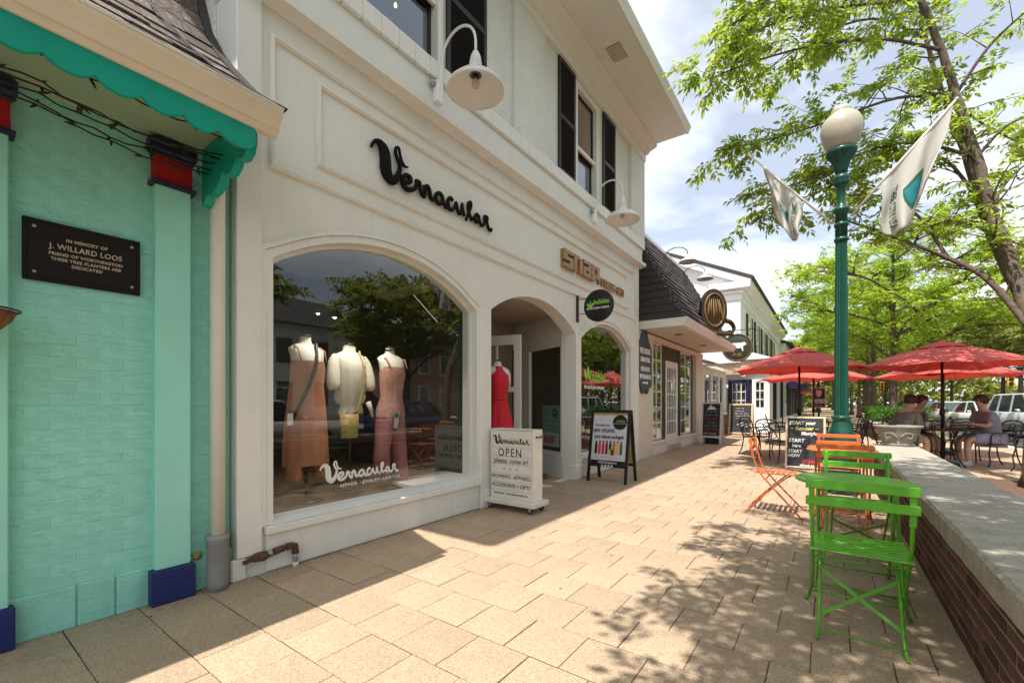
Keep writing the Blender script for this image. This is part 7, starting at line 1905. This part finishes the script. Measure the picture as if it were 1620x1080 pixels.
# ------------------------------------------------------------------ trees
NEAR = {
'trunk': [(2.4, 9.52, -0.03), (2.42, 9.53, 1.22), (2.44, 9.67, 2.14), (2.38, 9.88, 2.74), (2.29, 10.18, 3.51), (2.13, 10.44, 4.44), (2.0, 10.59, 5.38), (1.76, 10.67, 6.58), (1.59, 10.66, 7.43), (1.3, 10.45, 8.32), (1.04, 10.14, 9.21)] ,
'stem2': [(2.38, 9.88, 2.74), (2.21, 10.37, 3.67), (2.07, 10.77, 4.68), (1.93, 11.03, 5.71), (1.69, 11.23, 6.93), (1.47, 11.32, 8.15), (1.36, 11.48, 9.42)] ,
'low': [(2.43, 9.66, 2.24), (2.02, 10.11, 3.24), (1.61, 10.31, 3.69), (1.13, 10.2, 4.01), (0.74, 10.04, 4.23), (0.25, 9.81, 4.48)] ,
'low2': [(2.29, 10.18, 3.51), (2.1, 10.54, 4.11), (1.77, 10.79, 4.43), (1.28, 10.81, 4.42), (0.83, 10.73, 4.38)] ,
'b1': [(1.59, 10.66, 7.43), (0.77, 9.95, 7.55), (-0.11, 9.06, 7.3), (-0.94, 8.09, 6.79), (-1.61, 7.23, 6.22)] ,
'b2': [(1.76, 10.67, 6.58), (0.96, 10.21, 6.6), (0.15, 9.62, 6.26), (-0.64, 8.8, 5.81), (-1.54, 7.78, 5.37)] ,
'b3': [(2.0, 10.59, 5.38), (1.21, 10.27, 5.76), (0.51, 9.88, 5.65), (-0.3, 9.29, 5.16), (-1.18, 8.53, 4.83)] ,
'b4': [(2.07, 10.77, 4.68), (1.61, 10.8, 5.6), (0.81, 10.47, 5.71), (-0.12, 9.91, 5.18), (-1.18, 9.27, 4.64)] ,
'b5': [(2.29, 10.18, 3.51), (2.63, 10.43, 4.1), (2.99, 10.57, 4.65)] ,
'b6': [(1.76, 10.67, 6.58), (2.13, 10.68, 7.19), (2.49, 10.7, 7.55), (3.0, 10.82, 7.98)] ,
'b8': [(1.3, 10.45, 8.32), (0.57, 9.43, 8.58), (-0.19, 8.39, 8.08), (-0.87, 7.52, 7.21), (-1.37, 6.91, 6.57)] ,
'b9': [(1.47, 11.32, 8.15), (0.64, 10.59, 8.42), (-0.22, 9.85, 7.98), (-1.05, 9.12, 7.21)] ,
'b10': [(1.69, 11.23, 6.93), (2.48, 12.42, 6.67), (3.22, 13.45, 6.53)] ,
'b11': [(1.3, 10.45, 8.32), (0.32, 9.24, 7.85), (-0.43, 8.33, 7.42), (-1.13, 7.58, 6.9)] ,
'b12': [(2.0, 10.59, 5.38), (2.33, 10.58, 5.78), (2.67, 10.58, 5.86)] ,
'b13': [(2.13, 10.44, 4.44), (2.54, 11.23, 5.16), (3.15, 12.16, 5.83)] ,
'b14': [(1.04, 10.14, 9.21), (0.14, 8.75, 9.09), (-0.62, 7.46, 8.23), (-1.14, 6.58, 7.28)] ,
'b17': [(1.61, 10.31, 3.69), (1.25, 10.54, 4.59), (0.72, 10.4, 5.02), (0.16, 10.12, 5.07)] ,
'b18': [(2.1, 10.54, 4.11), (2.26, 10.28, 3.84), (2.59, 10.28, 3.67)] ,
'b19': [(1.04, 10.14, 9.21), (1.48, 10.46, 9.98), (2.16, 10.83, 10.08)] ,
}
lim = list(NEAR.values())
rad = []
for k in NEAR: rad.append({'trunk': (.14, .04), 'stem2': (.082, .026), 'low': (.052, .016), 'low2': (.036, .012)}.get(k, (.032, .009)))
grow_tree('ash_tree', 'large tree with leaning brown trunk arching over the street lamp', lim, rad, 5, leaf_near, dens=[{'trunk': .45, 'stem2': .55, 'low': .7, 'low2': .7, 'b10': .5, 'b12': .6, 'b13': .5, 'b18': .5, 'b5': .5, 'b6': .6, 'b2': 1.25, 'b3': 1.3, 'b1': 1.2, 'b11': 1.2, 'b4': 1.2}.get(k, 1.0) for k in NEAR], twigs_per_m=4.6, twig_len=(.55, 1.15), leaf_l=.125, leaf_w=.05, leaflets=9, sprays=7, droop=.35)
# the next tree of the row stands behind the photographer and shades the chairs
l0, r0 = auto_limbs((2.45, .9, 0), 7.4, 3.4, .17, 41, nl=12, fork=.40)
for q in ([(2.45,.9,3.4),(1.7,1.2,4.2),(.9,1.5,4.7),(.1,1.7,4.9)], [(2.45,.9,3.6),(1.9,1.8,4.4),(1.2,2.4,4.9),(.5,2.9,5.1)], [(2.45,.9,3.2),(1.6,.6,3.9),(.7,.4,4.3),(-.1,.3,4.4)], [(2.45,.9,3.8),(2.0,2.3,4.6),(1.5,3.4,5.0),(1.0,4.2,5.1)], [(1.2,2.4,4.9),(.6,2.3,5.1),(0,2.1,5.2),(-.5,1.8,5.2)], [(.9,1.5,4.7),(.4,1.2,4.9),(-.1,.8,5.0),(-.4,.5,5.0)]):
    l0.append([Vector(v) for v in q]); r0.append((.06, .014))
grow_tree('ash_tree', 'large tree in the planting bed shading the green bistro set', l0, r0, 6, leaf_near, dens=[1.0]*(len(l0)-6) + [2.3]*6, twigs_per_m=5.6, twig_len=(.6, 1.2), leaf_l=.12, leaf_w=.05, leaflets=9, sprays=5, droop=.35)
for k, (x, y, h, sp, lab) in enumerate(((2.0, 22.6, 7.9, 3.7, 'bright green honey locust tree rising behind the hedge planter'), (1.9, 30.5, 8.4, 3.8, 'second bright green honey locust tree beyond the hedge planter'), (2.1, 38.5, 8.4, 3.8, 'third honey locust tree down the avenue'), (2.0, 47, 8.6, 4, 'fourth honey locust tree down the avenue'), (1.8, 57, 9, 4.4, 'fifth honey locust tree near the far crossing'))):
    l0, r0 = auto_limbs((x, y, 0), h, sp, .17, 50+k, nl=11, fork=.34, flat=.8)
    grow_tree('honey_locust', lab, l0, r0, 60+k, leaf_locust, twigs_per_m=6.5 if k < 2 else 4, twig_len=(.7, 1.4), leaf_l=.14 if k < 2 else .21, leaf_w=.065 if k < 2 else .10, leaflets=9, sprays=6 if k < 2 else 5, droop=.2, group='honey locusts along the pavement', nside=6)
far = ((3.5, 70, 11, 5, 'tree past the last honey locust of the avenue'), (6.5, 84, 12, 6, 'tree in the median at the far end of the road'), (21, 70, 14, 6.5, 'yellow green tree set back behind the crossing'), (-1.2, 68, 9.5, 4, 'tree at the end of the far row of awnings'), (15.6, 66, 12.5, 6, 'broad yellow green tree across the road by the traffic light'), (17, 78, 14, 6.5, 'tall pale tree across the road behind the traffic light'), (14.8, 92, 13, 6, 'rounded yellow green tree far across the road'), (9.5, 104, 13, 7, 'wide tree closing the far end of the road'), (.5, 92, 11, 6, 'dense tree at the far end of the pavement'), (-4.5, 76, 10, 4.5, 'tree beyond the far row of awnings'),
       (15.2, 6, 8.5, 4, 'street tree across the road from the script shop'), (15.2, 19, 9, 4.2, 'street tree across the road from the chalkboards'), (15.2, 34, 9.5, 4.4, 'street tree across the road from the parked white saloon'), (15.2, 49, 10, 4.6, 'street tree across the road near the crossing'))
for k, (x, y, h, sp, lab) in enumerate(far):
    l0, r0 = auto_limbs((x, y, 0), h, sp, .26, 80+k, nl=12, fork=.26)
    grow_tree('street_tree', lab, l0, r0, 90+k, leaf_far, twigs_per_m=3.0, twig_len=(1.1, 2.2), leaf_l=.36, leaf_w=.21, leaflets=7, sprays=6, droop=.2, group='trees across the road', nside=6)

# far wooded skyline that closes the avenue
nr = np.random.RandomState(15); NF = 26000
xs = nr.uniform(-60, 150, NF); cl_ = 6 + 5*np.abs(np.sin(xs*.11)) + 2.5*np.sin(xs*.37)
pf = np.stack([xs, 125 + nr.uniform(0, 14, NF) - np.clip(xs-25, 0, 70)*.75, cl_*nr.uniform(0, 1, NF)**.75 - .2], 1)
dd = nr.normal(0, 1, (NF, 3)); dd /= np.linalg.norm(dd, axis=1, keepdims=True); nn_ = nr.normal(0, 1, (NF, 3)); nn_ -= dd*np.sum(nn_*dd, 1, keepdims=True); nn_ /= np.linalg.norm(nn_, axis=1, keepdims=True)
tag(put('far_wood', leaf_mesh('far_wood', pf, dd, nn_, nr.uniform(.8, 1.7, NF), nr.uniform(.6, 1.1, NF)), leaf_far), 'distant green wood closing the end of the avenue', 'trees', kind='stuff')
